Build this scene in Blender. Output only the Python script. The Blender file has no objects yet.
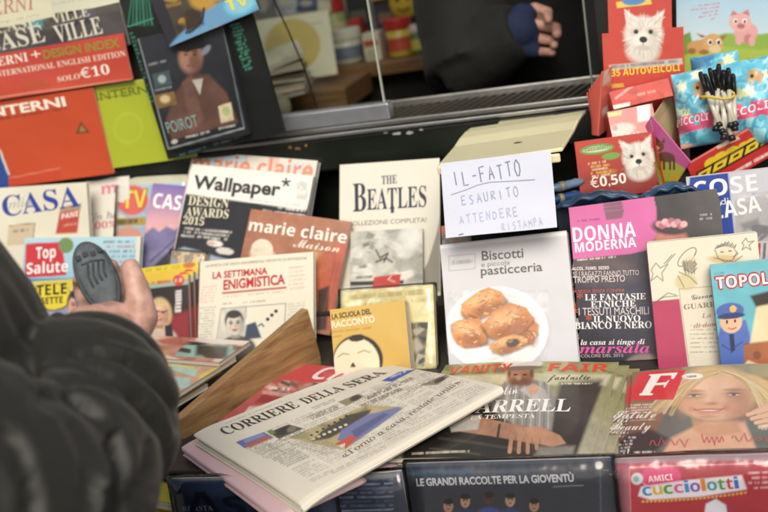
# News-stand counter crowded with magazines, seen over a customer's arm.
import bpy, math, random
import numpy as np
from mathutils import Vector, Matrix
from mathutils.geometry import tessellate_polygon

random.seed(7)
scene = bpy.context.scene
COL = scene.collection
SUN_ELEV, SUN_ROT = math.radians(44), math.radians(163)

# ------------------------------------------------------------------ camera
FPX = 1067.0                                   # focal length in pixels of a 768 px wide picture
_up = np.array([-593.0, 3443.0, 1067.0]); _up /= np.linalg.norm(_up)
_rt = np.array([3787.0, 322.0, 1067.0]); _rt -= _up * _rt.dot(_up); _rt /= np.linalg.norm(_rt)
CAMM = np.array([_rt, np.cross(_up, _rt), _up])    # rows: world axes in camera axes (right, up, back)
CAMP = np.array([0.0, 0.0, 1.55])
cam = bpy.data.cameras.new('camera')
cam.sensor_width = 36.0
cam.lens = FPX / 768.0 * 36.0
cam.clip_start, cam.clip_end = 0.05, 300.0
cam.dof.use_dof = True
cam.dof.focus_distance = 1.24
cam.dof.aperture_fstop = 4.4
camo = bpy.data.objects.new('camera', cam)
COL.objects.link(camo)
_m = Matrix([list(r) for r in CAMM]).to_4x4()
_m.translation = Vector(CAMP)
camo.matrix_world = _m
scene.camera = camo

# ------------------------------------------------------------------ light
world = bpy.data.worlds.new('World')
scene.world = world
world.use_nodes = True
_nt = world.node_tree
_sky = _nt.nodes.new('ShaderNodeTexSky')
_sky.sky_type = 'NISHITA'
_sky.sun_disc = False
_sky.sun_elevation = SUN_ELEV
_sky.sun_rotation = SUN_ROT
_sky.dust_density = 4.0
_sky.ozone_density = 0.4
_nt.links.new(_sky.outputs[0], _nt.nodes['Background'].inputs[0])
_nt.nodes['Background'].inputs[1].default_value = 0.105
sun = bpy.data.lights.new('sun', 'SUN')
sun.energy = 2.2
sun.angle = math.radians(30)
sun.color = (1.0, 0.94, 0.84)
suno = bpy.data.objects.new('sun', sun)
COL.objects.link(suno)
_az = SUN_ROT                                   # sky: rotation 0 = +Y, clockwise seen from above
_sd = Vector((math.sin(_az) * math.cos(SUN_ELEV), math.cos(_az) * math.cos(SUN_ELEV), math.sin(SUN_ELEV)))
suno.rotation_euler = _sd.to_track_quat('Z', 'Y').to_euler()
scene.view_settings.view_transform = 'Standard'
scene.view_settings.look = 'None'
scene.view_settings.exposure = 0.12
scene.view_settings.gamma = 1.0
scene.view_settings.use_curve_mapping = False
scene.cycles.max_bounces = 8
scene.cycles.transparent_max_bounces = 12
scene.cycles.use_denoising = True

# ------------------------------------------------------------------ picture point -> place
def ray(px, py):
    return CAMM @ np.array([(px - 384) / FPX, (256 - py) / FPX, -1.0])
def at_y(px, py, y):
    d = ray(px, py); return CAMP + d * (y / d[1])
def at_z(px, py, z):
    d = ray(px, py); return CAMP + d * ((z - CAMP[2]) / d[2])
def at_d(px, py, dist):
    d = ray(px, py); return CAMP + d * (dist / np.linalg.norm(d))
def proj(P):
    d = (P - CAMP) @ CAMM
    return 384 - FPX * d[..., 0] / d[..., 2], 256 + FPX * d[..., 1] / d[..., 2]

class Plane:
    """a standing or lying sheet's plane: through (y0, z=1.0), leaning back by tilt degrees from level"""
    def __init__(s, y0=None, tilt=74, yaw=0, pts=None):
        if pts is not None:
            a, b, c = [np.array(p) for p in pts]
            n = np.cross(b - a, c - a); s.p = a
        else:
            t, w = math.radians(tilt), math.radians(yaw)
            v = np.array([-math.sin(w) * math.cos(t), math.cos(w) * math.cos(t), math.sin(t)])
            x = np.array([math.cos(w), math.sin(w), 0])
            n = np.cross(x, v); s.p = np.array([0, y0, 1.0])
        n = n / np.linalg.norm(n)
        s.n = n if n.dot(CAMP - s.p) > 0 else -n
    def hit(s, px, py):
        d = ray(px, py); return CAMP + d * ((s.p - CAMP).dot(s.n) / d.dot(s.n))

# ------------------------------------------------------------------ materials
def lin(h, k=1.0):
    r = np.array([int(h[i:i + 2], 16) / 255 for i in (0, 2, 4)])
    r = np.where(r <= 0.04045, r / 12.92, ((r + 0.055) / 1.055) ** 2.4) * k
    return np.minimum(r, 0.86)
_M = {}
def mat(h, rough=0.45, metal=0.0, bump=0.0, bscale=200, vary=0.0, coat=0.0, name=None, k=1.0):
    key = (h, rough, metal, bump, bscale, vary, coat, k)
    if key in _M: return _M[key]
    m = bpy.data.materials.new(name or 'surface_' + h); m.use_nodes = True
    nt = m.node_tree; b = nt.nodes['Principled BSDF']
    c = lin(h, k)
    b.inputs['Base Color'].default_value = (*c, 1)
    b.inputs['Roughness'].default_value = rough
    b.inputs['Metallic'].default_value = metal
    b.inputs['Coat Weight'].default_value = coat
    b.inputs['Coat Roughness'].default_value = 0.15
    if bump or vary:
        tc = nt.nodes.new('ShaderNodeTexCoord')
        nz = nt.nodes.new('ShaderNodeTexNoise')
        nz.inputs['Scale'].default_value = bscale; nz.inputs['Detail'].default_value = 4
        nt.links.new(tc.outputs['Object'], nz.inputs['Vector'])
        if bump:
            bp = nt.nodes.new('ShaderNodeBump'); bp.inputs['Strength'].default_value = bump
            bp.inputs['Distance'].default_value = 0.002
            nt.links.new(nz.outputs['Fac'], bp.inputs['Height']); nt.links.new(bp.outputs['Normal'], b.inputs['Normal'])
        if vary:
            nz2 = nt.nodes.new('ShaderNodeTexNoise'); nz2.inputs['Scale'].default_value = bscale * 0.15
            nz2.inputs['Detail'].default_value = 6
            nt.links.new(tc.outputs['Object'], nz2.inputs['Vector'])
            rp = nt.nodes.new('ShaderNodeMapRange'); rp.inputs['From Min'].default_value = 0.3; rp.inputs['From Max'].default_value = 0.7
            rp.inputs['To Min'].default_value = 1 - vary; rp.inputs['To Max'].default_value = 1 + vary
            nt.links.new(nz2.outputs['Fac'], rp.inputs['Value'])
            mx = nt.nodes.new('ShaderNodeVectorMath'); mx.operation = 'SCALE'
            mx.inputs[0].default_value = tuple(c); nt.links.new(rp.outputs[0], mx.inputs['Scale'])
            nt.links.new(mx.outputs[0], b.inputs['Base Color'])
    _M[key] = m
    return m
def printed(name, rough, coat, grain):
    m = bpy.data.materials.new(name); m.use_nodes = True
    nt = m.node_tree; b = nt.nodes['Principled BSDF']
    a = nt.nodes.new('ShaderNodeAttribute'); a.attribute_name = 'Col'
    nz = nt.nodes.new('ShaderNodeTexNoise'); nz.inputs['Scale'].default_value = 900; nz.inputs['Detail'].default_value = 2
    tc = nt.nodes.new('ShaderNodeTexCoord'); nt.links.new(tc.outputs['Object'], nz.inputs['Vector'])
    rp = nt.nodes.new('ShaderNodeMapRange'); rp.inputs['To Min'].default_value = 1 - grain; rp.inputs['To Max'].default_value = 1 + grain
    nt.links.new(nz.outputs['Fac'], rp.inputs['Value'])
    mx = nt.nodes.new('ShaderNodeVectorMath'); mx.operation = 'SCALE'
    nt.links.new(a.outputs['Color'], mx.inputs[0]); nt.links.new(rp.outputs[0], mx.inputs['Scale'])
    nt.links.new(mx.outputs[0], b.inputs['Base Color'])
    nb = nt.nodes.new('ShaderNodeTexNoise'); nb.inputs['Scale'].default_value = 14; nb.inputs['Detail'].default_value = 2
    nt.links.new(tc.outputs['Object'], nb.inputs['Vector'])
    bp = nt.nodes.new('ShaderNodeBump'); bp.inputs['Strength'].default_value = 0.35; bp.inputs['Distance'].default_value = 0.006
    nt.links.new(nb.outputs['Fac'], bp.inputs['Height']); nt.links.new(bp.outputs['Normal'], b.inputs['Normal'])
    b.inputs['Roughness'].default_value = rough
    b.inputs['Coat Weight'].default_value = coat; b.inputs['Coat Roughness'].default_value = 0.12
    return m
GLOSS = printed('printed_gloss_paper', 0.42, 0.35, 0.05)
MATT = printed('printed_matt_paper', 0.7, 0.0, 0.07)
def paper_edge():
    m = bpy.data.materials.new('paper_edges'); m.use_nodes = True
    nt = m.node_tree; b = nt.nodes['Principled BSDF']; b.inputs['Roughness'].default_value = 0.8
    tc = nt.nodes.new('ShaderNodeTexCoord'); mp = nt.nodes.new('ShaderNodeMapping')
    mp.inputs['Scale'].default_value = (6, 6, 1500)
    nz = nt.nodes.new('ShaderNodeTexNoise'); nz.inputs['Scale'].default_value = 1.0; nz.inputs['Detail'].default_value = 2
    rp = nt.nodes.new('ShaderNodeValToRGB')
    rp.color_ramp.elements[0].position = 0.35; rp.color_ramp.elements[0].color = (0.3, 0.26, 0.22, 1)
    rp.color_ramp.elements[1].position = 0.6; rp.color_ramp.elements[1].color = (0.74, 0.7, 0.62, 1)
    nt.links.new(tc.outputs['Object'], mp.inputs['Vector']); nt.links.new(mp.outputs[0], nz.inputs['Vector'])
    nt.links.new(nz.outputs['Fac'], rp.inputs['Fac']); nt.links.new(rp.outputs[0], b.inputs['Base Color'])
    return m
EDGE = paper_edge()
def film_mat(name, glossw, tint, bump=0.3, bscale=25, rough=0.08):
    m = bpy.data.materials.new(name); m.use_nodes = True
    nt = m.node_tree; nt.nodes.remove(nt.nodes['Principled BSDF'])
    tr = nt.nodes.new('ShaderNodeBsdfTransparent'); tr.inputs[0].default_value = (*tint, 1)
    gl = nt.nodes.new('ShaderNodeBsdfGlossy'); gl.inputs['Roughness'].default_value = rough
    fr = nt.nodes.new('ShaderNodeFresnel'); fr.inputs['IOR'].default_value = 1.45
    ad = nt.nodes.new('ShaderNodeMath'); ad.operation = 'MULTIPLY_ADD'; ad.inputs[1].default_value = 1.0; ad.inputs[2].default_value = glossw
    mx = nt.nodes.new('ShaderNodeMixShader')
    nz = nt.nodes.new('ShaderNodeTexNoise'); nz.inputs['Scale'].default_value = bscale; nz.inputs['Detail'].default_value = 3
    tc = nt.nodes.new('ShaderNodeTexCoord'); nt.links.new(tc.outputs['Object'], nz.inputs['Vector'])
    bp = nt.nodes.new('ShaderNodeBump'); bp.inputs['Strength'].default_value = bump; bp.inputs['Distance'].default_value = 0.01
    nt.links.new(nz.outputs['Fac'], bp.inputs['Height'])
    nt.links.new(bp.outputs['Normal'], gl.inputs['Normal']); nt.links.new(bp.outputs['Normal'], fr.inputs['Normal'])
    nt.links.new(fr.outputs[0], ad.inputs[0]); nt.links.new(ad.outputs[0], mx.inputs[0])
    nt.links.new(tr.outputs[0], mx.inputs[1]); nt.links.new(gl.outputs[0], mx.inputs[2])
    nt.links.new(mx.outputs[0], nt.nodes['Material Output'].inputs[0])
    return m
FILM = film_mat('clear_plastic_film', 0.03, (0.96, 0.97, 0.98), 0.3, 18, 0.14)
GLASS = film_mat('window_glass', 0.0, (0.95, 0.97, 0.95), 0.0)
def wood_mat(name, c0, c1, axis=0, turn=0):
    m = bpy.data.materials.new(name); m.use_nodes = True
    nt = m.node_tree; b = nt.nodes['Principled BSDF']; b.inputs['Roughness'].default_value = 0.5
    tc = nt.nodes.new('ShaderNodeTexCoord'); mp = nt.nodes.new('ShaderNodeMapping')
    s = [60, 60, 60]; s[axis] = 5; mp.inputs['Scale'].default_value = s
    nz = nt.nodes.new('ShaderNodeTexNoise'); nz.inputs['Scale'].default_value = 2.2; nz.inputs['Detail'].default_value = 6; nz.inputs['Distortion'].default_value = 0.6
    rp = nt.nodes.new('ShaderNodeValToRGB')
    rp.color_ramp.elements[0].position = 0.3; rp.color_ramp.elements[0].color = (*lin(c0), 1)
    rp.color_ramp.elements[1].position = 0.7; rp.color_ramp.elements[1].color = (*lin(c1), 1)
    m0 = nt.nodes.new('ShaderNodeMapping'); m0.inputs['Rotation'].default_value = (0, 0, -math.radians(turn))
    nt.links.new(tc.outputs['Object'], m0.inputs['Vector']); nt.links.new(m0.outputs[0], mp.inputs['Vector']); nt.links.new(mp.outputs[0], nz.inputs['Vector'])
    nt.links.new(nz.outputs['Fac'], rp.inputs['Fac']); nt.links.new(rp.outputs[0], b.inputs['Base Color'])
    bp = nt.nodes.new('ShaderNodeBump'); bp.inputs['Strength'].default_value = 0.2; bp.inputs['Distance'].default_value = 0.001
    nt.links.new(nz.outputs['Fac'], bp.inputs['Height']); nt.links.new(bp.outputs['Normal'], b.inputs['Normal'])
    return m
WOOD = wood_mat('brown_wood', '5f4128', '8f6a42')

# ------------------------------------------------------------------ lettering: glyph outlines from Blender's own font
_STY = {'serif': (0x1D400, 0x1D41A, 0x1D7CE), 'serifi': (0x1D434, 0x1D44E, None), 'serifbi': (0x1D468, 0x1D482, None),
        'bold': (0x1D5D4, 0x1D5EE, 0x1D7EC), 'boldi': (0x1D63C, 0x1D656, None), 'script': (0x1D4D0, 0x1D4EA, None)}
_tc = bpy.data.curves.new('lettering', 'FONT'); _tc.resolution_u = 3
_to = bpy.data.objects.new('lettering', _tc)
_G = {}
def _eval(body, offset=0.0):
    _tc.body = body; _tc.offset = offset
    dg = bpy.context.evaluated_depsgraph_get(); dg.update()
    e = _to.evaluated_get(dg); me = e.to_mesh()
    me.calc_loop_triangles()
    v = np.empty(len(me.vertices) * 3); me.vertices.foreach_get('co', v)
    t = np.empty(len(me.loop_triangles) * 3, dtype=np.int32); me.loop_triangles.foreach_get('vertices', t)
    e.to_mesh_clear()
    return v.reshape(-1, 3)[:, :2].copy(), t.reshape(-1, 3).copy()
def glyphs(s, style='sans'):
    """(verts, tris): x scaled to 0..1 over the ink width, y in cap heights"""
    key = (s, style)
    if key in _G: return _G[key]
    off = {'sansm': 0.012, 'sansx': 0.03}.get(style, 0.0)
    def conv(t):
        if style not in _STY: return t
        U, L, D = _STY[style]; r = ''
        for ch in t:
            if 'A' <= ch <= 'Z': r += chr(U + ord(ch) - 65)
            elif 'a' <= ch <= 'z': r += 'ℎ' if (style == 'serifi' and ch == 'h') else chr(L + ord(ch) - 97)
            elif '0' <= ch <= '9' and D: r += chr(D + ord(ch) - 48)
            else: r += ch
        return r
    if ('cap', style) not in _G:
        hv, _t = _eval(conv('H'), off); _G[('cap', style)] = hv[:, 1].max()
    v, t = _eval(conv(s), off)
    v = v / _G[('cap', style)]
    v[:, 0] -= v[:, 0].min(); v[:, 0] /= max(v[:, 0].max(), 1e-6)
    _G[key] = (v, t)
    return _G[key]
COL.objects.link(_to)

# ------------------------------------------------------------------ mesh helpers
class MB:
    def __init__(s): s.v, s.f, s.mi, s.mats = [], [], [], []
    def slot(s, m):
        if m not in s.mats: s.mats.append(m)
        return s.mats.index(m)
    def add(s, verts, faces, m):
        o = len(s.v); k = s.slot(m)
        s.v += [tuple(map(float, p)) for p in verts]
        s.f += [tuple(int(i) + o for i in f) for f in faces]
        s.mi += [k] * len(faces)
    def box(s, lo, hi, m):
        x0, y0, z0 = lo; x1, y1, z1 = hi
        s.add([(x0, y0, z0), (x1, y0, z0), (x1, y1, z0), (x0, y1, z0), (x0, y0, z1), (x1, y0, z1), (x1, y1, z1), (x0, y1, z1)],
              [(0, 3, 2, 1), (4, 5, 6, 7), (0, 1, 5, 4), (1, 2, 6, 5), (2, 3, 7, 6), (3, 0, 4, 7)], m)
    def hexa(s, bottom, top, m):
        s.add(list(bottom) + list(top), [(3, 2, 1, 0), (4, 5, 6, 7), (0, 1, 5, 4), (1, 2, 6, 5), (2, 3, 7, 6), (3, 0, 4, 7)], m)
    def lathe(s, c, prof, m, n=24):
        vs = [(c[0] + r * math.cos(2 * math.pi * i / n), c[1] + r * math.sin(2 * math.pi * i / n), c[2] + z) for r, z in prof for i in range(n)]
        fs = [(j * n + i, j * n + (i + 1) % n, (j + 1) * n + (i + 1) % n, (j + 1) * n + i) for j in range(len(prof) - 1) for i in range(n)]
        fs += [tuple(range(n))[::-1], tuple((len(prof) - 1) * n + i for i in range(n))]
        s.add(vs, fs, m)
    def tube(s, pts, rad, m, n=10, fn=None):
        P = [Vector(p) for p in pts]; vs = []
        prev = None
        for i, p in enumerate(P):
            d = (P[min(i + 1, len(P) - 1)] - P[max(i - 1, 0)]).normalized()
            a = (prev - d * prev.dot(d)) if prev else d.orthogonal()
            a.normalize(); prev = a; b = d.cross(a)
            r = rad[i] if hasattr(rad, '__len__') else rad
            for k in range(n):
                t = 2 * math.pi * k / n
                q = (a * math.cos(t) + b * math.sin(t))
                rr = r * (fn(i, t) if fn else 1)
                vs.append(p + q * rr)
        fs = [(i * n + k, i * n + (k + 1) % n, (i + 1) * n + (k + 1) % n, (i + 1) * n + k) for i in range(len(P) - 1) for k in range(n)]
        fs += [tuple(range(n))[::-1], tuple((len(P) - 1) * n + k for k in range(n))]
        s.add(vs, fs, m)
    def ball(s, c, r, m, n=12, sc=(1, 1, 1)):
        vs, fs = [], []
        for j in range(1, n // 2):
            ph = math.pi * j / (n // 2)
            vs += [(c[0] + r * sc[0] * math.sin(ph) * math.cos(2 * math.pi * i / n), c[1] + r * sc[1] * math.sin(ph) * math.sin(2 * math.pi * i / n), c[2] + r * sc[2] * math.cos(ph)) for i in range(n)]
        k = n // 2 - 1
        fs = [(j * n + i, (j + 1) * n + i, (j + 1) * n + (i + 1) % n, j * n + (i + 1) % n) for j in range(k - 1) for i in range(n)]
        t = len(vs); vs += [(c[0], c[1], c[2] + r * sc[2]), (c[0], c[1], c[2] - r * sc[2])]
        fs += [(t, i, (i + 1) % n) for i in range(n)] + [(t + 1, (k - 1) * n + (i + 1) % n, (k - 1) * n + i) for i in range(n)]
        s.add(vs, fs, m)
    def build(s, name, parent=None, smooth=False, bevel=0.0):
        me = bpy.data.meshes.new(name)
        me.from_pydata(s.v, [], s.f)
        for m in s.mats: me.materials.append(m)
        me.polygons.foreach_set('material_index', s.mi)
        if smooth: me.polygons.foreach_set('use_smooth', [True] * len(s.f))
        me.update()
        o = bpy.data.objects.new(name, me); COL.objects.link(o)
        if parent: o.parent = parent
        if bevel:
            b = o.modifiers.new('bevel', 'BEVEL'); b.width = bevel; b.segments = 2; b.limit_method = 'ANGLE'
        return o
def tag(o, label, cat, group=None):
    o['label'] = label; o['category'] = cat
    if group: o['group'] = group
    return o
def empty(name, label, cat, loc=(0, 0, 0), group=None):
    o = bpy.data.objects.new(name, None); COL.objects.link(o); o.location = loc; o.empty_display_size = 0.02
    return tag(o, label, cat, group)
def dup(root, M, label, group=None):
    def cp(o, par):
        c = o.copy(); COL.objects.link(c); c.parent = par
        for ch in o.children: cp(ch, c)
        return c
    r = cp(root, None); r.matrix_world = M
    r['label'] = label
    if group: r['group'] = group
    return r

# ------------------------------------------------------------------ printing on a cover
_rng = np.random.RandomState(3)
def vnoise(X, Y, scale, seed):
    r = np.random.RandomState(seed).rand(64, 64)
    x, y = X / scale, Y / scale
    i, j = np.floor(x).astype(int), np.floor(y).astype(int)
    fx, fy = x - i, y - j
    fx, fy = fx * fx * (3 - 2 * fx), fy * fy * (3 - 2 * fy)
    g = lambda a, b: r[a % 64, b % 64]
    return (g(i, j) * (1 - fx) + g(i + 1, j) * fx) * (1 - fy) + (g(i, j + 1) * (1 - fx) + g(i + 1, j + 1) * fx) * fy
class Art:
    """colours of a printed sheet, laid down like ink; coordinates are those of the survey picture of the cover"""
    def __init__(s, X, Y, base):
        s.X, s.Y = X, Y
        s.C = np.empty(X.shape + (3,)); s.C[:] = lin(base)
    def mix(s, m, col):
        s.C += (lin(col) - s.C) * np.clip(m, 0, 1)[..., None]
    def pmask(s, pts, soft=0.8):
        X, Y = s.X, s.Y; n = len(pts)
        d = np.full(X.shape, 1e9); ins = np.zeros(X.shape, bool)
        for k in range(n):
            (x0, y0), (x1, y1) = pts[k], pts[(k + 1) % n]
            ex, ey = x1 - x0, y1 - y0
            t = np.clip(((X - x0) * ex + (Y - y0) * ey) / (ex * ex + ey * ey + 1e-9), 0, 1)
            d = np.minimum(d, np.hypot(X - x0 - t * ex, Y - y0 - t * ey))
            c = ((y0 > Y) != (y1 > Y))
            if abs(ey) > 1e-9: ins ^= c & (X < ex * (Y - y0) / ey + x0)
        return np.clip(np.where(ins, d, -d) / soft + 0.5, 0, 1)
    def poly(s, pts, col, soft=0.8, a=1.0): s.mix(s.pmask(pts, soft) * a, col); return s
    def rect(s, x0, y0, x1, y1, col, sk=0.0, soft=0.8, a=1.0):
        """box whose horizontal edges climb by sk px per px"""
        k = (x1 - x0) * sk
        return s.poly([(x0, y0), (x1, y0 - k), (x1, y1 - k), (x0, y1)], col, soft, a)
    def emask(s, cx, cy, rx, ry, ang=0, soft=0.15):
        t = math.radians(ang); dx, dy = s.X - cx, s.Y - cy
        x, y = dx * math.cos(t) + dy * math.sin(t), -dx * math.sin(t) + dy * math.cos(t)
        r = np.sqrt((x / rx) ** 2 + (y / ry) ** 2)
        return np.clip((1 - r) / max(soft, 0.02) + 0.5, 0, 1)
    def ell(s, cx, cy, rx, ry, col, ang=0, soft=0.15, a=1.0): s.mix(s.emask(cx, cy, rx, ry, ang, soft) * a, col); return s
    def line(s, pts, w, col, a=1.0):
        d = np.full(s.X.shape, 1e9)
        for (x0, y0), (x1, y1) in zip(pts[:-1], pts[1:]):
            ex, ey = x1 - x0, y1 - y0
            t = np.clip(((s.X - x0) * ex + (s.Y - y0) * ey) / (ex * ex + ey * ey + 1e-9), 0, 1)
            d = np.minimum(d, np.hypot(s.X - x0 - t * ex, s.Y - y0 - t * ey))
        s.mix(np.clip((w / 2 - d) / 0.7 + 0.5, 0, 1) * a, col); return s
    def grad(s, p0, p1, c0, c1, pts=None, a=1.0):
        ex, ey = p1[0] - p0[0], p1[1] - p0[1]
        t = np.clip(((s.X - p0[0]) * ex + (s.Y - p0[1]) * ey) / (ex * ex + ey * ey), 0, 1)[..., None]
        m = (s.pmask(pts) if pts else np.ones(s.X.shape)) * a
        s.C += (lin(c0) * (1 - t) + lin(c1) * t - s.C) * m[..., None]; return s
    def noise(s, scale, amp, seed=1, pts=None):
        m = s.pmask(pts) if pts else 1.0
        s.C *= (1 + amp * m * (vnoise(s.X, s.Y, scale, seed) * 2 - 1))[..., None]; s.C = np.clip(s.C, 0.002, 0.86); return s
    def blotch(s, pts, cols, scale, seed=1, a=1.0):
        m = s.pmask(pts) if pts else np.ones(s.X.shape)
        n = vnoise(s.X, s.Y, scale, seed) * 0.6 + vnoise(s.X + 31, s.Y + 17, scale * 0.45, seed + 5) * 0.4
        n = np.clip((n - 0.2) / 0.6, 0, 0.999) * len(cols)
        k = n.astype(int)
        for i, c in enumerate(cols): s.mix((k == i) * m * a, c)
        return s
    def collage(s, pts, cols, n, size, seed=1, a=.95, flat=.6):
        """a busy printed picture: overlapping soft shapes and strips"""
        r = random.Random(seed); m = s.pmask(pts) if pts else np.ones(s.X.shape)
        xs, ys = [p[0] for p in pts] if pts else (s.X.min(), s.X.max()), [p[1] for p in pts] if pts else (s.Y.min(), s.Y.max())
        for k in range(n):
            cx, cy, w, h, an = r.uniform(min(xs), max(xs)), r.uniform(min(ys), max(ys)), size * r.uniform(.5, 1.5), size * r.uniform(.25, 1) * flat, r.uniform(-40, 40)
            if r.random() < .55: e = s.emask(cx, cy, w, h, an, r.choice((.1, .3, .8)))
            else:
                t = math.radians(an); u, v = (math.cos(t) * w, math.sin(t) * w), (-math.sin(t) * h, math.cos(t) * h)
                e = s.pmask([(cx - u[0] - v[0], cy - u[1] - v[1]), (cx + u[0] - v[0], cy + u[1] - v[1]), (cx + u[0] + v[0], cy + u[1] + v[1]), (cx - u[0] + v[0], cy - u[1] + v[1])], r.choice((.8, 2, 4)))
            s.mix(e * m * a, r.choice(cols))
        return s.photo(pts, seed, .6)
    def dash(s, p0, p1, h, col, a=0.8, cw=None, seed=0):
        """a line of print too small to read"""
        ex, ey = p1[0] - p0[0], p1[1] - p0[1]; L = math.hypot(ex, ey); ex /= L; ey /= L
        t = (s.X - p0[0]) * ex + (s.Y - p0[1]) * ey; d = -(s.X - p0[0]) * ey + (s.Y - p0[1]) * ex
        cw = cw or h * 0.6
        r = np.random.RandomState(seed + int(p0[0] * 7 + p0[1] * 13)); seq = (r.rand(512) > 0.2) * (0.5 + 0.5 * r.rand(512))
        m = ((t > 0) & (t < L)) * seq[np.clip((t / cw).astype(int), 0, 511)] * np.clip((h / 2 - np.abs(d + h / 2)) / 0.6 + 0.5, 0, 1)
        s.mix(m * a, col); return s
    def para(s, x0, y0, x1, y1, n, col, sk=0.0, h=None, a=0.7):
        st = (y1 - y0) / n
        for i in range(n):
            y = y0 + st * (i + 1); e = x1 - (0 if i < n - 1 else (x1 - x0) * 0.35)
            s.dash((x0, y), (e, y - (e - x0) * sk), h or st * 0.55, col, a, seed=i)
        return s
    def photo(s, pts=None, seed=1, k=1.0):
        """the tonal unevenness of a printed photograph"""
        for sc, am in ((13, .16), (5, .10), (2.1, .08)): s.noise(sc, am * k, seed + int(sc), pts)
        return s
    def face(s, cx, cy, w, h, skin='d9a68a', hair='6b4a2f', ang=0, fem=False, bg=None, smile=True, coat=None):
        t = math.radians(ang); q = lambda x, y: (cx + (x * math.cos(t) - y * math.sin(t)), cy + (x * math.sin(t) + y * math.cos(t)))
        dk = '%02x%02x%02x' % tuple(int(int(skin[i:i + 2], 16) * 0.72) for i in (0, 2, 4))
        if coat: s.ell(*q(0, h * 2.35), w * 2.3, h * 1.25, coat, ang)
        if fem: s.ell(*q(0, h * 0.15), w * 1.45, h * 1.45, hair, ang, 0.25)
        s.poly([q(-w * .45, h * .5), q(w * .45, h * .5), q(w * .5, h * 1.35), q(-w * .5, h * 1.35)], dk, 1.0)
        s.ell(*q(0, -h * 0.28), w * 1.13, h * 0.98, hair, ang, 0.2)
        s.ell(*q(0, h * 0.08), w * 0.98, h * 0.98, skin, ang, 0.2)
        s.ell(*q(w * .75, h * .25), w * .45, h * .75, dk, ang, 0.9, 0.75); s.ell(*q(-w * .2, -h * .35), w * .5, h * .3, 'f0d0bc' if skin > 'b' else skin, ang, 1.0, .35)
        for k in range(9): s.line([q(-w * (1.0 - k * .25), -h * (.95 - abs(k - 4) * .02)), q(-w * (1.15 - k * .29), -h * (.35 if k in (0, 8) else .72))], .7, dk, .35)
        for sx in (-1, 1): s.ell(*q(sx * w * .4, -h * .1), w * .3, h * .16, dk, ang, 0.9, .6)
        s.ell(*q(0, -h * 0.86), w * 0.85, h * 0.36, hair, ang, 0.3)
        for sx in (-1, 1):
            s.ell(*q(sx * w * .4, -h * .06), w * .17, h * .075, '2b211d', ang, 0.5)
            s.ell(*q(sx * w * .42, -h * .25), w * .25, h * .05, hair, ang + sx * 6, 0.7, 0.8)
            s.ell(*q(sx * w * .5, h * .3), w * .25, h * .18, 'd98a78', ang, 1.0, 0.3)
        s.ell(*q(w * .07, h * .25), w * .13, h * .13, dk, ang, 0.9, 0.7)
        s.ell(*q(0, h * .55), w * .36, h * .1, 'a8504a', ang, 0.4)
        if smile: s.ell(*q(0, h * .53), w * .24, h * .035, 'e0d2c4', ang, 0.7)
        s.ell(*q(0, h * .72), w * .3, h * .08, dk, ang, 1.0, .5)
        s.photo([q(-w * 1.6, -h * 1.6), q(w * 1.6, -h * 1.6), q(w * 1.6, h * 1.6), q(-w * 1.6, h * 1.6)], int(cx), .8)
        return s

def ramp_box(w, h, t, nx, ny, bend):
    """a slab of w x h with its face at z = 0 (+bend) and its back at -t, as a grid"""
    us, vs = np.linspace(0, w, nx + 1), np.linspace(0, h, ny + 1)
    V, F = [], []
    for zz in (0.0, -t):
        for v in vs:
            for u in us: V.append((u, v, zz + (bend(u, v) if bend else 0.0)))
    n = (nx + 1) * (ny + 1); I = lambda i, j, k: k * n + j * (nx + 1) + i
    for j in range(ny):
        for i in range(nx):
            F.append((I(i, j, 0), I(i + 1, j, 0), I(i + 1, j + 1, 0), I(i, j + 1, 0)))
            F.append((I(i, j, 1), I(i, j + 1, 1), I(i + 1, j + 1, 1), I(i + 1, j, 1)))
    for i in range(nx):
        F.append((I(i, 0, 1), I(i + 1, 0, 1), I(i + 1, 0, 0), I(i, 0, 0))); F.append((I(i, ny, 0), I(i + 1, ny, 0), I(i + 1, ny, 1), I(i, ny, 1)))
    for j in range(ny):
        F.append((I(0, j, 0), I(0, j + 1, 0), I(0, j + 1, 1), I(0, j, 1))); F.append((I(nx, j, 1), I(nx, j + 1, 1), I(nx, j + 1, 0), I(nx, j, 0)))
    return V, F

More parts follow.
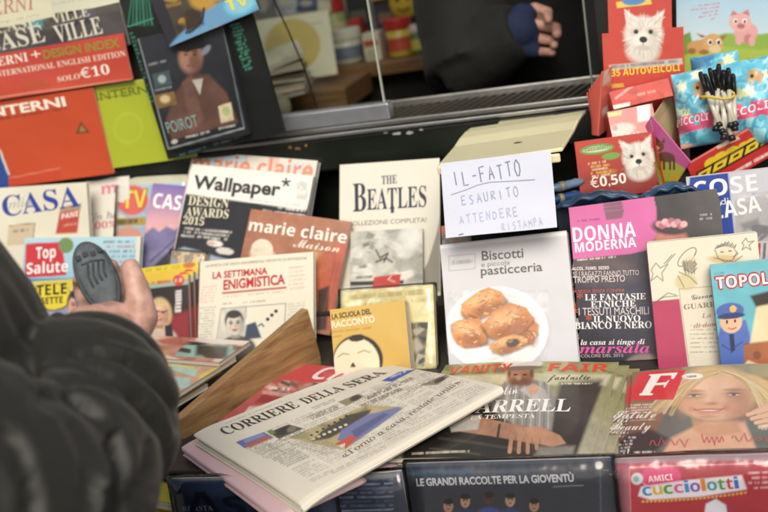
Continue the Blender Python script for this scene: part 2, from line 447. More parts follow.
class Sheet:
    """a magazine, book, card or pack: an Empty at its lower left corner, x along its width, y up its face, z out of it"""
    def __init__(s, name, label, cat, plane, TL, TR, BL, h=None, w=None, t=0.006, base='ffffff', group=None, bend=None, res=1.0,
                 gloss=True, body='page_block', spine=None, parent=None, face_name='cover', shelf=None):
        a, b, c = plane.hit(*TL), plane.hit(*TR), plane.hit(*BL)
        n = plane.n
        x = (b - a); W = np.linalg.norm(x); x /= W
        y = np.cross(n, x)
        H = (a - c).dot(y)
        if shelf is not None: H = (a[2] - shelf) / max(y[2], 0.05)
        if h: H = h
        if w: W = w
        o = a - y * H
        s.w, s.h, s.plane, s.bend, s.gloss, s.res = W, H, plane, bend, gloss, res
        s.M = Matrix(((x[0], y[0], n[0], o[0]), (x[1], y[1], n[1], o[1]), (x[2], y[2], n[2], o[2]), (0, 0, 0, 1)))
        s.x, s.y, s.n, s.o = x, y, n, o
        if bend is None and body == 'page_block' and t < 0.0131 and n[2] < 0.8:       # paper is never quite flat
            r_ = random.Random(int(TL[0] * 3 + TL[1])); A_, T_, C_, K_ = r_.uniform(-.0012, .003), r_.uniform(-.004, .003), r_.uniform(-.03, .07), r_.uniform(.0004, .001)
            s.bend = lambda u, v: A_ * math.sin(math.pi * min(max(u / W, 0), 1)) + T_ * (v / H) ** 2 + C_ * max(0, u / W * .6 + v / H - 1.25) ** 2 * .1 + K_ * math.sin(u / W * 5 + v / H * 4)
        s.root = empty(name, label, cat, group=group)
        s.root.matrix_world = s.M
        s.t, s.base, s.body, s.spine, s.face_name = t, base, body, spine, face_name
        s.texts, s.splits, s.arts = {}, [], []
        s.zl = 0.0
        step = np.linalg.norm(np.array(proj(o + y * H)) - np.array(proj(o + y * H + x * 0.01))) / 0.01
        nx, ny = max(4, int(W * step / res)), max(4, int(H * step / res))
        s.nx, s.ny = min(nx, 420), min(ny, 420)
        U, Vv = np.meshgrid(np.linspace(0, W, s.nx + 1), np.linspace(0, H, s.ny + 1))
        s.U, s.V = U, Vv
        P = o + U[..., None] * x + Vv[..., None] * y
        s.art = Art(*proj(P), base)
        SHEETS.append((name, round(W, 3), round(H, 3)))
    def L(s, px, py):
        d = s.plane.hit(px, py) - s.o; return float(d.dot(s.x)), float(d.dot(s.y))
    def text(s, body, p0, p1, hpx, style='bold', col='ffffff', part='lettering', shear=0.0):
        v, t = glyphs(body, style)
        a, b = np.array(s.L(*p0)), np.array(s.L(*p1))
        d = np.array(p1, float) - np.array(p0); d /= np.linalg.norm(d)
        q = np.array(s.L(p0[0] + d[1] * hpx, p0[1] - d[0] * hpx)) - a
        e = b - a; ln = np.linalg.norm(e); e /= ln; up = np.array([-e[1], e[0]]); hh = abs(q.dot(up))
        P = a + np.outer(v[:, 0] * ln + v[:, 1] * hh * shear, e) + np.outer(v[:, 1] * hh, up)
        s.texts.setdefault(part, []).append((P, t, col)); return s
    def stroke(s, pts, wpx, col, part='lettering'):
        P = [np.array(s.L(*p)) for p in pts]
        a = np.array(s.L(*pts[0])); b = np.array(s.L(pts[0][0] + wpx, pts[0][1])); hw = np.linalg.norm(b - a) / 2
        vs, fs = [], []
        for i, p in enumerate(P):
            d = P[min(i + 1, len(P) - 1)] - P[max(i - 1, 0)]; d = d / (np.linalg.norm(d) + 1e-9)
            nn = np.array([-d[1], d[0]]) * hw
            vs += [p + nn, p - nn]
        fs = []
        for i in range(len(P) - 1): fs += [(2 * i, 2 * i + 1, 2 * i + 3), (2 * i, 2 * i + 3, 2 * i + 2)]
        s.texts.setdefault(part, []).append((np.array(vs), np.array(fs), col)); return s
    def split(s, part, pts): s.splits.append((part, pts)); return s
    def warp(s, u, v): return s.bend(u, v) if s.bend else 0.0
    def done(s, film=False, cover_t=0.0004):
        w, h = s.w, s.h
        Z = np.vectorize(s.bend)(s.U, s.V) if s.bend else np.zeros(s.U.shape)
        n1 = s.nx + 1
        co = np.stack([s.U, s.V, Z], -1).reshape(-1, 3)
        col = np.concatenate([s.art.C.reshape(-1, 3), np.ones((co.shape[0], 1))], 1)
        ii = (np.arange(s.ny)[:, None] * n1 + np.arange(s.nx)[None, :]).reshape(-1)
        Q = np.stack([ii, ii + 1, ii + 1 + n1, ii + n1], 1)
        cx = 0.25 * sum(s.art.X.reshape(-1)[Q[:, k]] for k in range(4)); cy = 0.25 * sum(s.art.Y.reshape(-1)[Q[:, k]] for k in range(4))
        owner = np.zeros(len(Q), int)
        for k, (part, pts) in enumerate(s.splits):
            tmp = Art.__new__(Art); tmp.X, tmp.Y = cx, cy
            owner[tmp.pmask(pts, 0.01) > 0.5] = k + 1
        s.parts = {}
        for k, part in enumerate([s.face_name] + [p for p, _q in s.splits]):
            q = Q[owner == k]
            if not len(q): continue
            used, inv = np.unique(q.reshape(-1), return_inverse=True)
            me = bpy.data.meshes.new(part)
            me.vertices.add(len(used)); me.vertices.foreach_set('co', co[used].reshape(-1))
            me.loops.add(len(q) * 4); me.loops.foreach_set('vertex_index', inv.astype(np.int32).reshape(-1))
            me.polygons.add(len(q)); me.polygons.foreach_set('loop_start', np.arange(0, len(q) * 4, 4, dtype=np.int32))
            me.update(calc_edges=True)
            at = me.color_attributes.new('Col', 'FLOAT_COLOR', 'POINT')
            at.data.foreach_set('color', col[used].astype(np.float32).reshape(-1))
            me.polygons.foreach_set('use_smooth', [True] * len(q))
            me.materials.append(GLOSS if s.gloss else MATT)
            o = bpy.data.objects.new(part, me); COL.objects.link(o); o.parent = s.root
            s.parts[part] = o
        if s.body:
            mb = MB(); V, F = ramp_box(w - 0.0012, h - 0.0012, s.t, 12, 12, (lambda u, v: s.bend(u, v)) if s.bend else None)
            mb.add([(x + 0.0006, y + 0.0006, z - 0.0008) for x, y, z in V], F, EDGE if s.body == 'page_block' else mat(s.base, 0.6))
            mb.build(s.body, s.root)
            mb = MB(); V, F = ramp_box(w, h, 0.0005, 12, 12, s.bend)      # the back cover and the front cover's board
            mb.add([(x, y, z - 0.0002) for x, y, z in V], F, mat(s.base, 0.5))
            if s.body == 'page_block': mb.add([(x, y, z - s.t - 0.0008) for x, y, z in V], F, mat(s.base, 0.5))
            mb.build('backing', s.parts.get(s.face_name, s.root))
        if s.spine:
            mb = MB(); mb.box((-0.0008, 0, -s.t - 0.001), (0, h, -0.0001), mat(s.spine, 0.5)); mb.build('spine', s.root)
        k = 0
        for part, lst in s.texts.items():
            mb = MB()
            for P, t, c in lst:
                k += 1
                zz = 0.00035 + 0.00002 * k
                mb.add([(p[0], p[1], zz + s.warp(p[0], p[1])) for p in P], t, mat(c, 0.42 if s.gloss else 0.7))
            mb.build(part, s.root)
        if film:
            mb = MB(); V, F = ramp_box(w + 0.006, h + 0.006, s.t + 0.004, 10, 10, s.bend)
            mb.add([(x - 0.003, y - 0.003, z + 0.0025 + 0.0006 * math.sin(x * 70 + y * 40)) for x, y, z in V], F, FILM); mb.build('plastic_film', s.root, True)
        return s
SHEETS = []
def place(p, dz=0, dx=0, dy=0): return Vector((p[0] + dx, p[1] + dy, p[2] + dz))
def bow(w, h, a=0.004, top=0.0, rip=0.0):
    """a sheet that bulges, leans its top forward and ripples a little"""
    return lambda u, v: a * math.sin(math.pi * min(max(u / w, 0), 1)) + top * (v / h) ** 2 + rip * math.sin(u / w * 7 + 2 * v / h)

# ================================================================== the kiosk and its counter
SH, ST = 0.985, 1.03            # counter top, and the step behind it
PAINT = mat('191e18', 0.3, bump=0.2, bscale=60, vary=0.4, coat=0.35)
ALU = mat('b9b8b2', 0.3, metal=0.9, bump=0.1, bscale=90, vary=0.2)
IVORY = mat('dcd8c0', 0.4, vary=0.08, bscale=60)
gm = MB(); gm.box((-60, -60, -0.2), (60, 60, 0.0), mat('6a6763', 0.9, bump=0.4, bscale=30, vary=0.2))
g = gm.build('ground'); g['kind'] = 'structure'

kiosk = empty('newsstand_kiosk', 'dark green news kiosk with an open sliding window above a metal sill', 'kiosk', (0, 1.6, 0))
def kpart(name, mb, parent=None, **k):
    o = mb.build(name, None, **k); o.parent = parent or kiosk
    o.matrix_parent_inverse = kiosk.matrix_world.inverted() if not parent else Matrix()
    return o
bpy.context.view_layer.update()
mb = MB(); mb.box((-2.4, 1.60, 0.0), (1.4, 1.64, 1.185), PAINT); mb.box((-2.4, 1.64, 0.0), (1.4, 1.66, 1.235), PAINT)
kpart('wall_panel', mb, bevel=0.003)
def slope_strip(mb, pa, pb, y0, y1, th, m, xl=None, xr=None, dz1=0.0):
    """a long level bar along the window whose front top edge runs through two picture points"""
    a, b = at_y(*pa, y0), at_y(*pb, y0)
    z = (a[2] + b[2]) / 2
    mb.box((xl if xl is not None else a[0], y0, z - th), (xr if xr is not None else b[0], y1, z), m)
    return z
mb = MB(); zl = slope_strip(mb, (256, 143), (440, 121), 1.545, 1.5525, 0.005, ALU, -1.2, 1.2)
kpart('ledge_trim', mb, bevel=0.001)
mb = MB(); mb.box((-2.4, 1.553, zl - 0.06), (1.4, 1.60, zl - 0.007), PAINT); kpart('ledge', mb, bevel=0.004)
mb = MB(); r_ = random.Random(4)
for px_, py_, w_, c_ in ((386, 131, 5, 'a8a9a4'), (397, 132, 9, 'b4b5b0'), (410, 131, 7, 'a8a9a4'), (421, 128, 4, 'b4b5b0'), (290, 146, 4, '8a5a34'), (298, 147, 6, '7a4a2a'), (306, 144, 3, '9a6a3c'), (460, 122, 3, '3a3a34')):
    p_ = at_y(px_, py_ + 1.5, 1.5518); vs_ = [(p_[0] + w_ * .0009 * math.cos(t * .9) * r_.uniform(.6, 1.2), 1.5518, p_[2] + .0028 * math.sin(t * .9) * r_.uniform(.5, 1.2)) for t in range(7)]
    mb.add(vs_, [tuple(range(7))], mat(c_, .6, bump=.3))
kpart('paint_chips', mb)
mb = MB(); zr = slope_strip(mb, (400, 119), (577, 97.5), 1.587, 1.598, 0.007, ALU, -2.2, 1.2)
mb.box((-2.2, 1.598, zr - 0.02), (1.2, 1.60, zr - 0.003), ALU); kpart('sill_rail', mb, bevel=0.0015)
yb = at_z(400, 100, zr)[1]
mb = MB(); mb.box((-2.2, yb, zr - 0.012), (1.2, yb + 0.008, zr), ALU); kpart('back_rail', mb, bevel=0.0015)
mb = MB(); mb.box((-2.2, 1.60, zr - 0.022), (1.2, yb, zr - 0.014), mat('15130f', 0.5))
gr = kpart('sill_tread', mb)
mb = MB()
x = -1.0
while x < 0.3:
    mb.hexa([(x, 1.602, zr - 0.014), (x + 0.004, 1.602, zr - 0.014), (x + 0.044, yb, zr - 0.014), (x + 0.04, yb, zr - 0.014)],
            [(x, 1.602, zr - 0.010), (x + 0.004, 1.602, zr - 0.010), (x + 0.044, yb, zr - 0.010), (x + 0.04, yb, zr - 0.010)], mat('4a463c', 0.4))
    x += 0.016
mb.build('tread_ribs', gr)
# the raised silver track under the fixed pane
a, b = at_y(240, 121, 1.59), at_y(388, 103, 1.59)
zt = (a[2] + b[2]) / 2
mb = MB(); mb.box((-2.2, 1.588, zr + 0.001), (b[0], 1.618, zt), mat('aeb2b8', 0.3, metal=0.7, bump=0.05, vary=0.1)); kpart('window_track', mb, bevel=0.002)
# glass: left fixed pane, right sliding pane
pz = at_y(375, 50, 1.612)
gx1 = at_y(376, 55, 1.608)[0]
mb = MB(); mb.box((-2.2, 1.604, zt), (gx1, 1.610, 2.2), GLASS); gl = kpart('glass_pane', mb)
mb = MB(); mb.box((gx1 + 0.0005, 1.604, zt), (gx1 + 0.0025, 1.610, 2.2), mat('b9c2ae', 0.2)); mb.build('pane_edge', gl).matrix_parent_inverse = Matrix.Translation((0, -1.6, 0)) @ Matrix()
gx2 = at_y(590, 50, 1.64)[0]
mb = MB(); mb.box((gx2, 1.632, zr), (1.2, 1.638, 2.2), GLASS); g2 = kpart('glass_pane', mb)
mb = MB(); mb.box((gx2 - 0.003, 1.630, zr), (gx2 - 0.0005, 1.640, 2.2), mat('7d857c', 0.2)); mb.build('pane_edge', g2).matrix_parent_inverse = Matrix.Translation((0, -1.6, 0))
for o in (gl, g2):
    for ch in o.children: ch.matrix_parent_inverse = o.matrix_world.inverted() if False else Matrix()
# roof, back and side walls: the cabin
mb = MB(); mb.box((-2.4, 1.56, 2.2), (1.4, 1.95, 2.3), PAINT); mb.box((-2.4, 2.93, 2.2), (1.4, 3.4, 2.3), PAINT); kpart('roof', mb)  # unseen roof, its middle left open so daylight brightens the shelf and vendor
mb = MB(); mb.box((-2.4, 2.98, 0.0), (1.4, 3.02, 2.2), mat('6b6558', 0.8, vary=0.2, bscale=20)); kpart('back_wall', mb)
mb = MB(); mb.box((-2.44, 1.64, 0.0), (-2.4, 2.98, 2.2), PAINT); mb.box((1.4, 1.64, 0.0), (1.44, 2.98, 2.2), PAINT); kpart('side_wall', mb)
mb = MB(); mb.box((gx2 + 0.01, 1.70, 0.0), (gx2 + 0.09, 1.74, 2.2), mat('2a2722', 0.5, bump=0.2)); kpart('window_post', mb)
# inside shelf
a, b = at_y(330, 79, 2.45), at_y(437, 59, 2.45)
ZS = float((a[2] + b[2]) / 2) + 0.016
mb = MB(); mb.box((-2.3, 2.45, ZS - 0.03), (0.2, 2.75, ZS), WOOD); kpart('inside_shelf', mb, bevel=0.003)
mb = MB(); mb.box((-2.3, 2.75, 0.0), (0.2, 2.78, 2.2), mat('8a8778', 0.7, vary=0.25, bscale=12)); kpart('shelf_back', mb)
mb = MB(); mb.box((-2.3, 2.5, 0.0), (0.2, 2.74, ZS - 0.03), mat('0d0c0b', 0.8)); kpart('cupboard', mb)
# thin cable behind the glass
mb = MB(); mb.tube([at_y(262, -25, 1.66), at_y(288, 30, 1.66), at_y(305, 70, 1.66), at_y(318, 112, 1.66)], 0.0014, mat('2a2620', 0.5)); kpart('cable', mb)

counter = empty('magazine_counter', 'long counter and stepped rack below the kiosk window that carries every magazine', 'counter', (0, 1.3, 0))
bpy.context.view_layer.update()
def cpart(name, mb, **k):
    o = mb.build(name, None, **k); o.parent = counter; o.matrix_parent_inverse = counter.matrix_world.inverted(); return o
mb = MB(); mb.box((-2.0, 1.035, 0.0), (1.2, 1.60, SH - 0.012), mat('1b1c1d', 0.6, bump=0.2)); cpart('counter_body', mb)
mb = MB(); mb.box((-2.0, 1.012, SH - 0.012), (1.2, 1.3865, SH), mat('33302c', 0.5, bump=0.15)); cpart('counter_top', mb, bevel=0.002)
mb = MB(); mb.box((-2.0, 1.387, SH - 0.01), (1.2, 1.6, ST), mat('252320', 0.6)); cpart('rack_step', mb, bevel=0.002)

# the brown plank that divides the rack
pl = Plane(pts=[at_z(320, 366, SH), at_z(183, 440, SH), at_z(320, 366, SH) + np.array([0, 0, 0.1])])
q = [pl.hit(*p) for p in ((178, 421), (308, 309), (321, 356), (322, 366), (186, 446))]
nn = pl.n * -0.014
mb = MB(); nq = len(q)
mb.add([tuple(p) for p in q] + [tuple(p + nn) for p in q], [tuple(range(nq)), tuple(range(2 * nq - 1, nq - 1, -1))] + [(i, i + nq, (i + 1) % nq + nq, (i + 1) % nq) for i in range(nq)],
       wood_mat('worn_brown_plank', '7c5c3a', 'a8865a', 0, 52))
pk = mb.build('divider_plank', bevel=0.0015); tag(pk, 'worn brown wooden divider plank slanting up the rack beside the folded newspaper', 'plank')

# ------------------------------------------------------------------ tray and handwritten note
def slab_px(name, pts, th, m, bevel=0.003, seg=1):
    """pts: world corner points in order; thickened straight down"""
    mb = MB(); n = len(pts); P = [tuple(p) for p in pts]
    mb.add(P + [(p[0], p[1], p[2] - th) for p in P], [tuple(range(n)), tuple(range(2 * n - 1, n - 1, -1))] + [(i, i + n, (i + 1) % n + n, (i + 1) % n) for i in range(n)], m)
    return mb.build(name, None, bevel=bevel)
CREAM = mat('e2dcb4', 0.28, coat=0.4, vary=0.05, bscale=40)
tray = empty('change_tray', 'cream plastic change tray jutting out below the window sill', 'tray', tuple(at_y(500, 140, 1.42)))
mb = MB()
ny = 7
rows = []
for i in range(ny):                       # from the back ledge, over a rounded brow, down the sloping front
    f = i / (ny - 1)
    l = np.array((470, 128)) * (1 - f) + np.array((437, 165.5)) * f
    r = np.array((586, 110)) * (1 - f) + np.array((562.5, 147.5)) * f
    if i in (1, 2): l[1] -= 2.2; r[1] -= 2.2
    y = 1.50 - 0.18 * f
    rows.append((at_y(*l, y), at_y(*r, y)))
vs = [tuple(p) for lr in rows for p in lr] + [(p[0], p[1], p[2] - 0.005) for lr in rows for p in lr]
k = 2 * ny
fs = [(2 * i, 2 * i + 2, 2 * i + 3, 2 * i + 1) for i in range(ny - 1)] + [(k + 2 * i, k + 2 * i + 1, k + 2 * i + 3, k + 2 * i + 2) for i in range(ny - 1)]
fs += [(2 * i, k + 2 * i, k + 2 * i + 2, 2 * i + 2) for i in range(ny - 1)] + [(2 * i + 1, 2 * i + 3, k + 2 * i + 3, k + 2 * i + 1) for i in range(ny - 1)]
fs += [(0, 1, k + 1, k), (k - 2, 2 * k - 2, 2 * k - 1, k - 1)]
mb.add(vs, fs, CREAM)
o = mb.build('tray_pan', None, smooth=False, bevel=0.0015); o.parent = tray; o.matrix_parent_inverse = Matrix.Translation(tray.location).inverted()
mb = MB(); a, b = rows[-1]
mb.box((a[0], a[1] - 0.004, a[2] - 0.012), (b[0] - 0.004, a[1] + 0.002, a[2] - 0.001), CREAM)
o = mb.build('tray_lip', None, bevel=0.002); o.parent = tray; o.matrix_parent_inverse = Matrix.Translation(tray.location).inverted()
mb = MB(); mb.box((a[0] + 0.05, 1.46, zl - 0.03), (b[0] - 0.03, 1.60, zl - 0.012), CREAM); o = mb.build('tray_bracket', None, bevel=0.002); o.parent = tray; o.matrix_parent_inverse = Matrix.Translation(tray.location).inverted()
mb = MB(); c = rows[4][0] * 0.42 + rows[4][1] * 0.58
mb.ball(tuple(c + np.array([0, 0, 0.0])), 0.004, mat('5a4a30', 0.6), sc=(1.5, 1, 0.3))
o = mb.build('screw_hole', None); o.parent = tray; o.matrix_parent_inverse = Matrix.Translation(tray.location).inverted()

STROKES = {'I': [[(.25, 0), (.25, 1)]], 'L': [[(0, 1), (0, 0), (.7, 0)]], '-': [[(0.1, .5), (.7, .5)]], 'F': [[(0, 0), (0, 1), (.75, 1)], [(0, .55), (.55, .55)]],
  'A': [[(0, 0), (.35, 1), (.75, 0)], [(.12, .38), (.66, .38)]], 'T': [[(0, 1), (.8, 1)], [(.4, 1), (.4, 0)]], 'O': [[(.4, 1), (.1, .8), (0, .45), (.2, .05), (.5, 0), (.75, .3), (.75, .7), (.4, 1)]],
  'E': [[(.7, 1), (0, 1), (0, 0), (.7, 0)], [(0, .5), (.55, .5)]], 'S': [[(.65, .9), (.3, 1), (.05, .8), (.3, .55), (.6, .35), (.45, .03), (0, .1)]], 'U': [[(0, 1), (.03, .2), (.3, 0), (.6, .15), (.65, 1)]],
  'R': [[(0, 0), (0, 1), (.5, .95), (.6, .7), (.1, .5), (.7, 0)]], 'N': [[(0, 0), (0, 1), (.65, 0), (.65, 1)]], 'D': [[(0, 0), (0, 1), (.5, .85), (.7, .45), (.45, .08), (0, 0)]],
  'M': [[(0, 0), (.08, 1), (.4, .4), (.72, 1), (.8, 0)]], 'P': [[(0, 0), (0, 1), (.55, .95), (.6, .6), (.05, .48)]], "'": [[(0, 1.1), (.2, .9)]], ' ': []}
def handwrite(sh, txt, p0, p1, h, w, col):
    n = len(txt); r = random.Random(len(txt))
    d = np.array(p1, float) - np.array(p0, float); ln = np.linalg.norm(d); d /= ln; u = np.array([d[1], -d[0]])
    for i, ch in enumerate(txt):
        jx, jy, k = r.uniform(-.04, .04), r.uniform(-.06, .06), r.uniform(.88, 1.1)
        for st in STROKES[ch]:
            pts = [np.array(p0) + d * (ln * (i + jx + x * 0.74) / n) + u * (h * (y * k + jy) + x * 0.5) for x, y in st]
            P = []
            for a, b in zip(pts[:-1], pts[1:]): P += [tuple(a + (b - a) * f) for f in (0, .5)]
            sh.stroke(P + [tuple(pts[-1])], w, col)
s = Sheet('handwritten_note', 'white sheet with a handwritten Italian sold-out notice hanging from the change tray', 'note', Plane(pts=[at_y(440.5, 163.4, 1.308), at_y(550.7, 150.5, 1.308), at_y(443.6, 238.4, 1.268)]),
          (440.5, 163.4), (550.7, 150.2), (443.6, 238.4), base='cdd2e0', gloss=False, body=None, face_name='paper', bend=lambda u, v: 0.0025 * math.sin(u * 40) * (0.1 - v) * 8)
s.art.noise(30, 0.04, 4)
s.zl = 0
handwrite(s, 'IL-FATTO', (455.3, 186.5), (525, 174.5), 15, 1.1, '6f7893')
s.stroke([(451, 195), (466, 190), (478, 185), (490, 182.3), (512, 181), (535, 179.5)], 0.8, '8f97ad')
handwrite(s, 'ESAURITO', (463, 205.5), (522, 195.3), 9.5, 0.9, '96a0bd')
handwrite(s, 'ATTENDERE', (460.5, 224), (521, 215), 8.5, 0.75, 'aab2c9')
handwrite(s, 'RISTAMPA', (503, 231), (545, 224), 7.5, 0.7, 'b4bbd0')
s.stroke([(459, 235), (464, 233.8)], 0.9, '7b86a8')
s.done()

# ================================================================== middle row, right of the plank
s = Sheet('cookbook', 'white cookery book of biscuits and pastries with a plate of golden pastries on its cover', 'book', Plane(1.245, 63), (440, 245), (566.5, 230.5), (435.5, 362), shelf=SH, t=0.014, base='c6c6ca', res=.7)
a = s.art
a.grad((430, 240), (566, 360), 'cacacb', 'c0c1c6').rect(440, 246, 567, 249, 'e4e3de', .11, 2)
a.line([(449, 256), (449, 271), (475, 268.5), (475, 254), (449, 256)], 1.0, 'a9aaaa').dash((451, 265), (473, 262.8), 4, 'a5a6a6', 0.8, 2)
a.ell(500, 334, 50, 43, 'a9aaae', 0, 0.12, .7).ell(497, 330, 51, 43, 'ebeae8', 0, 0.05).ell(496, 330, 46, 38, 'd9d8d6', 0, 0.1)
a.poly([(449, 332), (462, 350), (488, 346), (492, 357), (470, 364), (452, 352)], 'f0efea', 2)
def pastry(cx, cy, rx, ry, ang, c0='c98a50', c1='8d5230', c2='e2b27c'):
    r = random.Random(int(cx * 3 + cy)); t0 = math.radians(ang)
    def ring(k, ox=0, oy=0):
        out = []
        for i in range(16):
            th = i * math.pi / 8; q = k * (1 + (.13 if i % 4 == 1 else -.03) + r.uniform(-.07, .07)); x, y = rx * q * math.cos(th), ry * q * math.sin(th)
            out.append((cx + ox + x * math.cos(t0) - y * math.sin(t0), cy + oy + x * math.sin(t0) + y * math.cos(t0)))
        return out
    a.poly(ring(1.04, .8, 1.6), '5e3c24', 3, .75); P_ = ring(1.0); a.poly(P_, c0, 1.2)
    a.ell(cx - rx * .15, cy - ry * .3, rx * .65, ry * .42, c2, ang, 0.9, .8).ell(cx + rx * .2, cy + ry * .55, rx * .8, ry * .45, c1, ang, 1.0, .75)
    for k in range(34):
        th, q = r.uniform(0, 6.28), r.uniform(.1, .9); x, y = rx * q * math.cos(th), ry * q * math.sin(th)
        px_, py_ = cx + x * math.cos(t0) - y * math.sin(t0), cy + x * math.sin(t0) + y * math.cos(t0); l_ = r.uniform(1, 4.5); an = t0 + r.uniform(-.7, .7)
        a.line([(px_, py_), (px_ + l_ * math.cos(an), py_ + l_ * math.sin(an))], r.uniform(.7, 1.5), r.choice((c1, c2, 'f0d0a0', '7a4626', c1)), .55)
pastry(469, 312, 9, 7, 20); pastry(484, 303, 21, 13, -18); pastry(525, 330, 13, 13, 40, 'c47e44'); pastry(469, 333, 18, 15, 8)
pastry(507, 322, 25, 16, -22, 'c27f48'); pastry(508, 344, 19, 8, -14, 'cf9a5c')
a.ell(513, 343, 7, 4, '4a3a26', -14, .4).ell(510, 341, 3, 2, '8a7a50', 0, .5)
a.poly([(444, 338), (466, 350), (490, 346), (486, 356), (462, 358)], 'e6e5e0', 2, .9)
a.photo([(449, 290), (548, 290), (548, 360), (449, 360)], 8, .9)
s.text('Biscotti', (482, 260.4), (523.6, 257.3), 9.3, 'sansm', '55524f', 'title').text('e piccola', (481.5, 267), (510, 264.4), 4.6, 'sans', '75716d', 'title').text('pasticceria', (481, 275.3), (542.6, 270.8), 8.8, 'sansm', '55524f', 'title')
s.text('Scuola', (452, 264.6), (473, 262.4), 4, 'serifi', '9a9b9b')
s.split('cover_photo', [(446, 288), (552, 288), (552, 375), (446, 375)]).done()

s = Sheet('magazine_in_film', 'pale gold magazine in clear film behind the yellow book', 'magazine', Plane(1.272, 63), (340, 291), (433, 284.5), (334, 366), shelf=SH, t=0.01, base='d9d0a0')
a = s.art
a.collage(None, ['cfc48c', 'dcd3a6', 'e6dfba', 'c8bd80', 'ece6cc'], 40, 14, 3).dash((345, 300), (425, 294), 5, '8f8450', .6, 3).dash((360, 307), (425, 302), 4, 'a59a66', .6, 3).photo(None, 4, 1.0)
a.poly([(408, 323), (428, 322), (424, 366), (402, 366)], '6f6b5e', 1).collage([(408, 323), (428, 322), (424, 366), (402, 366)], ['4e4a40', '8c8776', 'b4af9c', '5e5a4e'], 30, 5, 9, 1, 1.4)
s.done(film=True)

s = Sheet('slim_orange_magazine', 'thin magazine with an orange edge leaning between the white board and the cookery book', 'magazine', Plane(1.315, 68), (441, 226), (470, 224), (415, 290), shelf=SH, t=0.004, base='6e6f70')
s.art.blotch(None, ['62646a', '7c7870', '8a6f5a', '55585e'], 8, 6).poly([(441, 226), (446, 225), (421, 290), (415, 290)], 'd8643a', 1).poly([(446, 300), (430, 285), (420, 330), (440, 330)], '8fae5a', 2)
s.done()

s = Sheet('yellow_book', 'yellow paperback with a cartoon face of a dark-haired man standing against the plank', 'book', Plane(1.238, 63), (329.8, 309.8), (404.5, 300.3), (319, 372), shelf=SH, t=0.021, base='c9a552')
a = s.art
a.grad((330, 300), (400, 370), 'cfae5c', 'c4a04e').dash((331.5, 333), (371, 328.5), 1.6, 'a98436', .8, 1.5).dash((330, 338), (342, 336.5), 1.5, '8f6f2e', .8, 1.5)
a.ell(358, 360, 25, 25, '33291f', -8, .05).ell(356.5, 363, 23, 25, 'ddd2b4', -8, .05).ell(357, 338, 8, 3.6, '33291f', -8, .1)
a.line([(338, 357), (343, 353.5), (349, 354.5)], 1.1, '8d8068').line([(358, 353), (364, 350.5), (370, 352.5)], 1.1, '8d8068').poly([(350, 367), (353, 362), (356, 367)], '33291f', .6)
s.text('LA SCUOLA DEL', (332, 319.4), (371.5, 313.6), 5.2, 'sansx', '4a3a22', 'title').text('RACCONTO', (332, 328.2), (375, 322), 6.6, 'sansx', 'e6dcc0', 'title')
s.done()

# --- women's weekly: a short stack of copies
donna_lab = ['front copy of the pink-topped women\'s weekly, whole title showing', 'middle copy of the pink-topped women\'s weekly, its page edge showing', 'rearmost copy of the pink-topped women\'s weekly, sticking up highest']
s = Sheet('weekly_magazine', donna_lab[0], 'magazine', Plane(1.262, 72), (569, 214), (720, 199.5), (564.5, 358), shelf=SH, t=0.006, res=.7, base='231f26', group='copies of the pink-topped weekly')
a = s.art
a.grad((569, 250), (570, 360), '39323a', '17161f').ell(645, 300, 48, 60, '2a2c44', 0, 1.0, .7).ell(598, 268, 40, 16, '5a4a46', 0, .9, .7)
a.poly([(566, 214), (660, 204), (658, 232), (648, 250), (630, 254), (566, 260)], 'c9609c', 1).poly([(656, 204), (722, 198), (722, 300), (660, 290)], '1c181c', 2)
a.ell(671, 246, 18, 22, 'b0705c', 0, .25).ell(672, 226, 20, 9, '2a1f1c', 0, .3)
for i in range(9): a.ell(659 + i * 3.1, 224 - 3 * math.sin(i * .4) + (i % 2) * 3, 3.6, 3.2, ('c98a94', 'a85a6c', 'd9a8a8')[i % 3], 0, .4)
a.poly([(604, 211), (624, 209), (622, 218), (606, 220)], '7d5264', 1.5).dash((577, 222), (600, 220), 2, '5a2a48', .7, 2).dash((577, 261), (617, 257.5), 1.6, 'e0d8d8', .8, 1.3)
a.dash((700, 216), (712, 215), 2, 'b0a8a8', .7, 1.2).dash((700, 220), (712, 219), 2, 'b0a8a8', .7, 1.2)
a.ell(640, 366, 18, 12, '8e7a74', -20, .3).ell(640, 367, 6, 6, '20303c', 0, .1).ell(640, 367, 4, 4, 'd8d8d8', 0, .1)
a.photo([(566, 262), (722, 262), (722, 375), (562, 375)], 4, 1.3).photo([(656, 204), (722, 198), (722, 260), (650, 260)], 5, 1.0)
t = s.text
t('DONNA', (573.3, 242.3), (636.2, 236.4), 14.6, 'bold', 'f2e6ee', 'title'); t('MODERNA', (575.2, 252.6), (636.6, 246.8), 9.6, 'bold', 'f2e6ee', 'title')
t('ALCOL, FUMO, SESSO', (572, 270.4), (609, 269.2), 3.2, 'bold', 'e6dede'); t('SE I RAGAZZI FANNO TUTTO', (573, 276.8), (639, 275), 5, 'sans', 'c8c0c0'); t('TROPPO PRESTO', (573.5, 283), (625, 281.5), 6.2, 'sans', 'd8d0d0')
t('LA MODA SENZA CONFINI', (572, 293), (624, 291.8), 3, 'sans', 'c05a48')
t('LE FANTASIE', (585, 300.3), (646, 299.2), 6, 'serif', 'eee8e6'); t('ETNICHE', (591, 307.3), (636, 306.2), 6, 'serif', 'eee8e6'); t('I TESSUTI MASCHILI', (579, 315.4), (649, 314.2), 7.4, 'sans', 'cfc8c8')
t('IL NUOVO', (593.6, 322), (640.5, 321.2), 6, 'serif', 'eee8e6'); t('BIANCO E NERO', (575, 329), (652, 327.8), 6.6, 'serif', 'eee8e6')
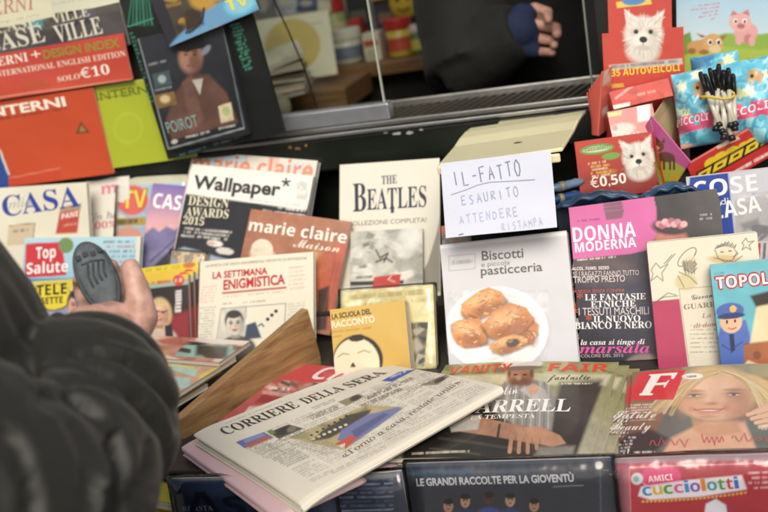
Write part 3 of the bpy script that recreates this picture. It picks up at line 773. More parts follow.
for x, y in ((580, 299.5), (574.8, 315), (589, 321.5)): t('*', (x - 3, y + 3), (x + 3, y + 3), 10, 'bold', 'd8583c')
t('e la casa si tinge di', (574.6, 345), (645, 344), 5, 'serifbi', 'e8e0e0'); t('marsala', (579.5, 353.4), (650, 352.4), 9.5, 'serifbi', 'd04f9a'); t('IL COLORE DEL 2015', (575.6, 357.6), (623.5, 356.6), 3, 'sans', 'b8b0b0')
s.done()
donna = s
bpy.context.view_layer.update()
for i in (1, 2):
    M = s.M.copy(); off = s.n * (-0.0085 * i) + s.y * (0.0045 * i) + s.x * (0.002 * i)
    M.translation = M.translation + Vector(off)
    dup(s.root, M @ Matrix.Rotation(math.radians(0.9 * i), 4, 'Z'), donna_lab[i])

s = Sheet('sketch_cover_book', 'crimson-spined book with a cream jacket of pencil sketches in front of the black weekly', 'book', Plane(1.232, 76), (646.5, 243), (757, 232.5), (661, 375), shelf=SH, t=0.02, res=.6, base='dcd8c4', spine='8e2a48')
a = s.art
a.poly([(650, 301.5), (800, 288), (800, 390), (640, 390)], 'b03e60', 1).poly([(678, 288.5), (764, 281), (772, 380), (690, 380)], 'd9d4c0', 1)
P = lambda L_, w=0.9, c='5f5c50', q=.85: a.line(L_, w, c, q)
P([(657, 301), (668, 293), (676, 295)]); P([(654, 303), (664, 297), (678, 296)]); P([(651, 270), (656, 263), (660, 268), (668, 264), (662, 273), (663, 281), (657, 276), (651, 281), (653, 274), (651, 270)]); P([(664, 264), (672, 255)]); P([(667, 263), (675, 254)])
for i in range(20):
    t0 = i * .33; P([(687 + 9 * math.cos(t0) - 2 * math.sin(t0), 257 + 8 * math.sin(t0) - 5 * math.cos(t0)), (687 + 9 * math.cos(t0 + .33) - 2 * math.sin(t0 + .33), 257 + 8 * math.sin(t0 + .33) - 5 * math.cos(t0 + .33))], .9)
a.ell(690, 263, 7, 8, 'd6c9a4', 0, .3, .6).ell(686, 282, 11, 9, 'c8bb80', 0, .3, .7); P([(679, 272), (690, 277), (697, 284)]); P([(678, 276), (684, 287)]); P([(694, 262), (697, 264), (694, 267)])
a.ell(727, 254, 9, 8, 'd8ccaa', 0, .3, .6).ell(724, 259, 16, 4, 'ccae70', 0, .5, .8); P([(735, 250), (738, 254), (733, 257)]); P([(714, 258), (734, 262), (742, 256)])
for i in range(16): P([(715 + i * 1.3, 249 - 3 * math.sin(i * .2)), (718 + i * 1.2, 241 + .5 * abs(i - 8) + (i % 3))], .9, '4e4c44'); P([(682 + i * .9, 262 - (i % 3)), (684 + i * .7, 270 + (i % 4) * 1.5)], .7, '6a6858')
P([(715, 250), (718, 258), (725, 262), (733, 260), (737, 252)], .9, '4e4c44'); P([(684, 262), (686, 270), (692, 273), (697, 268)], .9, '4e4c44'); P([(721, 252), (723, 252)], 1.4, '3a3833'); P([(729, 251), (731, 251)], 1.4, '3a3833')
P([(742, 243), (746, 238), (748, 242), (754, 241), (749, 245), (751, 250), (746, 247), (742, 250), (744, 245), (742, 243)])
P([(679, 289), (764, 282)], .7, '9a947f'); P([(679, 289), (691, 378)], .7, '9a947f')
a.para(690, 322, 745, 348, 6, '8a8474', .02, 1.4).dash((690, 353), (730, 352), 1.4, '8a8474')
s.text('Giovannino', (692, 300), (727, 295), 5, 'script', '55503f', 'title').text('GUARESCHI', (684, 309.5), (738, 304.5), 5, 'serif', '8a8066', 'title').text('La vita', (702, 318), (726, 315), 4.4, 'serifi', 'b05050', 'title')
s.text('di don', (694, 328), (716, 326), 4.4, 'serifi', 'b05050', 'title')
s.done()

s = Sheet('comic_digest', 'turquoise pocket comic with a white title at the right end of the row', 'comic', Plane(1.208, 77), (710, 266), (792, 257.5), (716.5, 374), shelf=SH, t=0.013, base='5fb0bd')
a = s.art
a.grad((710, 260), (716, 374), '68b7c2', '58a4b8').dash((715, 275), (725, 274), 2, '3f7f8c', .7, 1.3)
a.ell(733, 352, 17, 30, '4a68b0', 0, .1).poly([(717, 340), (722, 322), (746, 320), (752, 345), (750, 376), (716, 376)], '4a68b0', 2).ell(731, 322, 11, 11, 'd9b08e', 0, .1).ell(730, 311, 14, 8, '4562ac', -6, .1).ell(731, 316, 14, 3, '24386c', -6, .2).ell(733, 309, 3.5, 3.5, 'd8b45a', 0, .1)
a.ell(727, 322, 1.3, 1.8, '201c1c', 0, .3).ell(735, 321, 1.3, 1.8, '201c1c', 0, .3).line([(728, 328), (732, 329.5), (736, 327.5)], 1, '7a3a2a').poly([(729, 334), (734, 334), (735, 350), (731, 353)], '20284a', .8).line([(722, 345), (730, 350), (742, 342)], 1.2, '2c427e')
a.poly([(744, 344), (792, 338), (792, 380), (744, 380)], 'a05f3c', 1).line([(744, 344), (792, 338)], 1.2, '6e3a22').ell(757, 355, 4, 4, '7a4a30', 0, .3)
a.poly([(758, 300), (792, 292), (792, 338), (750, 343)], 'e6cfa6', 3).poly([(750, 296), (792, 285), (792, 300), (756, 307)], '2c241f', 3)
a.noise(12, .08, 3).poly([(737, 372), (748, 360), (768, 368), (770, 380), (736, 380)], 'd9c9a8', 2)
for dx, dy in ((-1.2, 0), (1.2, 0), (0, 1.2), (0, -1.2), (1, 1), (-1, -1)): s.text('TOPOLINO', (716.5 + dx, 289.3 + dy), (803 + dx, 280.5 + dy), 12, 'bold', 'b5303a', 'title')
s.text('TOPOLINO', (717, 289), (802, 280.4), 11.4, 'bold', 'f0ece6', 'title')
s.done()

s = Sheet('home_magazine', 'grey and blue home magazine at the right end, behind the sketch-covered book', 'magazine', Plane(1.345, 84), (686, 178.5), (800, 164.5), (676, 255), shelf=SH, t=0.008, base='c8c9d2')
a = s.art
a.poly([(690, 176), (728, 172), (736, 250), (684, 255)], '2f4aa0', 1).poly([(735, 200), (800, 190), (800, 260), (735, 260)], 'b4b2b4', 2).collage([(738, 196), (800, 186), (800, 260), (736, 260)], ['bdbbbc', '8a8a90', 'd2d0ce', '77787e'], 24, 9, 12)
s.text('COSE', (694, 199), (758, 190.5), 16.5, 'bold', 'f2f2f4', 'title').text('di', (721, 205), (729, 204), 6.5, 'sans', 'e6e8f0', 'title').text('CASA', (714, 220), (762, 211), 16, 'bold', 'f2f2f4', 'title')
s.done()
s = Sheet('striped_magazine', 'thin magazine with red and white stripes squeezed behind the comic', 'magazine', Plane(1.312, 80), (757, 243), (800, 239), (752, 300), shelf=SH, t=0.006, base='c8c0ba')
for i in range(8): s.art.poly([(758 + i * 5.5, 243), (761 + i * 5.5, 243), (757 + i * 5.5, 300), (754 + i * 5.5, 300)], ('a03a3a', '6a6a78')[i % 2], .8)
s.done()

# ================================================================== back row, left to right
s = Sheet('home_magazine', 'cream home magazine with blue serif capitals and a small red box', 'magazine', Plane(1.440, 75), (-25, 189.5), (85.5, 182), (-30, 250), shelf=ST, t=0.008, base='ddd8c2')
a = s.art
a.noise(30, .04, 5).poly([(60, 207.5), (80, 203.5), (77, 233), (55, 234)], 'b5452f', 1).poly([(60, 207.5), (81, 203), (80, 209), (59, 213)], 'a98f70', 1).poly([(8, 226), (34, 223), (32, 244), (6, 246)], 'cbb99a', 1).line([(8, 226), (34, 223), (32, 244)], .8, '6a5a48')
a.dash((12, 233), (30, 231), 3, '6a5a48', .7, 2).dash((61, 227), (76, 224.5), 2, 'e0b8a0', .8, 1.6)
s.text('CASA', (2.5, 216.8), (80, 206), 20, 'serif', '2b3f97', 'title').text('mia', (8, 209), (31, 205.5), 9, 'serifi', 'a8aab0', 'title').text('PANE', (61, 219.5), (79, 215.8), 5.4, 'boldi', 'f0e4dc')
s.done()
s = Sheet('white_magazine', 'white magazine with small pink and grey words between the cream and the film-wrapped magazines', 'magazine', Plane(1.452, 66), (87, 180), (130, 176), (77, 245), shelf=ST, t=0.008, base='dfdcd0')
s.art.noise(30, .03, 5)
s.text('m', (102, 194.5), (117, 193), 11, 'bold', 'dc7a90', 'title').text('Un ho', (90, 220.5), (118, 217.8), 6.6, 'serifi', '7a7a78').text('100%', (88.5, 230), (116, 227), 7, 'serif', 'd0677c')
s.done()
s = Sheet('television_magazine', 'film-wrapped listings magazine with yellow letters on a red disc', 'magazine', Plane(1.440, 64), (117.5, 178), (187, 174), (114, 245), shelf=ST, t=0.01, base='9fb8c8')
a = s.art
a.collage(None, ['a8bccb', 'c3b8a4', 'd9c0a0', '93abc2', 'd8d4c4'], 36, 13, 4).rect(117, 170, 190, 186, 'd9d3b4', .05, 3, .8).ell(132, 200, 16, 15, 'd8645a', 0, .1).rect(115, 218, 146, 226, 'b59a3a', .04).ell(128, 236, 14, 9, 'd0957c', 0, .3)
a.dash((117, 225), (142, 223), 5, '4a3a1a', .9, 3)
for dx, dy in ((-1, 0), (1, 0), (0, 1), (0, -1)): s.text('TV', (121 + dx, 209 + dy), (147 + dx, 207 + dy), 18, 'bold', 'b5702a', 'title')
s.text('TV', (121.3, 208.7), (146.7, 206.8), 17.6, 'bold', 'ecd24e', 'title')
s.done(film=True)
s = Sheet('travel_magazine', 'tilted magazine with purple mountains at sunset, beside the black design magazine', 'magazine', Plane(1.428, 63), (152.5, 183), (238, 190), (139, 266), shelf=ST, t=0.007, base='8d80b0')
a = s.art
a.grad((150, 180), (145, 232), '6f63a6', 'd9a0a6').rect(140, 215, 240, 240, 'd8a8a4', 0, 12, .6)
a.poly([(138, 240), (148, 231), (153, 227), (159, 232), (166, 226), (174, 230), (182, 224), (240, 226), (240, 300), (135, 300)], '6f6a92', 2).poly([(140, 256), (160, 248), (172, 250), (190, 238), (240, 240), (240, 300), (130, 300)], '7d789c', 2)
a.photo([(138, 226), (240, 222), (240, 300), (130, 300)], 3, 1.2).poly([(150, 270), (183, 236), (182, 250), (156, 278)], '23232e', 2).line([(150, 262), (176, 238)], 2, '55526e')
s.text('CASA', (152, 207), (191, 211.5), 14.5, 'bold', 'f0eeea', 'title')
s.done()
s = Sheet('fashion_monthly', 'fashion monthly showing only its salmon title above the black design magazine', 'magazine', Plane(1.412, 61), (191.7, 150.3), (317, 160.2), (181, 262), shelf=ST, t=0.012, base='c8d2d4')
a = s.art
a.blotch(None, ['bcd0d6', 'd9d2c4', 'd4bcae', 'c4d4da'], 26, 7)
s.text('marie claire', (190.8, 171.5), (311, 180.5), 18.5, 'bold', 'd98a6c', 'title'); s.done()
s = Sheet('design_magazine', 'black design magazine with a white title band and cream award lettering', 'magazine', Plane(1.397, 61), (191, 163.2), (313, 175.3), (171, 255), shelf=ST, t=0.012, base='16161a')
a = s.art
a.poly([(191, 160), (318, 172), (306, 210), (182, 193)], 'e4e3d9', 1).dash((248, 200), (300, 206), 1.4, '9a9a94', .7, 1.2).blotch([(296, 180), (310, 181), (306, 200), (296, 199)], ['e0dfd6', 'c9c8c0'], 4, 3)
a.dash((276, 208), (305, 212), 2, 'd8d4cc', .9, 1.4).dash((262, 211), (305, 216.5), 2, 'd8d4cc', .9, 1.4)
for i in range(3): a.dash((183 - i * 1.2, 229 + i * 3.6), (231 - i * 2, 233.4 + i * 3.4), 2.2, 'd4cfc4', .85, 1.5)
a.ell(214.5, 243.3, 8, 3.4, 'dcd6ca', 8, .15).ell(224.5, 251, 9, 3.6, 'd0cabe', 8, .15).ell(211, 243, 4, 1.4, 'b0683a', 8, .4, .6)
a.poly([(160, 262), (170, 252), (184, 247), (196, 250), (214, 256), (240, 262), (240, 330), (150, 330)], '8fa4b8', 2).poly([(150, 262), (175, 257), (200, 258), (240, 264), (240, 330), (140, 330)], 'b59a6a', 3)
s.text('Wallpaper', (191.5, 187.6), (279, 195.4), 13.4, 'sansx', '2d2d2f', 'title')
for k in range(5): th = 1.257 * k - 1.57; s.stroke([(285.5, 182), (285.5 + 4.6 * math.cos(th), 182 + 4.6 * math.sin(th))], 1.7, '2d2d2f', 'title')
s.text('DESIGN', (187.5, 204.6), (227.5, 207.6), 9.2, 'serif', 'dcd6b8').text('AWARDS', (184.6, 215.2), (227.5, 218.2), 8.6, 'serif', 'dcd6b8').text('2015', (182.4, 223.6), (203.2, 225.4), 7.6, 'serif', 'dcd6b8'); s.done()
s = Sheet('interiors_magazine', 'terracotta interiors magazine with a white lamp shade, behind the puzzle weekly', 'magazine', Plane(1.373, 60), (250.8, 208.7), (351.3, 221.8), (234, 292), shelf=ST, t=0.008, base='a06a4e')
a = s.art
a.noise(20, .12, 4).ell(262, 250, 11, 11, 'd9cdb4', 8, .08).rect(250, 250, 275, 262, 'd9cdb4', -.1, 2, .6).ell(316, 266, 14, 14, 'c9a468', 0, .5, .7).poly([(318, 256), (346, 238), (350, 330), (300, 330)], 'b5533c', 3, .8).poly([(318, 290), (330, 285), (326, 330), (316, 330)], '3a2a22', 2)
a.photo(None, 7, 1.0)
for i in range(5): a.line([(335 + i * 4, 262), (322 + i * 4, 318)], 1.2, '8e3a2a', .6)
s.text('marie claire', (248.3, 230.3), (346, 243.6), 11.6, 'bold', 'f0e8dc', 'title').text('Maison', (293, 247), (339.5, 252.5), 8.5, 'script', 'ecdfd0', 'title'); s.done()

s = Sheet('display_board', 'tall cream music board with a grey disc sleeve before it', 'display board', Plane(1.407, 63), (339.8, 164.8), (439.5, 158), (336, 292), shelf=ST, t=0.003, base='dcd8c8', body='backing_card', face_name='board')
a = s.art
a.noise(40, .04, 3).poly([(440, 215), (437, 232), (428, 262), (412, 292), (440, 292)], '8f8b7c', 1)
s.text('THE', (381.7, 184.4), (397, 183.2), 8.4, 'serif', '22243a', 'title').text('B', (353.2, 211.8), (366.4, 210.8), 34 * .82, 'serif', '22243a', 'title').text('EATLES', (367, 210), (426.5, 206.6), 20.5, 'serif', '22243a', 'title').stroke([(392.3, 206), (392.5, 213)], 3.2, '22243a', 'title')
s.text('COLLEZIONE COMPLETA!', (348, 226), (426.5, 222), 4.4, 'sans', '6a6862'); s.done()
s = Sheet('disc_sleeve', 'grey square disc sleeve with a red tag leaning on the cream display board', 'disc sleeve', Plane(1.387, 62), (350.6, 231.8), (422.5, 227.8), (341, 285), shelf=ST, t=0.008, base='b4b3a8', body='case')
a = s.art
a.collage(None, ['b8b7aa', 'c9c8bc', 'a3a296', 'd2d1c6', '8d8c84'], 50, 12, 2).collage([(352, 240), (400, 238), (398, 268), (352, 268)], ['b9b8aa', '6d6c66', 'c4c3b8', 'a9a89c'], 14, 7, 8).line([(376, 250), (380, 258), (388, 253), (384, 262)], 1.6, '33322f').line([(376, 262), (386, 258), (392, 262)], 1.6, '33322f')
a.ell(410, 236, 9, 20, 'e2e2da', 20, .9, .8).dash((356, 279), (372, 278), 2.5, '4a4a46', .8, 2).poly([(340, 282), (404, 280), (403, 284), (340, 286)], '2a2a28', 1)
a.photo(None, 3, .7).poly([(374, 277), (401, 274), (399, 290), (372, 291)], 'b83832', .8).line([(391, 276.5), (388, 279.5), (395, 282)], 1.2, 'd8b0a8'); s.done()

s = Sheet('puzzle_weekly', 'cream puzzle weekly with a red title and a drawn portrait, left of the plank', 'magazine', Plane(1.336, 59), (199.8, 261.6), (313.4, 251.8), (192.3, 338.7), shelf=SH, t=0.008, base='ddd8c4', gloss=False, res=.65)
a = s.art
a.noise(40, .03, 3).line([(223, 293.2), (286, 287.8)], 1.8, 'b23336').dash((224, 297.5), (284, 292.5), 1.4, '9a968a', .6, 1.2)
for i in range(6): a.dash((202 - i * .5, 288 + i * 3), (217 - i * .5, 286.6 + i * 3), 1.4, 'd69a94', .6, 1.2).dash((289, 269 + i * 4.2), (305, 267.5 + i * 4.2), 1.8, 'd69a94', .7, 1.2)
for i in range(12): a.dash((200 - i * .4, 309 + i * 2.7), (217 - i * .4, 307.6 + i * 2.7), 1.3, '8a867c', .6, 1.1).dash((288, 305 + i * 2.7), (305, 303.4 + i * 2.7), 1.3, '8a867c', .5, 1.1)
a.dash((223, 305), (232, 304), 1.6, '6a665c', .7, 1.2).dash((243, 303.6), (266, 301.6), 1.6, '6a665c', .7, 1.2)
a.line([(286, 303.5), (221.5, 309), (217, 342)], .9, '8d8a80').line([(246.5, 307.5), (246, 320)], .9, '8d8a80').line([(286, 303.5), (284, 340)], .9, '8d8a80').poly([(222, 309.5), (246, 307.5), (246, 342), (217, 342)], 'c9c5b6', .8)
a.face(235, 324, 8.4, 11, 'cfcabb', '3c3a36', -5, smile=False, coat='55524c').poly([(247, 325), (256, 322), (262, 338), (245, 340)], '3c465c', 1.5)
for x, y in ((268, 319.5), (272.2, 315.2), (276.2, 311.3)): a.ell(x, y, 1.9, 1.8, '2d2b29', 0, .2)
a.line([(259, 326), (262, 324), (264, 326.5)], 1.4, '3c3a36')
s.text('LA RIVISTA CHE VANTA INNUMEREVOLI TENTATIVI DI IMITAZIONE', (205.6, 267.2), (306.8, 259.4), 2.4, 'sans', '6f6c62')
s.text('LA SETTIMANA', (212.5, 278.8), (268, 274.2), 6.6, 'sansx', 'b8262d', 'title').text('ENIGMISTICA', (223.6, 289.8), (285.6, 284), 9.6, 'sansx', 'b8262d', 'title')
s.done()

s = Sheet('brown_magazine', 'brown magazine with two white letters showing behind the light blue health magazine', 'magazine', Plane(1.418, 64), (-30, 239), (60, 234), (-34, 300), shelf=ST, t=0.006, base='6b4c3a')
s.art.noise(12, .15, 2); s.text('Benessere', (-44, 263), (22, 259.5), 13, 'bold', 'e6ddd0', 'title'); s.done()
s = Sheet('health_magazine', 'light blue health magazine with a red two-word title box, left of the raised hand', 'magazine', Plane(1.398, 64), (24.8, 238), (141, 236.4), (21, 300), shelf=ST, t=0.008, base='a9cbd6')
a = s.art
a.grad((24, 238), (24, 290), 'aed0d8', '8fb8cc').rect(20, 279, 150, 288, '4a7fb0', .01, 2).ell(66.5, 245.5, 7.5, 7.5, '6f8a52', 0, .1).dash((63, 248), (71, 247.5), 5, 'd8dcc4', .9, 3)
for i in range(6): a.dash((104 + (i % 2) * 3, 243 + i * 5), (135, 242.6 + i * 5), 2.2, ('4a5a66', 'c05a50')[i in (1, 4)], .8, 1.5)
a.poly([(137, 236), (145, 236), (143, 262), (136, 262)], 'd9d6bc', 1)
a.poly([(26, 243.8), (62, 242), (67, 275.4), (24.5, 278)], 'c22f33', .8).ell(66.5, 245.5, 7.5, 7.5, '6f8a52', 0, .1)
s.text('Top', (36.3, 259), (56.2, 257.4), 11.4, 'bold', 'f2ece8', 'title').text('Salute', (26.8, 274.4), (68.6, 271.6), 11, 'bold', 'f2ece8', 'title'); s.done()
s = Sheet('television_weekly', 'television weekly with a yellow oval logo and a dark-haired man, left of the hand', 'magazine', Plane(1.352, 63), (31, 281.5), (112, 277), (28, 345), shelf=SH, t=0.006, base='9a9fb0')
a = s.art
a.collage(None, ['8f97ac', 'a8a2a0', 'b0b4c0', '7d859c'], 24, 14, 6).ell(56, 284, 24, 9, 'd8c838', 0, .1, .9).ell(52, 297, 20, 14, '55481a', 0, .06).ell(52, 296.5, 19, 13, 'dfcb2e', 0, .06)
a.face(77, 306, 9, 13, 'cf9c80', '2a2320', 4, coat='3a3f52').face(58, 326, 8, 11, 'c28a6e', '221c1a', -6, coat='5a4a4a')
s.text('TELE', (36.5, 296), (67, 293.6), 10.5, 'bold', '2a2416', 'title').text('SETTE', (41, 304.5), (63, 302.8), 6.5, 'bold', '2a2416', 'title'); s.done()
lab = ['front copy of the yellow-headed weekly with a smiling blonde woman', 'second copy of the yellow-headed weekly, just behind the blonde cover', 'hindmost copy of the yellow-headed weekly, standing tallest in its stack']
s = Sheet('gossip_weekly', lab[0], 'magazine', Plane(1.336, 62), (126, 281), (188.5, 274), (122, 340), shelf=SH, t=0.006, base='8e2f30', group='copies of the yellow-headed weekly')
a = s.art
a.grad((126, 290), (186, 336), '2c211f', '33201e').poly([(120, 281), (192, 273), (192, 279), (120, 288)], 'd9b93c', .8).poly([(120, 288), (192, 279), (192, 284), (120, 292)], '9ab0a0', .8).dash((140, 286.5), (172, 283), 3.4, 'c04a32', .9, 2).poly([(164, 318), (190, 310), (190, 345), (160, 345)], '9a2a30', 5, .8)
a.face(160, 313, 8.4, 11.5, 'd9a488', 'd0b684', 3, fem=True, coat='cbb4a8').line([(152, 312), (158, 311), (162, 312), (168, 311)], 1.2, '6a4a3c').poly([(165, 326), (172, 324), (174, 340), (166, 340)], '24242c', 1)
a.ell(179.5, 280.5, 5.6, 5.6, 'c83a30', 0, .1).dash((176, 283), (183, 282), 4, 'e8d0c0', .9, 2).poly([(176.5, 291), (182.5, 290.3), (181.5, 312), (175.5, 312.6)], 'd9d4cc', .6)
for i in range(6): a.line([(176.6, 293 + i * 3.2), (181.8, 292.4 + i * 3.2)], .9, '5a5650')
s.done()
bpy.context.view_layer.update()
for i in (1, 2):
    M = s.M.copy(); M.translation = M.translation + Vector(s.n * (-0.009 * i) + s.y * (0.006 * i) + s.x * (0.003 * i))
    dup(s.root, M @ Matrix.Rotation(math.radians(-0.5 * i), 4, 'Z'), lab[i])
s = Sheet('bright_yellow_weekly', 'bright yellow weekly whose top edge shows behind the stacked gossip weeklies', 'magazine', Plane(1.375, 62), (120, 271), (198, 261), (116, 320), shelf=ST, t=0.01, base='d9c42e')
s.art.dash((146, 272), (180, 268), 2.5, 'b0902a', .8, 2).ell(189, 265, 6, 3, 'c06a3a', -8, .3); s.done()
s = Sheet('film_wrapped_set', 'clear-wrapped set with a snowy picture below the black design magazine', 'magazine', Plane(1.385, 60), (172, 251), (206, 254), (160, 275), shelf=ST, t=0.008, base='c0a880')
s.art.blotch(None, ['c8b48c', 'd9ccb0', 'b08a54', '93a4b4'], 7, 5); s.done(film=True)

# ================================================================== lying magazines and papers at the front
def level(z): return Plane(pts=[(0, 0, z), (1, 0, z), (0, 1, z)])
def fan(s, n, labs, dxy, dz, rot, up=None):
    """copies of a lying or standing thing under it"""
    bpy.context.view_layer.update()
    for i in range(1, n):
        M = s.M.copy(); M.translation = M.translation + Vector((dxy[0] * i, dxy[1] * i, -dz * i))
        dup(s.root, M @ Matrix.Rotation(math.radians(rot * i), 4, 'Z'), labs[i])
labs = ['top society magazine of its stack, showing a reclining man in a flat cap', 'second society magazine from the top of the reclining-man stack', 'third society magazine down in the reclining-man stack', 'lowest society magazine of the reclining-man stack']
s = Sheet('society_magazine', labs[0], 'magazine', level(1.002), (446, 365), (619, 362), (408, 459), t=0.0045, base='8a8468', res=.65, group='copies of the reclining-man magazine',
          bend=bow(0.2, 0.2, 0.003, 0.0))
a = s.art
a.grad((440, 362), (430, 400), '8f8d62', 'a8a48c').collage([(440, 352), (625, 352), (612, 376), (436, 378)], ['75824e', '9a9a62', '6a7045', 'b0a878'], 50, 9, 3)
a.poly([(436, 377), (612, 374), (606, 386), (432, 388)], 'c3bf9c', 3)
a.poly([(420, 400), (470, 410), (500, 402), (560, 400), (590, 388), (602, 386), (574, 462), (400, 462)], '241f1c', 4).poly([(560, 384), (602, 380), (596, 400), (565, 440), (552, 430), (556, 405)], '352b24', 6)
a.poly([(440, 412), (490, 418), (560, 440), (575, 462), (400, 462), (424, 440)], '1d1a19', 3).line([(440, 440), (520, 452)], 3, '4a4440', .6).line([(430, 450), (480, 457)], 2, '56504a', .6)
# the man: cap, face, striped shirt, bent arm, hand on the knee
a.poly([(500, 388), (520, 379), (546, 384), (556, 400), (552, 432), (520, 432), (492, 412)], '8d8a84', 3)
for i in range(12): a.line([(505 + i * 4, 384), (500 + i * 4.4, 430)], 1.1, 'c9c4bc' if i % 2 else '5c5a58', .7)
a.ell(520, 378.5, 13, 8.5, 'a87860', 0, .3).ell(527, 380, 7, 7, '8d5c44', 0, .8, .7).ell(520, 384, 10, 3.6, '6a4632', 0, .7, .7).ell(516, 377, 2.4, .9, '2a1c16', 0, .4).ell(525, 377, 2.4, .9, '2a1c16', 0, .4).ell(520, 383, 4, .8, '7a3d34', 0, .4)
a.ell(520, 384, 12, 4.2, '5a4032', 0, .8, .75).ell(509.5, 375, 1.6, 5, '4a3428', 0, .8, .8).ell(532, 375, 2.2, 5, '3f2c22', 0, .8, .8).ell(519, 380, 2.6, 2.6, 'c89a80', 0, 1, .7).line([(516, 385), (525, 384.6)], .8, '6a3a32', .7)
a.ell(522, 366.5, 21, 4.6, 'd4cec0', -3, .15).ell(520, 370.4, 24, 2.2, '6b665e', -3, .4).ell(515, 364, 12, 2.4, 'e6e2d8', -3, .5)
a.poly([(520, 392), (534, 386), (546, 392), (552, 408), (540, 410), (530, 400)], 'b4b0ac', 2).poly([(526, 390), (536, 386), (540, 392), (532, 398)], 'c99a7c', 1.5)
a.poly([(452, 420), (470, 416), (500, 424), (524, 428), (540, 434), (536, 446), (500, 440), (462, 434)], 'a87a5e', 1.5).poly([(446, 420), (482, 417), (478, 432), (452, 434)], 'b9b4ac', 2).line([(500, 427), (498, 439)], 2.4, '33251e')
a.poly([(515, 430), (540, 428), (560, 436), (566, 444), (552, 448), (522, 442)], 'b5866a', 1.5)
for k in range(4): a.line([(512 + k * 8, 438), (510 + k * 9, 454 - (k == 3) * 4)], 4.0, 'b5866a').line([(516 + k * 8, 440), (515 + k * 9, 453)], .8, '7d5440', .8)
a.poly([(540, 448), (575, 446), (572, 462), (530, 462)], '8f8a80', 4, .8).photo([(425, 378), (610, 376), (590, 462), (400, 462)], 3, 1.0)
t = s.text
t('VANITY', (447, 375), (510, 373.6), 7.6, 'bold', 'd8432c', 'title'); t('FAIR', (548, 373), (608, 371.6), 7.6, 'bold', 'd8432c', 'title')
t('Colin', (493, 399), (518, 396), 8, 'script', 'f0ece6'); t('FARRELL', (462, 416), (570, 412.5), 12, 'serif', 'f2eeea', 'title'); t('LA TEMPESTA', (470, 422.4), (535, 420), 4, 'serif', 'e8e2dc')
t('fantastic', (548, 382), (590, 380), 5, 'script', '3a3a2a')
a.dash((560, 386), (592, 384.6), 1.6, 'e0dcc0', .9, 1.3).dash((412, 456), (470, 455), 2.4, 'd8d0b0', .8, 2)
s.done(); fan(s, 4, labs, (0.009, 0.002), 0.0045, -0.8)
labs = ['top celebrity weekly of its stack, a white letter on red and a blonde', 'second copy of the blonde-cover weekly, under the top one', 'bottom copy of the blonde-cover weekly']
s = Sheet('celebrity_weekly', labs[0], 'magazine', level(1.002), (632.5, 372), (792, 364.5), (587, 456), t=0.0045, base='6a4c38', res=.6, group='copies of the blonde-cover weekly', bend=bow(0.2, 0.2, 0.004, 0.0))
a = s.art
a.grad((620, 400), (600, 456), '8a6448', '2a2020').poly([(680, 360), (800, 360), (800, 380), (684, 380)], '8f8a6c', 4)
a.poly([(655, 440), (668, 402), (690, 392), (740, 420), (800, 400), (800, 460), (640, 460)], '5d625c', 5).poly([(705, 425), (745, 425), (760, 460), (660, 460), (672, 440)], 'd8a98c', 4).poly([(600, 440), (650, 430), (668, 440), (650, 460), (585, 460)], '231c1e', 4)
H = 'c9a878'
a.ell(716, 396, 42, 27, H, 0, .2).poly([(690, 380), (720, 373), (755, 378), (800, 396), (800, 420), (768, 410), (745, 400), (700, 392), (674, 408), (655, 411), (670, 395)], H, 3)
_r = random.Random(5)
def strands(n, p0, p1, p2, sp, cols):
    for _ in range(n):
        o, e = _r.uniform(-sp, sp), _r.uniform(-1, 1); pts = []
        for k in range(9):
            f = k / 8; b = [p0[j] * (1 - f) ** 2 + 2 * p1[j] * f * (1 - f) + p2[j] * f * f for j in (0, 1)]
            pts.append((b[0] + o * (.25 + f) + 1.2 * math.sin(f * 7 + o), b[1] + o * .28 * (.3 + f) + e))
        a.line(pts, _r.uniform(.45, 1.0), _r.choice(cols), _r.uniform(.2, .5))
HC_ = ['e8d4a8', 'a98654', 'd8bc88', '8a6838', 'f0e0bc', 'c4a470']
a.ell(714, 402, 37, 22, 'd2a386', 3, .2).ell(710, 391, 28, 11, 'deb69a', 0, 1.0, .9).ell(741, 408, 13, 16, 'a8745a', 20, 1.0, .75).ell(684, 404, 7, 14, 'b8866a', 0, 1.0, .5).ell(694, 409, 11, 5, 'd89880', 0, 1.0, .5).ell(730, 409, 10, 5, 'cf9078', 0, 1.0, .5)
a.poly([(692, 421), (712, 427), (738, 424), (742, 436), (712, 442), (694, 434)], 'c48e6e', 4, .8)
for x, y in ((694, 398.8), (734, 398)): a.ell(x, y - 1, 11, 4.4, 'a87860', 0, 1.0, .7).ell(x, y, 5, 1.1, 'd8d0c8', 0, .6, .8).ell(x, y, 2.2, 1.2, '4a5c60', 0, .5).ell(x, y - 1.2, 6.6, .8, '4a352a', 0, .8, .8).ell(x, y + 1.6, 6, .7, 'a07058', 0, 1.0, .6).ell(x, y - 5, 10, 1.2, '8f6c4a', 0, 1.0, .6)
a.ell(708, 404, 3, 4, 'e2bca2', 0, 1.0, .7).ell(711, 407, 6, 1.6, 'a86a54', 0, 1.0, .7).ell(709, 413, 13, 1.5, 'b8645c', 0, .8, .85).ell(709, 416, 11.5, 1.9, 'c87a70', 0, .8, .85).line([(694, 412.4), (700, 413.8), (709, 414.6), (718, 413.8), (724, 412)], .7, '7c3a36', .7).ell(709, 416.4, 6, .7, 'e0a8a0', 0, 1, .6).ell(709, 420, 9, 1.4, 'b07e66', 0, 1.0, .6).line([(694, 411.6), (700, 414.4), (709, 415.4), (719, 414.2), (726, 411)], 1.0, '8a403a', .75).ell(709, 414, 9, .8, 'e8dcd2', 0, .7, .75).ell(692, 412, 3, 3, 'b8846c', 0, 1, .5).ell(727, 411, 3, 3, 'b07a62', 0, 1, .5)
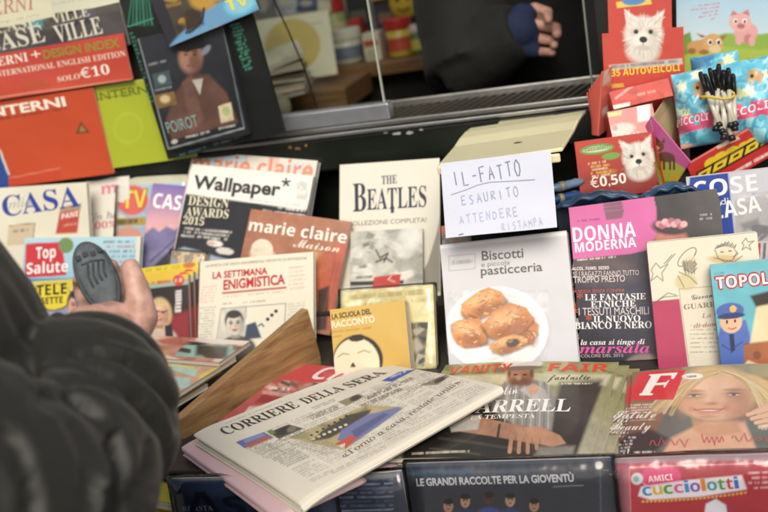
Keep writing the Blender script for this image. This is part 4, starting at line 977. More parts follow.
a.photo([(650, 370), (800, 366), (800, 460), (640, 460)], 6, .35)
strands(110, (716, 376), (684, 378), (660, 414), 11, HC_); strands(120, (722, 376), (764, 380), (778, 422), 15, HC_); strands(24, (716, 375), (700, 378), (680, 398), 5, HC_); strands(22, (722, 375), (745, 378), (756, 396), 5, HC_)
strands(16, (668, 402), (656, 412), (646, 420), 6, HC_)
a.poly([(752, 414), (768, 406), (800, 412), (800, 440), (770, 428)], 'd8a88c', 2)
for k in range(4): a.line([(748 + k * 4, 418 + k * 4), (772 + k * 5, 410 + k * 5)], 4, 'dcb094').line([(750 + k * 4, 420.5 + k * 4), (772 + k * 5, 412.8 + k * 5)], .7, 'a0705a', .7)
a.poly([(639.5, 373), (686, 372.6), (673.5, 402), (624.5, 400)], 'cf2f36', .7).ell(692.5, 379, 10.5, 3, 'ece8e0', 0, .12).dash((687, 380.6), (698, 380), 2, '4a4a4a', .9, 2)
a.poly([(626, 403), (654, 403), (650, 412), (620, 412)], '9a7458', 1.5, .8)
for i in range(4): a.dash((624 - i * 1.6, 406 + i * 2.6), (653 - i * 1.5, 406.4 + i * 2.6), 1.6, 'ded2c4', .85, 1.3)
a.line([(630, 420.6), (656, 421)], .6, 'd9cdc0', .6)
for i in range(4): a.dash((602 - i * 2.4, 437 + i * 3.1), (636 - i * 2, 439 + i * 3.1), 2.0, 'ded6ce', .9, 1.5)
a.poly([(592, 447), (629.5, 449), (628, 454.6), (589, 453)], 'e6e0d8', .7).dash((595, 451.5), (625, 452.8), 2, '8a827a', .7, 1.6).dash((634, 454.5), (655, 455), 2.6, 'e0d8d0', .9, 2).dash((762, 430), (775, 429), 1.6, 'e0d8d0', .9, 1.4).dash((762, 433), (775, 432), 1.6, 'e0d8d0', .9, 1.4)
t = s.text
t('F', (640, 396.6), (674, 374.8), 0.01, 'serif', 'f0e8e4') if False else None
for poly in ([(639.5, 396), (652.5, 396.4), (653, 394.8), (650, 394.2), (661.5, 376.4), (664, 375.6), (650, 375.4), (648.6, 376.2), (651.5, 377), (642, 393.6), (639.6, 394.2)],
             [(655, 375.4), (678, 374.8), (674, 381), (671.5, 381), (671.6, 377.4), (660, 377.2)], [(654.5, 384.6), (666.5, 384), (668.5, 382), (669.6, 382), (665, 389.2), (663.8, 389.2), (664.2, 386.6), (653.4, 386.6)]):
    a.poly(poly, 'f4ece6', .6)
t('Salute', (613, 418.5), (655, 419.5), 7.5, 'script', 'e8e0d8', 'title'); t('Beauty', (610, 430), (650, 431), 7.5, 'script', 'e8dcd4', 'title')
for w0, w1 in ((650, 690), (702, 724), (732, 775)):          # red brush-script line across the chest
    pts = [(w0 + (w1 - w0) * i / 24, 445 - (w0 - 650) * .03 + 4.6 * math.sin(i * 1.15 + w0) * (1.35 if i % 7 == 0 else .7)) for i in range(25)]
    s.stroke(pts, 1.1, 'b8525a')
s.done(); fan(s, 3, labs, (-0.005, 0.002), 0.0052, 0.4)
for i in range(3):
    pass

s = Sheet('gossip_magazine', 'red gossip magazine lying between the plank and the folded newspaper', 'magazine', level(0.998), (296, 363.5), (352, 368), (236, 424), t=0.004, base='b8575a', w=0.2)
a = s.art
a.collage(None, ['b9575a', 'c98078', 'a84048', 'd0a090', 'c06a64'], 40, 12, 5).poly([(293, 362), (360, 367), (350, 384), (276, 380)], 'c8444a', 1, .8).collage([(282, 380), (330, 384), (300, 402), (270, 392)], ['7a5a54', 'c99884', '4a4a52', 'b08478'], 24, 7, 3)
a.dash((268, 389), (292, 391), 3, 'ead8d0', .9, 2.4).dash((262, 394), (298, 398), 3.4, 'd8b0a8', .8, 2.4).poly([(262, 395), (300, 398), (296, 406), (254, 403)], '93303a', 2, .8).collage([(250, 406), (286, 406), (262, 420), (238, 420)], ['d9a49a', 'a9b4c4', 'c05a58', 'e0c8b8'], 20, 7, 7)
s.text('Chi', (309, 379), (352, 382), 13, 'boldi', 'f0dcd8', 'title'); s.done()

def folded_paper(name, label, cat, pts, TL, TR, BL, base, t, layers, umax=None, art=None, wob=0.0012, group=None, twist=0.0):
    """a folded newspaper: nested sheets round the fold at its lower edge; the top sheet is printed"""
    pl = Plane(pts=pts)
    r = t / 2
    tw = lambda u, v: twist * (u / 0.29) * max(0.0, 1 - v / 0.23)
    def bend(u, v):
        e = max(0.0, 1 - v / (r * 1.6))
        z = -r * (e ** 2.2)
        z += wob * math.sin(u * 24 + 1) * math.sin(v * 19) - 0.004 * max(0, 1 - u / 0.03) ** 2 + tw(u, v)
        return z
    s = Sheet(name, label, cat, pl, TL, TR, BL, base=base, body=None, gloss=False, bend=bend, res=.65, w=umax, face_name='front_page', group=group)
    if art: art(s)
    s.done()
    m = mat(base, 0.85, vary=0.05, bscale=30)
    for k in range(layers):
        d = 0.0006 + k * (r - 0.0009) / layers
        rr = r - d
        prof = []
        for v in np.linspace(s.h - 0.004 * k * random.random(), r, 10): prof.append((v, 'top'))
        mb = MB(); vs = []; us = np.linspace(0.0015 * random.uniform(-1, 1), s.w, 22)
        for u in us:
            row = []
            lift = -0.004 * max(0, 1 - u / 0.03) ** 2
            for v, _k in prof: row.append((u, v, -d + wob * math.sin(u * 24 + 1) * math.sin(v * 19) + lift + tw(u, v)))
            for q in np.linspace(0, math.pi, 9)[1:]:
                row.append((u, r - rr * math.sin(q), -r + rr * math.cos(q) + lift + tw(u, 0)))
            for v in np.linspace(r, s.h - 0.006 * k * random.random(), 9)[1:]:
                row.append((u, v, -t + d + wob * math.sin(u * 24 + 1) * math.sin(v * 19) + lift + tw(u, v)))
            vs.append(row)
        n = len(vs[0]); flat = [p for row in vs for p in row]
        mb.add(flat, [(i * n + j, i * n + j + 1, (i + 1) * n + j + 1, (i + 1) * n + j) for i in range(len(us) - 1) for j in range(n - 1)], m)
        mb.build('folded_sheet', s.root, True)
    return s
NP = lambda z, *p: [at_z(*q, zz) for q, zz in zip(p, z)]
def art_news(s):
    a = s.art
    U = lambda x, y, k: (x + 0.94 * k, y - 0.345 * k)       # k px along the lines of print
    a.noise(18, 0.035, 3)
    ink = '6b675f'
    def col(x, y, L, n, dv=(2.35, 1.28), c=ink, aa=.55, h=1.3):
        for i in range(n):
            p = (x + dv[0] * i, y + dv[1] * i); a.dash(p, U(*p, L), h, c, aa, 1.2, seed=i)
    a.dash((226, 423), U(226, 423, 60), 1.2, ink, .5, 1.2)
    for c_ in range(7):
        bx, by = 238 + 0.94 * 28.5 * c_, 444 - .345 * 28.5 * c_
        for i in range(25):
            if (i + c_ * 3) % 9 == 0: continue
            p = (bx + 2.9 * i * .98, by + 1.58 * i * .98); a.dash(p, U(*p, 25 if (i + c_) % 5 else 16), 1.5, ink, .42, 1.0, seed=i + 31 * c_)
    a.poly([(235.7, 442.3), (264, 433.5), (274, 439.5), (245, 449)], '5a6f9e', .8).poly([(244, 446), (266, 437), (274, 440), (250, 449)], 'b5584a', 1.5, .8).poly([(243, 441), (262, 434), (266, 437), (246, 444)], '8a9cc0', 1.5, .7)
    a.poly([(268.7, 434), (289, 427), (304, 432), (279, 441.5)], '55554a', .8).ell(284, 433, 9, 4, '3c3a38', -18, .5).poly([(267, 433), (272, 431), (276, 435), (271, 437)], '6a8a4a', 1).ell(292, 432, 5, 3, '7a7468', -18, .5)
    a.poly([(288, 441), (366, 411.5), (405, 418.5), (345, 457)], 'b5a77c', .9).collage([(288, 441), (366, 411.5), (392, 416), (330, 446)], ['b8aa80', '9d9570', 'cbbf98', '8d8668'], 30, 8, 4)
    a.poly([(322, 436), (350, 420), (372, 417), (366, 426), (330, 444), (312, 446)], '4d4a44', 2).poly([(342, 436), (368, 422), (398, 417.5), (404, 420), (352, 452), (338, 446)], '767ba2', 2).poly([(352, 438), (384, 422), (390, 424), (356, 446)], '5d628c', 2)
    for i in range(7): a.ell(314 + i * 5.4, 443.5 - i * 2.1, 1.9, 1.3, 'd0c8a8', 0, .3).ell(312 + i * 5.8, 439.5 - i * 3, 1.6, 1.0, '38352f', 0, .3)
    a.poly([(336, 450), (352, 442), (358, 446), (346, 456)], 'bf5a48', 1.5).poly([(338, 452), (346, 450), (345, 456)], 'd8d0b8', 1)
    a.poly([(338.3, 406), (357, 399.5), (366, 402), (347, 411)], '8d866c', .8).ell(356, 403, 6, 3, '4a4640', -18, .5).poly([(420.6, 397.5), (447, 389), (451, 392), (439, 400)], '8a7f72', .8).ell(441, 394.5, 6, 2.6, '3f3d38', -18, .4)
    a.poly([(381.5, 386), (400, 376.5), (418, 376.2), (393, 388.5)], '3f5c9c', .7).dash((391, 384), U(391, 384, 17), 2.6, 'c9d2e4', .8, 2)
    col(279, 443.5, 30, 2, aa=.7, h=1.6); col(308, 421, 30, 3, aa=.8, h=1.8); col(312, 411.5, 24, 2, aa=.6); col(362, 413, 42, 2, c='55514a', aa=.8, h=2.2); col(366, 405, 50, 2, c='55514a', aa=.8, h=2.4); col(371, 398, 28, 2, aa=.6)
    col(405, 401, 30, 3, aa=.5); col(400, 407, 44, 2, aa=.5); col(420, 386, 36, 3, aa=.55); col(452, 386, 22, 4, aa=.5); col(432, 379, 30, 3, aa=.5)
    col(247, 450.5, 20, 9, aa=.5); col(266, 448, 18, 8, aa=.5); col(272, 462, 26, 7, aa=.5); col(296, 449, 24, 8, aa=.5); col(318, 458, 22, 4, aa=.45)
    col(310, 484, 24, 2, (2.2, 1.3), aa=.4); col(350, 466, 130, 3, (2.0, 1.3), '9a958a', .5, 1.0); col(330, 478, 60, 2, aa=.45)
    a.dash((486, 391), U(486, 391, 16), 2.4, '5a564e', .8, 2)
    a.line([U(262, 456, 0), U(262, 456, 30)], .6, '9a958a', .6)
    t = s.text
    t('CORRIERE', (226.5, 435), (301, 408.5), 8.8, 'serif', '3e3a34', 'title'); t('DELLA', (307, 406.6), (346, 392.8), 8.2, 'serif', '3e3a34', 'title'); t('SERA', (351.5, 391), (388, 376.5), 8.0, 'serif', '3e3a34', 'title')
    t('«Torno a casa, restate uniti»', (346, 465), (463, 401.5), 5.6, 'serifi', '6a5d50', 'title')
s = folded_paper('folded_newspaper', 'folded cream broadsheet newspaper lying across the front of the counter', 'newspaper', NP((1.022, 1.013, 1.003), (193, 431), (315, 497), (380, 362)),
             (193.5, 430.5), (381, 361.5), (315, 497), 'd8d2c2', 0.013, 7, art=art_news, twist=0.035)
s = folded_paper('pink_newspaper', 'pink folded newspaper peeping out under the front corner of the broadsheet', 'newspaper', NP((1.005, 0.998, 0.999), (181, 443), (312, 501), (300, 396)),
             (181, 443.5), (330, 385), (312, 501), 'd9b9bc', 0.011, 4, umax=0.16)

# ------------------------------------------------------------------ boards in clear sleeves along the counter's front
mb = MB(); mb.box((-2.0, 0.90, 0.69), (1.2, 1.035, 0.702), mat('2a2826', 0.6)); cpart('lower_ledge', mb, bevel=0.002)
FR = Plane(0.974, 83)
s = Sheet('sleeved_album', 'dark blue album in a clear plastic sleeve under the pink newspaper', 'album', FR, (170, 479), (332, 473.5), (168, 600), h=0.275, t=0.006, base='232c46', body='page_block')
a = s.art
a.grad((170, 478), (170, 560), '2c3a58', '1c2440').rect(165, 470, 340, 481, '8d8f92', .03, 2).rect(165, 481, 340, 484, '3a4560', .03, 2).noise(24, .15, 3)
s.text('Aste', (188, 517), (304, 511), 25, 'bold', '151b30', 'title').text('RIVISTA', (183, 510.8), (214, 509.4), 4.6, 'serif', '8f9ab8', 'title'); s.done(film=True)
s = Sheet('sleeved_comic_set', 'narrow blue-black sleeved card set under the middle of the newspaper', 'album', FR, (334, 475), (401, 471), (333, 600), h=0.275, t=0.006, base='2a2f40')
a = s.art
for i in range(9): a.dash((338 + (i % 2) * 3, 481 + i * 4.4), (394, 478.6 + i * 4.4), 2, ('5a6884', '7d8aa4', '46526c')[i % 3], .7, 4)
a.poly([(334, 475), (401, 471), (401, 476), (334, 480)], '767a80', 1); s.done(film=True)
s = Sheet('sleeved_board', 'sleeved dark grey board with white capitals above a row of men', 'album', FR, (405, 465), (612, 458.5), (404, 600), h=0.28, t=0.004, base='2f333d')
a = s.art
a.noise(30, .12, 6).rect(404, 459, 614, 468, '4c5360', .03, 2).rect(404, 472, 470, 477, '4a6a86', .03, 3, .5).rect(470, 471, 540, 475, '59636e', .03, 3, .5)
a.line([(600, 464), (601, 520)], 1, '6a727c', .6).line([(406, 467), (407, 520)], 1, '6a727c', .5)
for i, (x, y, sk) in enumerate(((448, 507, 'a07a66'), (465, 502, 'b08870'), (489, 500, '4a3228'), (510, 501, 'b08a72'), (534, 506, 'a57e68'))):
    a.ell(x, y + 22, 15, 14, ('3a4464', '2c3660', '3a4a86', '39456a', '2a3050')[i], 0, .2).ell(x, y, 4.8, 6.6, sk, 0, .15).ell(x, y - 4.4, 4.9, 3.2, '201a18', 0, .3).ell(x - 1.8, y - .4, .9, .6, '241a18', 0, .5).ell(x + 1.8, y - .4, .9, .6, '241a18', 0, .5).ell(x, y + 3, 1.8, .6, '5a302a', 0, .5)
a.line([(553, 487.2), (583, 486)], .8, '9aa0a8', .8)
s.text('LE GRANDI RACCOLTE PER LA GIOVENTÙ', (416.5, 486.8), (574, 481.8), 7.4, 'sansx', 'b9bcc2', 'title'); s.done(film=True)
s = Sheet('sleeved_sticker_album', 'sleeved red sticker album with rainbow lettering at the lower right', 'album', FR, (614, 461), (800, 454), (614, 600), h=0.28, t=0.006, base='b03540')
a = s.art
a.grad((614, 460), (640, 512), 'b8404a', 'a82e3a').rect(612, 454, 805, 465, 'a09aa6', .03, 2, .8).poly([(614, 466), (628, 466), (630, 520), (614, 520)], 'b0808c', 2, .7).line([(629, 469), (800, 462.5)], 1.2, 'd89aa4').line([(629, 469), (631, 520)], 1.2, 'd89aa4', .8)
a.ell(661, 481, 19, 12, 'd9a0b4', 0, .1).ell(654, 478, 13, 10, 'd04a78', 0, .1).ell(668, 478, 13, 10, 'd04a78', 0, .1).poly([(643, 482), (680, 480), (662, 494)], 'd04a78', 2).ell(637, 480, 6, 6, 'c8d2d8', 0, .2).ell(636, 480, 3, 3, '8aa8a0', 0, .3)
a.poly([(641, 488), (690, 481), (742, 476), (747, 490), (700, 498), (650, 501), (638, 497)], 'e6e4ec', 2)
for i in range(26): a.ell(643 + i * 4.1, 502.6 - i * .38 + 2.2 * math.sin(i * .12), 1.5, 1.2, 'd8b048', 0, .4)
a.poly([(706, 505), (716, 500), (726, 506), (730, 530), (702, 530)], 'dadbe4', 1.5)
for i in range(4): a.dash((748 + (i % 2) * 4, 475 + i * 5), (775, 473.8 + i * 5), 2.4, 'e4c8cc', .8, 2)
s.text('AMICI', (648.6, 483.4), (673, 481), 6, 'bold', 'f0dde2', 'title')
cc = ['3f8fc0', 'd8b52e', '5aa04a', 'd86a9a', '3f8fc0', '8a5ab0', 'd8862e', '4aa0a0', '5aa04a', 'c84a4a', '3f70c0']
for i, ch in enumerate('cucciolotti'):
    w = [9.5, 9.5, 9.5, 9.5, 4.5, 10, 4.5, 10, 7, 7, 4.5]; x0 = 643 + sum(w[:i]) + i * 1.1
    s.text(ch, (x0, 497 - (x0 - 643) * .082), (x0 + w[i], 497 - (x0 + w[i] - 643) * .082), 11.5, 'bold', cc[i], 'title')
s.done(film=True)

# ------------------------------------------------------------------ lying magazines left of the plank, and the pile below the arm
lz = 1.03
mb = MB(); a_, b_ = at_z(330, 330, 0.99), at_z(60, 420, 0.99)
mb.box((-1.25, 1.15, SH + 0.0005), (-0.66, 1.335, SH + 0.02), mat('4a443c', 0.7)); cpart('raised_tray', mb, bevel=0.002)
def lying(label, z, TL, TR, BL, base, fn, t=0.005, **k):
    s = Sheet('lying_magazine', label, 'magazine', level(z), TL, TR, BL, t=t, base=base, **k); fn(s.art); s.done(); return s
lying('lying magazine with a salmon cover and white page edge, nearest the puzzle weekly', 1.034, (146, 335), (250, 341), (128, 356), 'b98a78', lambda a: (a.collage(None, ['d09a88', 'c08070', 'd8a894', 'a86a5c', 'e0d0c0', 'c8a070'], 40, 14, 5), a.poly([(196, 334), (256, 342), (250, 346), (196, 341)], 'e0d8cc', 1), a.collage([(185, 341), (255, 348), (240, 360), (175, 356)], ['3a302c', '6a5044', '241f1c', '8fb8b0', '8fb8b0'], 18, 14, 3), a.ell(172, 342, 16, 3, 'a85a4c', 4, .6)))
lying('lying magazine with a turquoise patch against the plank', 1.027, (150, 347), (236, 357), (120, 385), 'c0a080', lambda a: (a.collage(None, ['c89a80', '8d6a58', 'd8c850', '5a4a44', 'a9cfc8', 'e0d8c8'], 40, 13, 3), a.ell(214, 357, 24, 8, '8fc0b8', -10, .4), a.ell(180, 352, 16, 5, 'cf8f74', 0, .4), a.dash((165, 366), (200, 370), 3, 'd8c850', .9, 3)))
lying('lying yellow and white magazine next to the sleeve', 1.020, (160, 359), (222, 368), (130, 402), 'd0c060', lambda a: (a.collage(None, ['d8c850', 'e0d8b8', 'c88a6a', 'e6e0cc', '4a4038'], 40, 11, 8), a.dash((172, 366), (206, 371), 3, '5a4a2a', .8, 3)))
lying('lying magazine of small pale and black panels beside the end of the plank', 1.013, (150, 374), (208, 384), (120, 425), 'd0c8b4', lambda a: (a.collage(None, ['e0d8c8', 'd8a890', '2e2a28', 'd8c890', 'e8e2d6'], 40, 10, 11), a.dash((176, 384), (204, 388), 3, '2a2624', .9, 3)))
P0 = at_y(150, 470, 0.985)
labs_y = ['topmost yellow-edged magazine of the pile below the customer\'s arm', 'second yellow-edged magazine of the pile below the arm', 'third yellow-edged magazine of the pile below the arm', 'fourth yellow-edged magazine of the pile below the arm', 'fifth yellow-edged magazine of the pile below the arm', 'lowest yellow-edged magazine of the pile below the arm']
prev = None
for i in range(6):
    M = Matrix.Translation((-0.785, 0.968 + .004 * i, 1.005 - 0.0145 * i)) @ Matrix.Rotation(math.radians(16 + 1.2 * i), 4, 'Y') @ Matrix.Rotation(math.radians(4 - i), 4, 'Z')
    if prev is None:
        r = empty('piled_magazine', labs_y[0], 'magazine', group='yellow-edged magazines piled below the arm')
        mb = MB(); mb.box((0, 0, 0), (0.2, 0.2, 0.009), EDGE); mb.build('page_block', r)
        mb = MB(); mb.box((-0.0005, -0.0005, 0.009), (0.2005, 0.2, 0.011), mat('d8c440', 0.5)); mb.box((-0.0005, -0.0005, -0.001), (0.2005, 0.2, 0), mat('b8a030', 0.5)); mb.build('cover', r)
        r.matrix_world = M; prev = r
    else: dup(prev, M, labs_y[i])
bpy.context.view_layer.update()
mb = MB(); mb.hexa([(-0.80, 0.975, 0.702), (-0.605, 0.975, 0.702), (-0.605, 1.035, 0.702), (-0.80, 1.035, 0.702)], [(-0.80, 0.975, 0.92), (-0.605, 0.975, 0.85), (-0.605, 1.035, 0.85), (-0.80, 1.035, 0.92)], mat('2a2826', 0.7)); cpart('side_bin', mb)

# ================================================================== things hanging left of the window
xp = at_y(158, 80, 1.585)[0]
mb = MB(); mb.box((-2.4, 1.585, zl + 0.003), (xp, 1.6015, 2.2), mat('3a3832', 0.6, vary=0.2, bscale=15)); kpart('display_panel', mb)
HB = lambda y: Plane(y - .026, 88)
s = Sheet('cream_magazine', 'cream magazine with tall red capitals at the very top left', 'magazine', HB(1.575), (-40, -70), (35, -82), (-24, 31), t=0.004, base='d2d0b4')
s.art.dash((0, 24), (38, 16), 2, '9a9a80', .6, 1.5); s.text('INTERNI', (-38, 20.5), (36, 8.5), 14, 'serifi', 'b8705c', 'title'); s.done()
s = Sheet('cream_magazine', 'plain cream magazine at the top, left of the black folder', 'magazine', HB(1.572), (34, -80), (118, -94), (42, 15), t=0.004, base='cfcfb8')
s.art.dash((48, 6), (100, -3), 2, 'a8a890', .6, 1.5).poly([(24, 20), (42, 16), (44, 26), (28, 29)], '4f9aa0', 1); s.done()
def villa(s, y0):
    s.art.collage(None, ['55504a', '6a665c', '46423c', '5a5660'], 30, 16, 4).poly([(26, y0 - 8), (42, y0 - 11), (43, y0 - 2), (28, y0 + 1)], '4a8f98', 1.5)
s = Sheet('villa_magazine', 'dark magazine with smaller cream title, just under the cream pair', 'magazine', HB(1.564), (-34, 36), (119, 2), (-29, 72), t=0.004, base='55504a', group='dark villa magazines')
villa(s, 29); s.text('CASE', (-4, 33.5), (38, 25), 9.5, 'serif', 'd4d0b8', 'title').text('VILLE', (53, 24), (90, 15.4), 9, 'serif', 'd4d0b8', 'title'); s.done()
s = Sheet('villa_magazine', 'dark magazine with bigger cream title, directly above the red band', 'magazine', HB(1.556), (-34, 46), (120, 10), (-29, 80), t=0.004, base='504c4c', group='dark villa magazines')
s.art.collage(None, ['4a4646', '605c58', '3c3844', '524a60'], 30, 16, 9); s.text('CASE', (-12, 53), (47, 41), 17, 'serif', 'd6d2c0', 'title').text('VILLE', (58, 42.5), (104, 33), 17, 'serif', 'd6d2c0', 'title'); s.done()
s = Sheet('red_supplement', 'red supplement band with white and olive lettering and a ten euro price', 'magazine', HB(1.546), (-30, 58.5), (121.8, 33.3), (-22, 103), t=0.003, base='c94a35')
s.art.grad((0, 50), (10, 100), 'b83c2e', 'c04a36').noise(30, .06, 3).line([(-26, 100.5), (134, 79)], 1.2, 'e0b090', .7)
t = s.text
t('INTERNI', (-24, 69.5), (27.5, 61.2), 8.6, 'serif', 'eadccc', 'title'); t('+', (31, 60), (40.5, 58.4), 10, 'bold', 'eadccc', 'title'); t('DESIGN INDEX', (43, 59), (120, 46.4), 8.6, 'sansx', '8f8436', 'title')
t('INTERNATIONAL ENGLISH EDITION', (-6, 77.5), (126, 56), 5.6, 'serif', 'e2cdbb'); t('SOLO', (57.6, 82), (80, 78.4), 5.2, 'serif', 'e2cdbb'); t('€10', (81, 78.6), (110, 73.6), 9.6, 'serif', 'f0e4d4', 'title'); t('ANNUAL', (24, 88), (50, 84), 4.6, 'serif', 'a8642e')
s.done()
s = Sheet('interiors_magazine', 'orange interiors magazine with white title and a small triangle, below the red band', 'magazine', HB(1.553), (-24, 105), (93, 87), (-8, 189), t=0.004, base='c04a28')
s.art.noise(40, .05, 8).grad((0, 100), (30, 190), 'bd4828', 'c8502a', a=.6).poly([(-20, 184), (60, 168), (64, 200), (-20, 210)], 'c4472c', 1.5).line([(-20, 184), (60, 168)], 1, 'dd9a7c', .7).poly([(-12, 150), (0, 150), (9, 172), (9, 200), (-12, 200)], '2e4c94', 1).line([(0, 150), (9, 174)], 2, 'dcd8d0')
s.art.poly([(81, 121.5), (90, 132.5), (76, 134)], '5c3a24', 1).poly([(81.5, 124.5), (86.8, 131), (79, 132)], 'a0784a', .8).dash((-6, 121), (68, 109), 2.6, '7a2e1c', .8, 1.8)
s.text('INTERNI', (-14, 118), (67, 105.4), 9.4, 'sansx', 'eee6d6', 'title'); s.done()
s = Sheet('interiors_magazine', 'lime green interiors magazine beside the orange one, half behind the black folder', 'magazine', HB(1.558), (93.5, 87), (178, 73.5), (114, 168), t=0.004, base='a8b42c')
s.art.noise(40, .05, 2).ell(128, 128, 15, 16, 'b0bc3c', 0, .1, .7).ell(128, 128, 12, 13, 'a8b42c', 0, .1, .8).rect(92, 80, 200, 88, 'c2c46a', .15, 2, .7).line([(94, 100), (140, 92)], .8, '7a841e')
s.text('INTERNI', (97, 101), (152, 92.2), 8.2, 'sansm', '6a741e', 'title'); s.done()
s = Sheet('black_folder', 'black cardboard disc folder with columns of green print hanging left of the window', 'folder', HB(1.535), (118.5, -2), (238, -36), (155, 162.5), t=0.008, base='101412', body='card')
a = s.art
a.line([(121.5, 28.5), (153, 18.5)], 1.2, '4a9a80').poly([(119, 2), (150, -6), (156, 16), (123, 26)], '14201c', 1)
for i in range(10): a.line([(132 + i * 1.9, -4), (128 + i * 2.6 + (i % 3) * 2, 25)], 1.1, '3f9a7a', .6)
for i in range(18): a.dash((125 + i * 1.15, 36 + i * 4.0), (133 + i * 1.1 + (i % 3), 33.8 + i * 4.0), 2.2, '3f8f74', .7, 1.6)
for i in range(14): a.dash((230 + i * 1.1, 27 + i * 3.4), (240 + i * .9 + (i % 3), 24 + i * 3.4), 2.2, '459a7c', .75, 1.6)
a.dash((214, 145.5), (244, 136.8), 2, '8a9a94', .7, 1.6).dash((180, 156), (206, 148), 2, '4a8aa0', .6, 2)
s.done()
s = Sheet('disc_case', 'disc case picturing a man in a hat and brown coat', 'disc case', HB(1.522), (137.5, 38.5), (221, 19.5), (168, 150), t=0.012, base='23242c', body='case')
a = s.art
a.grad((140, 40), (220, 130), '2c2e36', '1c1c20').line([(138, 39), (168, 149), (244, 128)], 1.6, '8d9a9c', .8).line([(222, 22), (244, 127)], 1.4, '6d7a7c', .7)
a.poly([(166, 120), (176, 92), (188, 76), (208, 74), (226, 92), (238, 122), (172, 140)], '5e4238', 3).poly([(182, 82), (192, 76), (204, 120), (192, 130)], '77564a', 3, .7).poly([(192, 80), (203, 78), (200, 95)], 'c9c4b8', 1)
a.noise(18, .3, 7, [(160, 72), (245, 72), (245, 140), (165, 142)]).ell(190.5, 57, 12, 16, '9a7260', 0, .35).ell(196, 61, 6, 12, '5e4238', 0, .9, .7).ell(190, 43, 15, 8, '181618', -8, .12).ell(190, 46.8, 21, 3.6, '141214', -8, .2)
for x in (186, 195): a.ell(x, 54.5, 2, 1, '1e1614', 0, .5).ell(x, 51.5, 3, .8, '3a2a22', 0, .5)
a.ell(191, 60, 1.6, 2.4, '7a5444', 0, .6).line([(187, 66), (194, 65.4)], 1.1, '6a3f38')
a.poly([(152, 74), (169, 70), (172, 84), (155, 88)], '3f5358', .8).ell(162, 79, 4, 4, '9aa8a4', 0, .4).poly([(154, 95), (174, 91), (177, 104), (157, 109)], '7a6038', .8).ell(165, 99, 5, 4, 'c9b48a', 0, .5).dash((149, 66), (166, 62), 2.2, 'a8acac', .7, 1.6).dash((154, 91.5), (172, 87.5), 2, 'a8acac', .7, 1.6)
a.poly([(218, 106), (231, 102), (234, 120), (221, 123)], 'c4b898', .8).ell(226, 111, 4, 5, 'a0a878', 0, .3).dash((186, 138.5), (210, 132.6), 2.2, 'c0c0b8', .8, 1.6).dash((219, 130), (236, 125.8), 2.2, 'c0c0b8', .8, 1.6).ell(174.5, 141.5, 3.4, 2, 'b8b8b0', -15, .3).ell(206, 50, 3, 6, '8f98a4', 40, .6, .7)
a.photo([(166, 30), (224, 24), (244, 128), (172, 142)], 3, .9)
s.text('POIROT', (168.5, 133.5), (199, 125.6), 11.5, 'sans', '7fa39e', 'title'); s.done()
s = Sheet('disc_case', 'gold and blue disc case with a round badge, above the portrait case', 'disc case', HB(1.508), (141, -22), (231, -62), (168, 47.5), t=0.009, base='4a4038', body='case')
a = s.art
a.collage(None, ['5a4a30', '8a6c34', '33302c', 'a8843c'], 40, 11, 3).poly([(146, -4), (160, -10), (178, 38), (168, 48)], '2a2a30', 1.5).poly([(176, 38), (210, 6), (262, -16), (262, 8), (168, 48)], '6a9ac0', 3).poly([(184, 12), (200, 2), (204, 24), (186, 32)], '3a3024', 3).ell(203, -2, 14, 12, 'b8903c', 0, .4).line([(204, 8), (203, 18), (196, 28), (186, 33)], 2, '2a2620')
a.ell(240, 3, 18, 13, '5ab0d0', -22, .08).ell(240, 3, 15, 10, 'a8d4dc', -22, .3, .5).dash((187, 35), (201, 28), 3, '1e2430', .9, 2.4)
s.text('TV', (229, 11.6), (250, 3.2), 11, 'bold', 'e8d84a', 'title'); s.done()

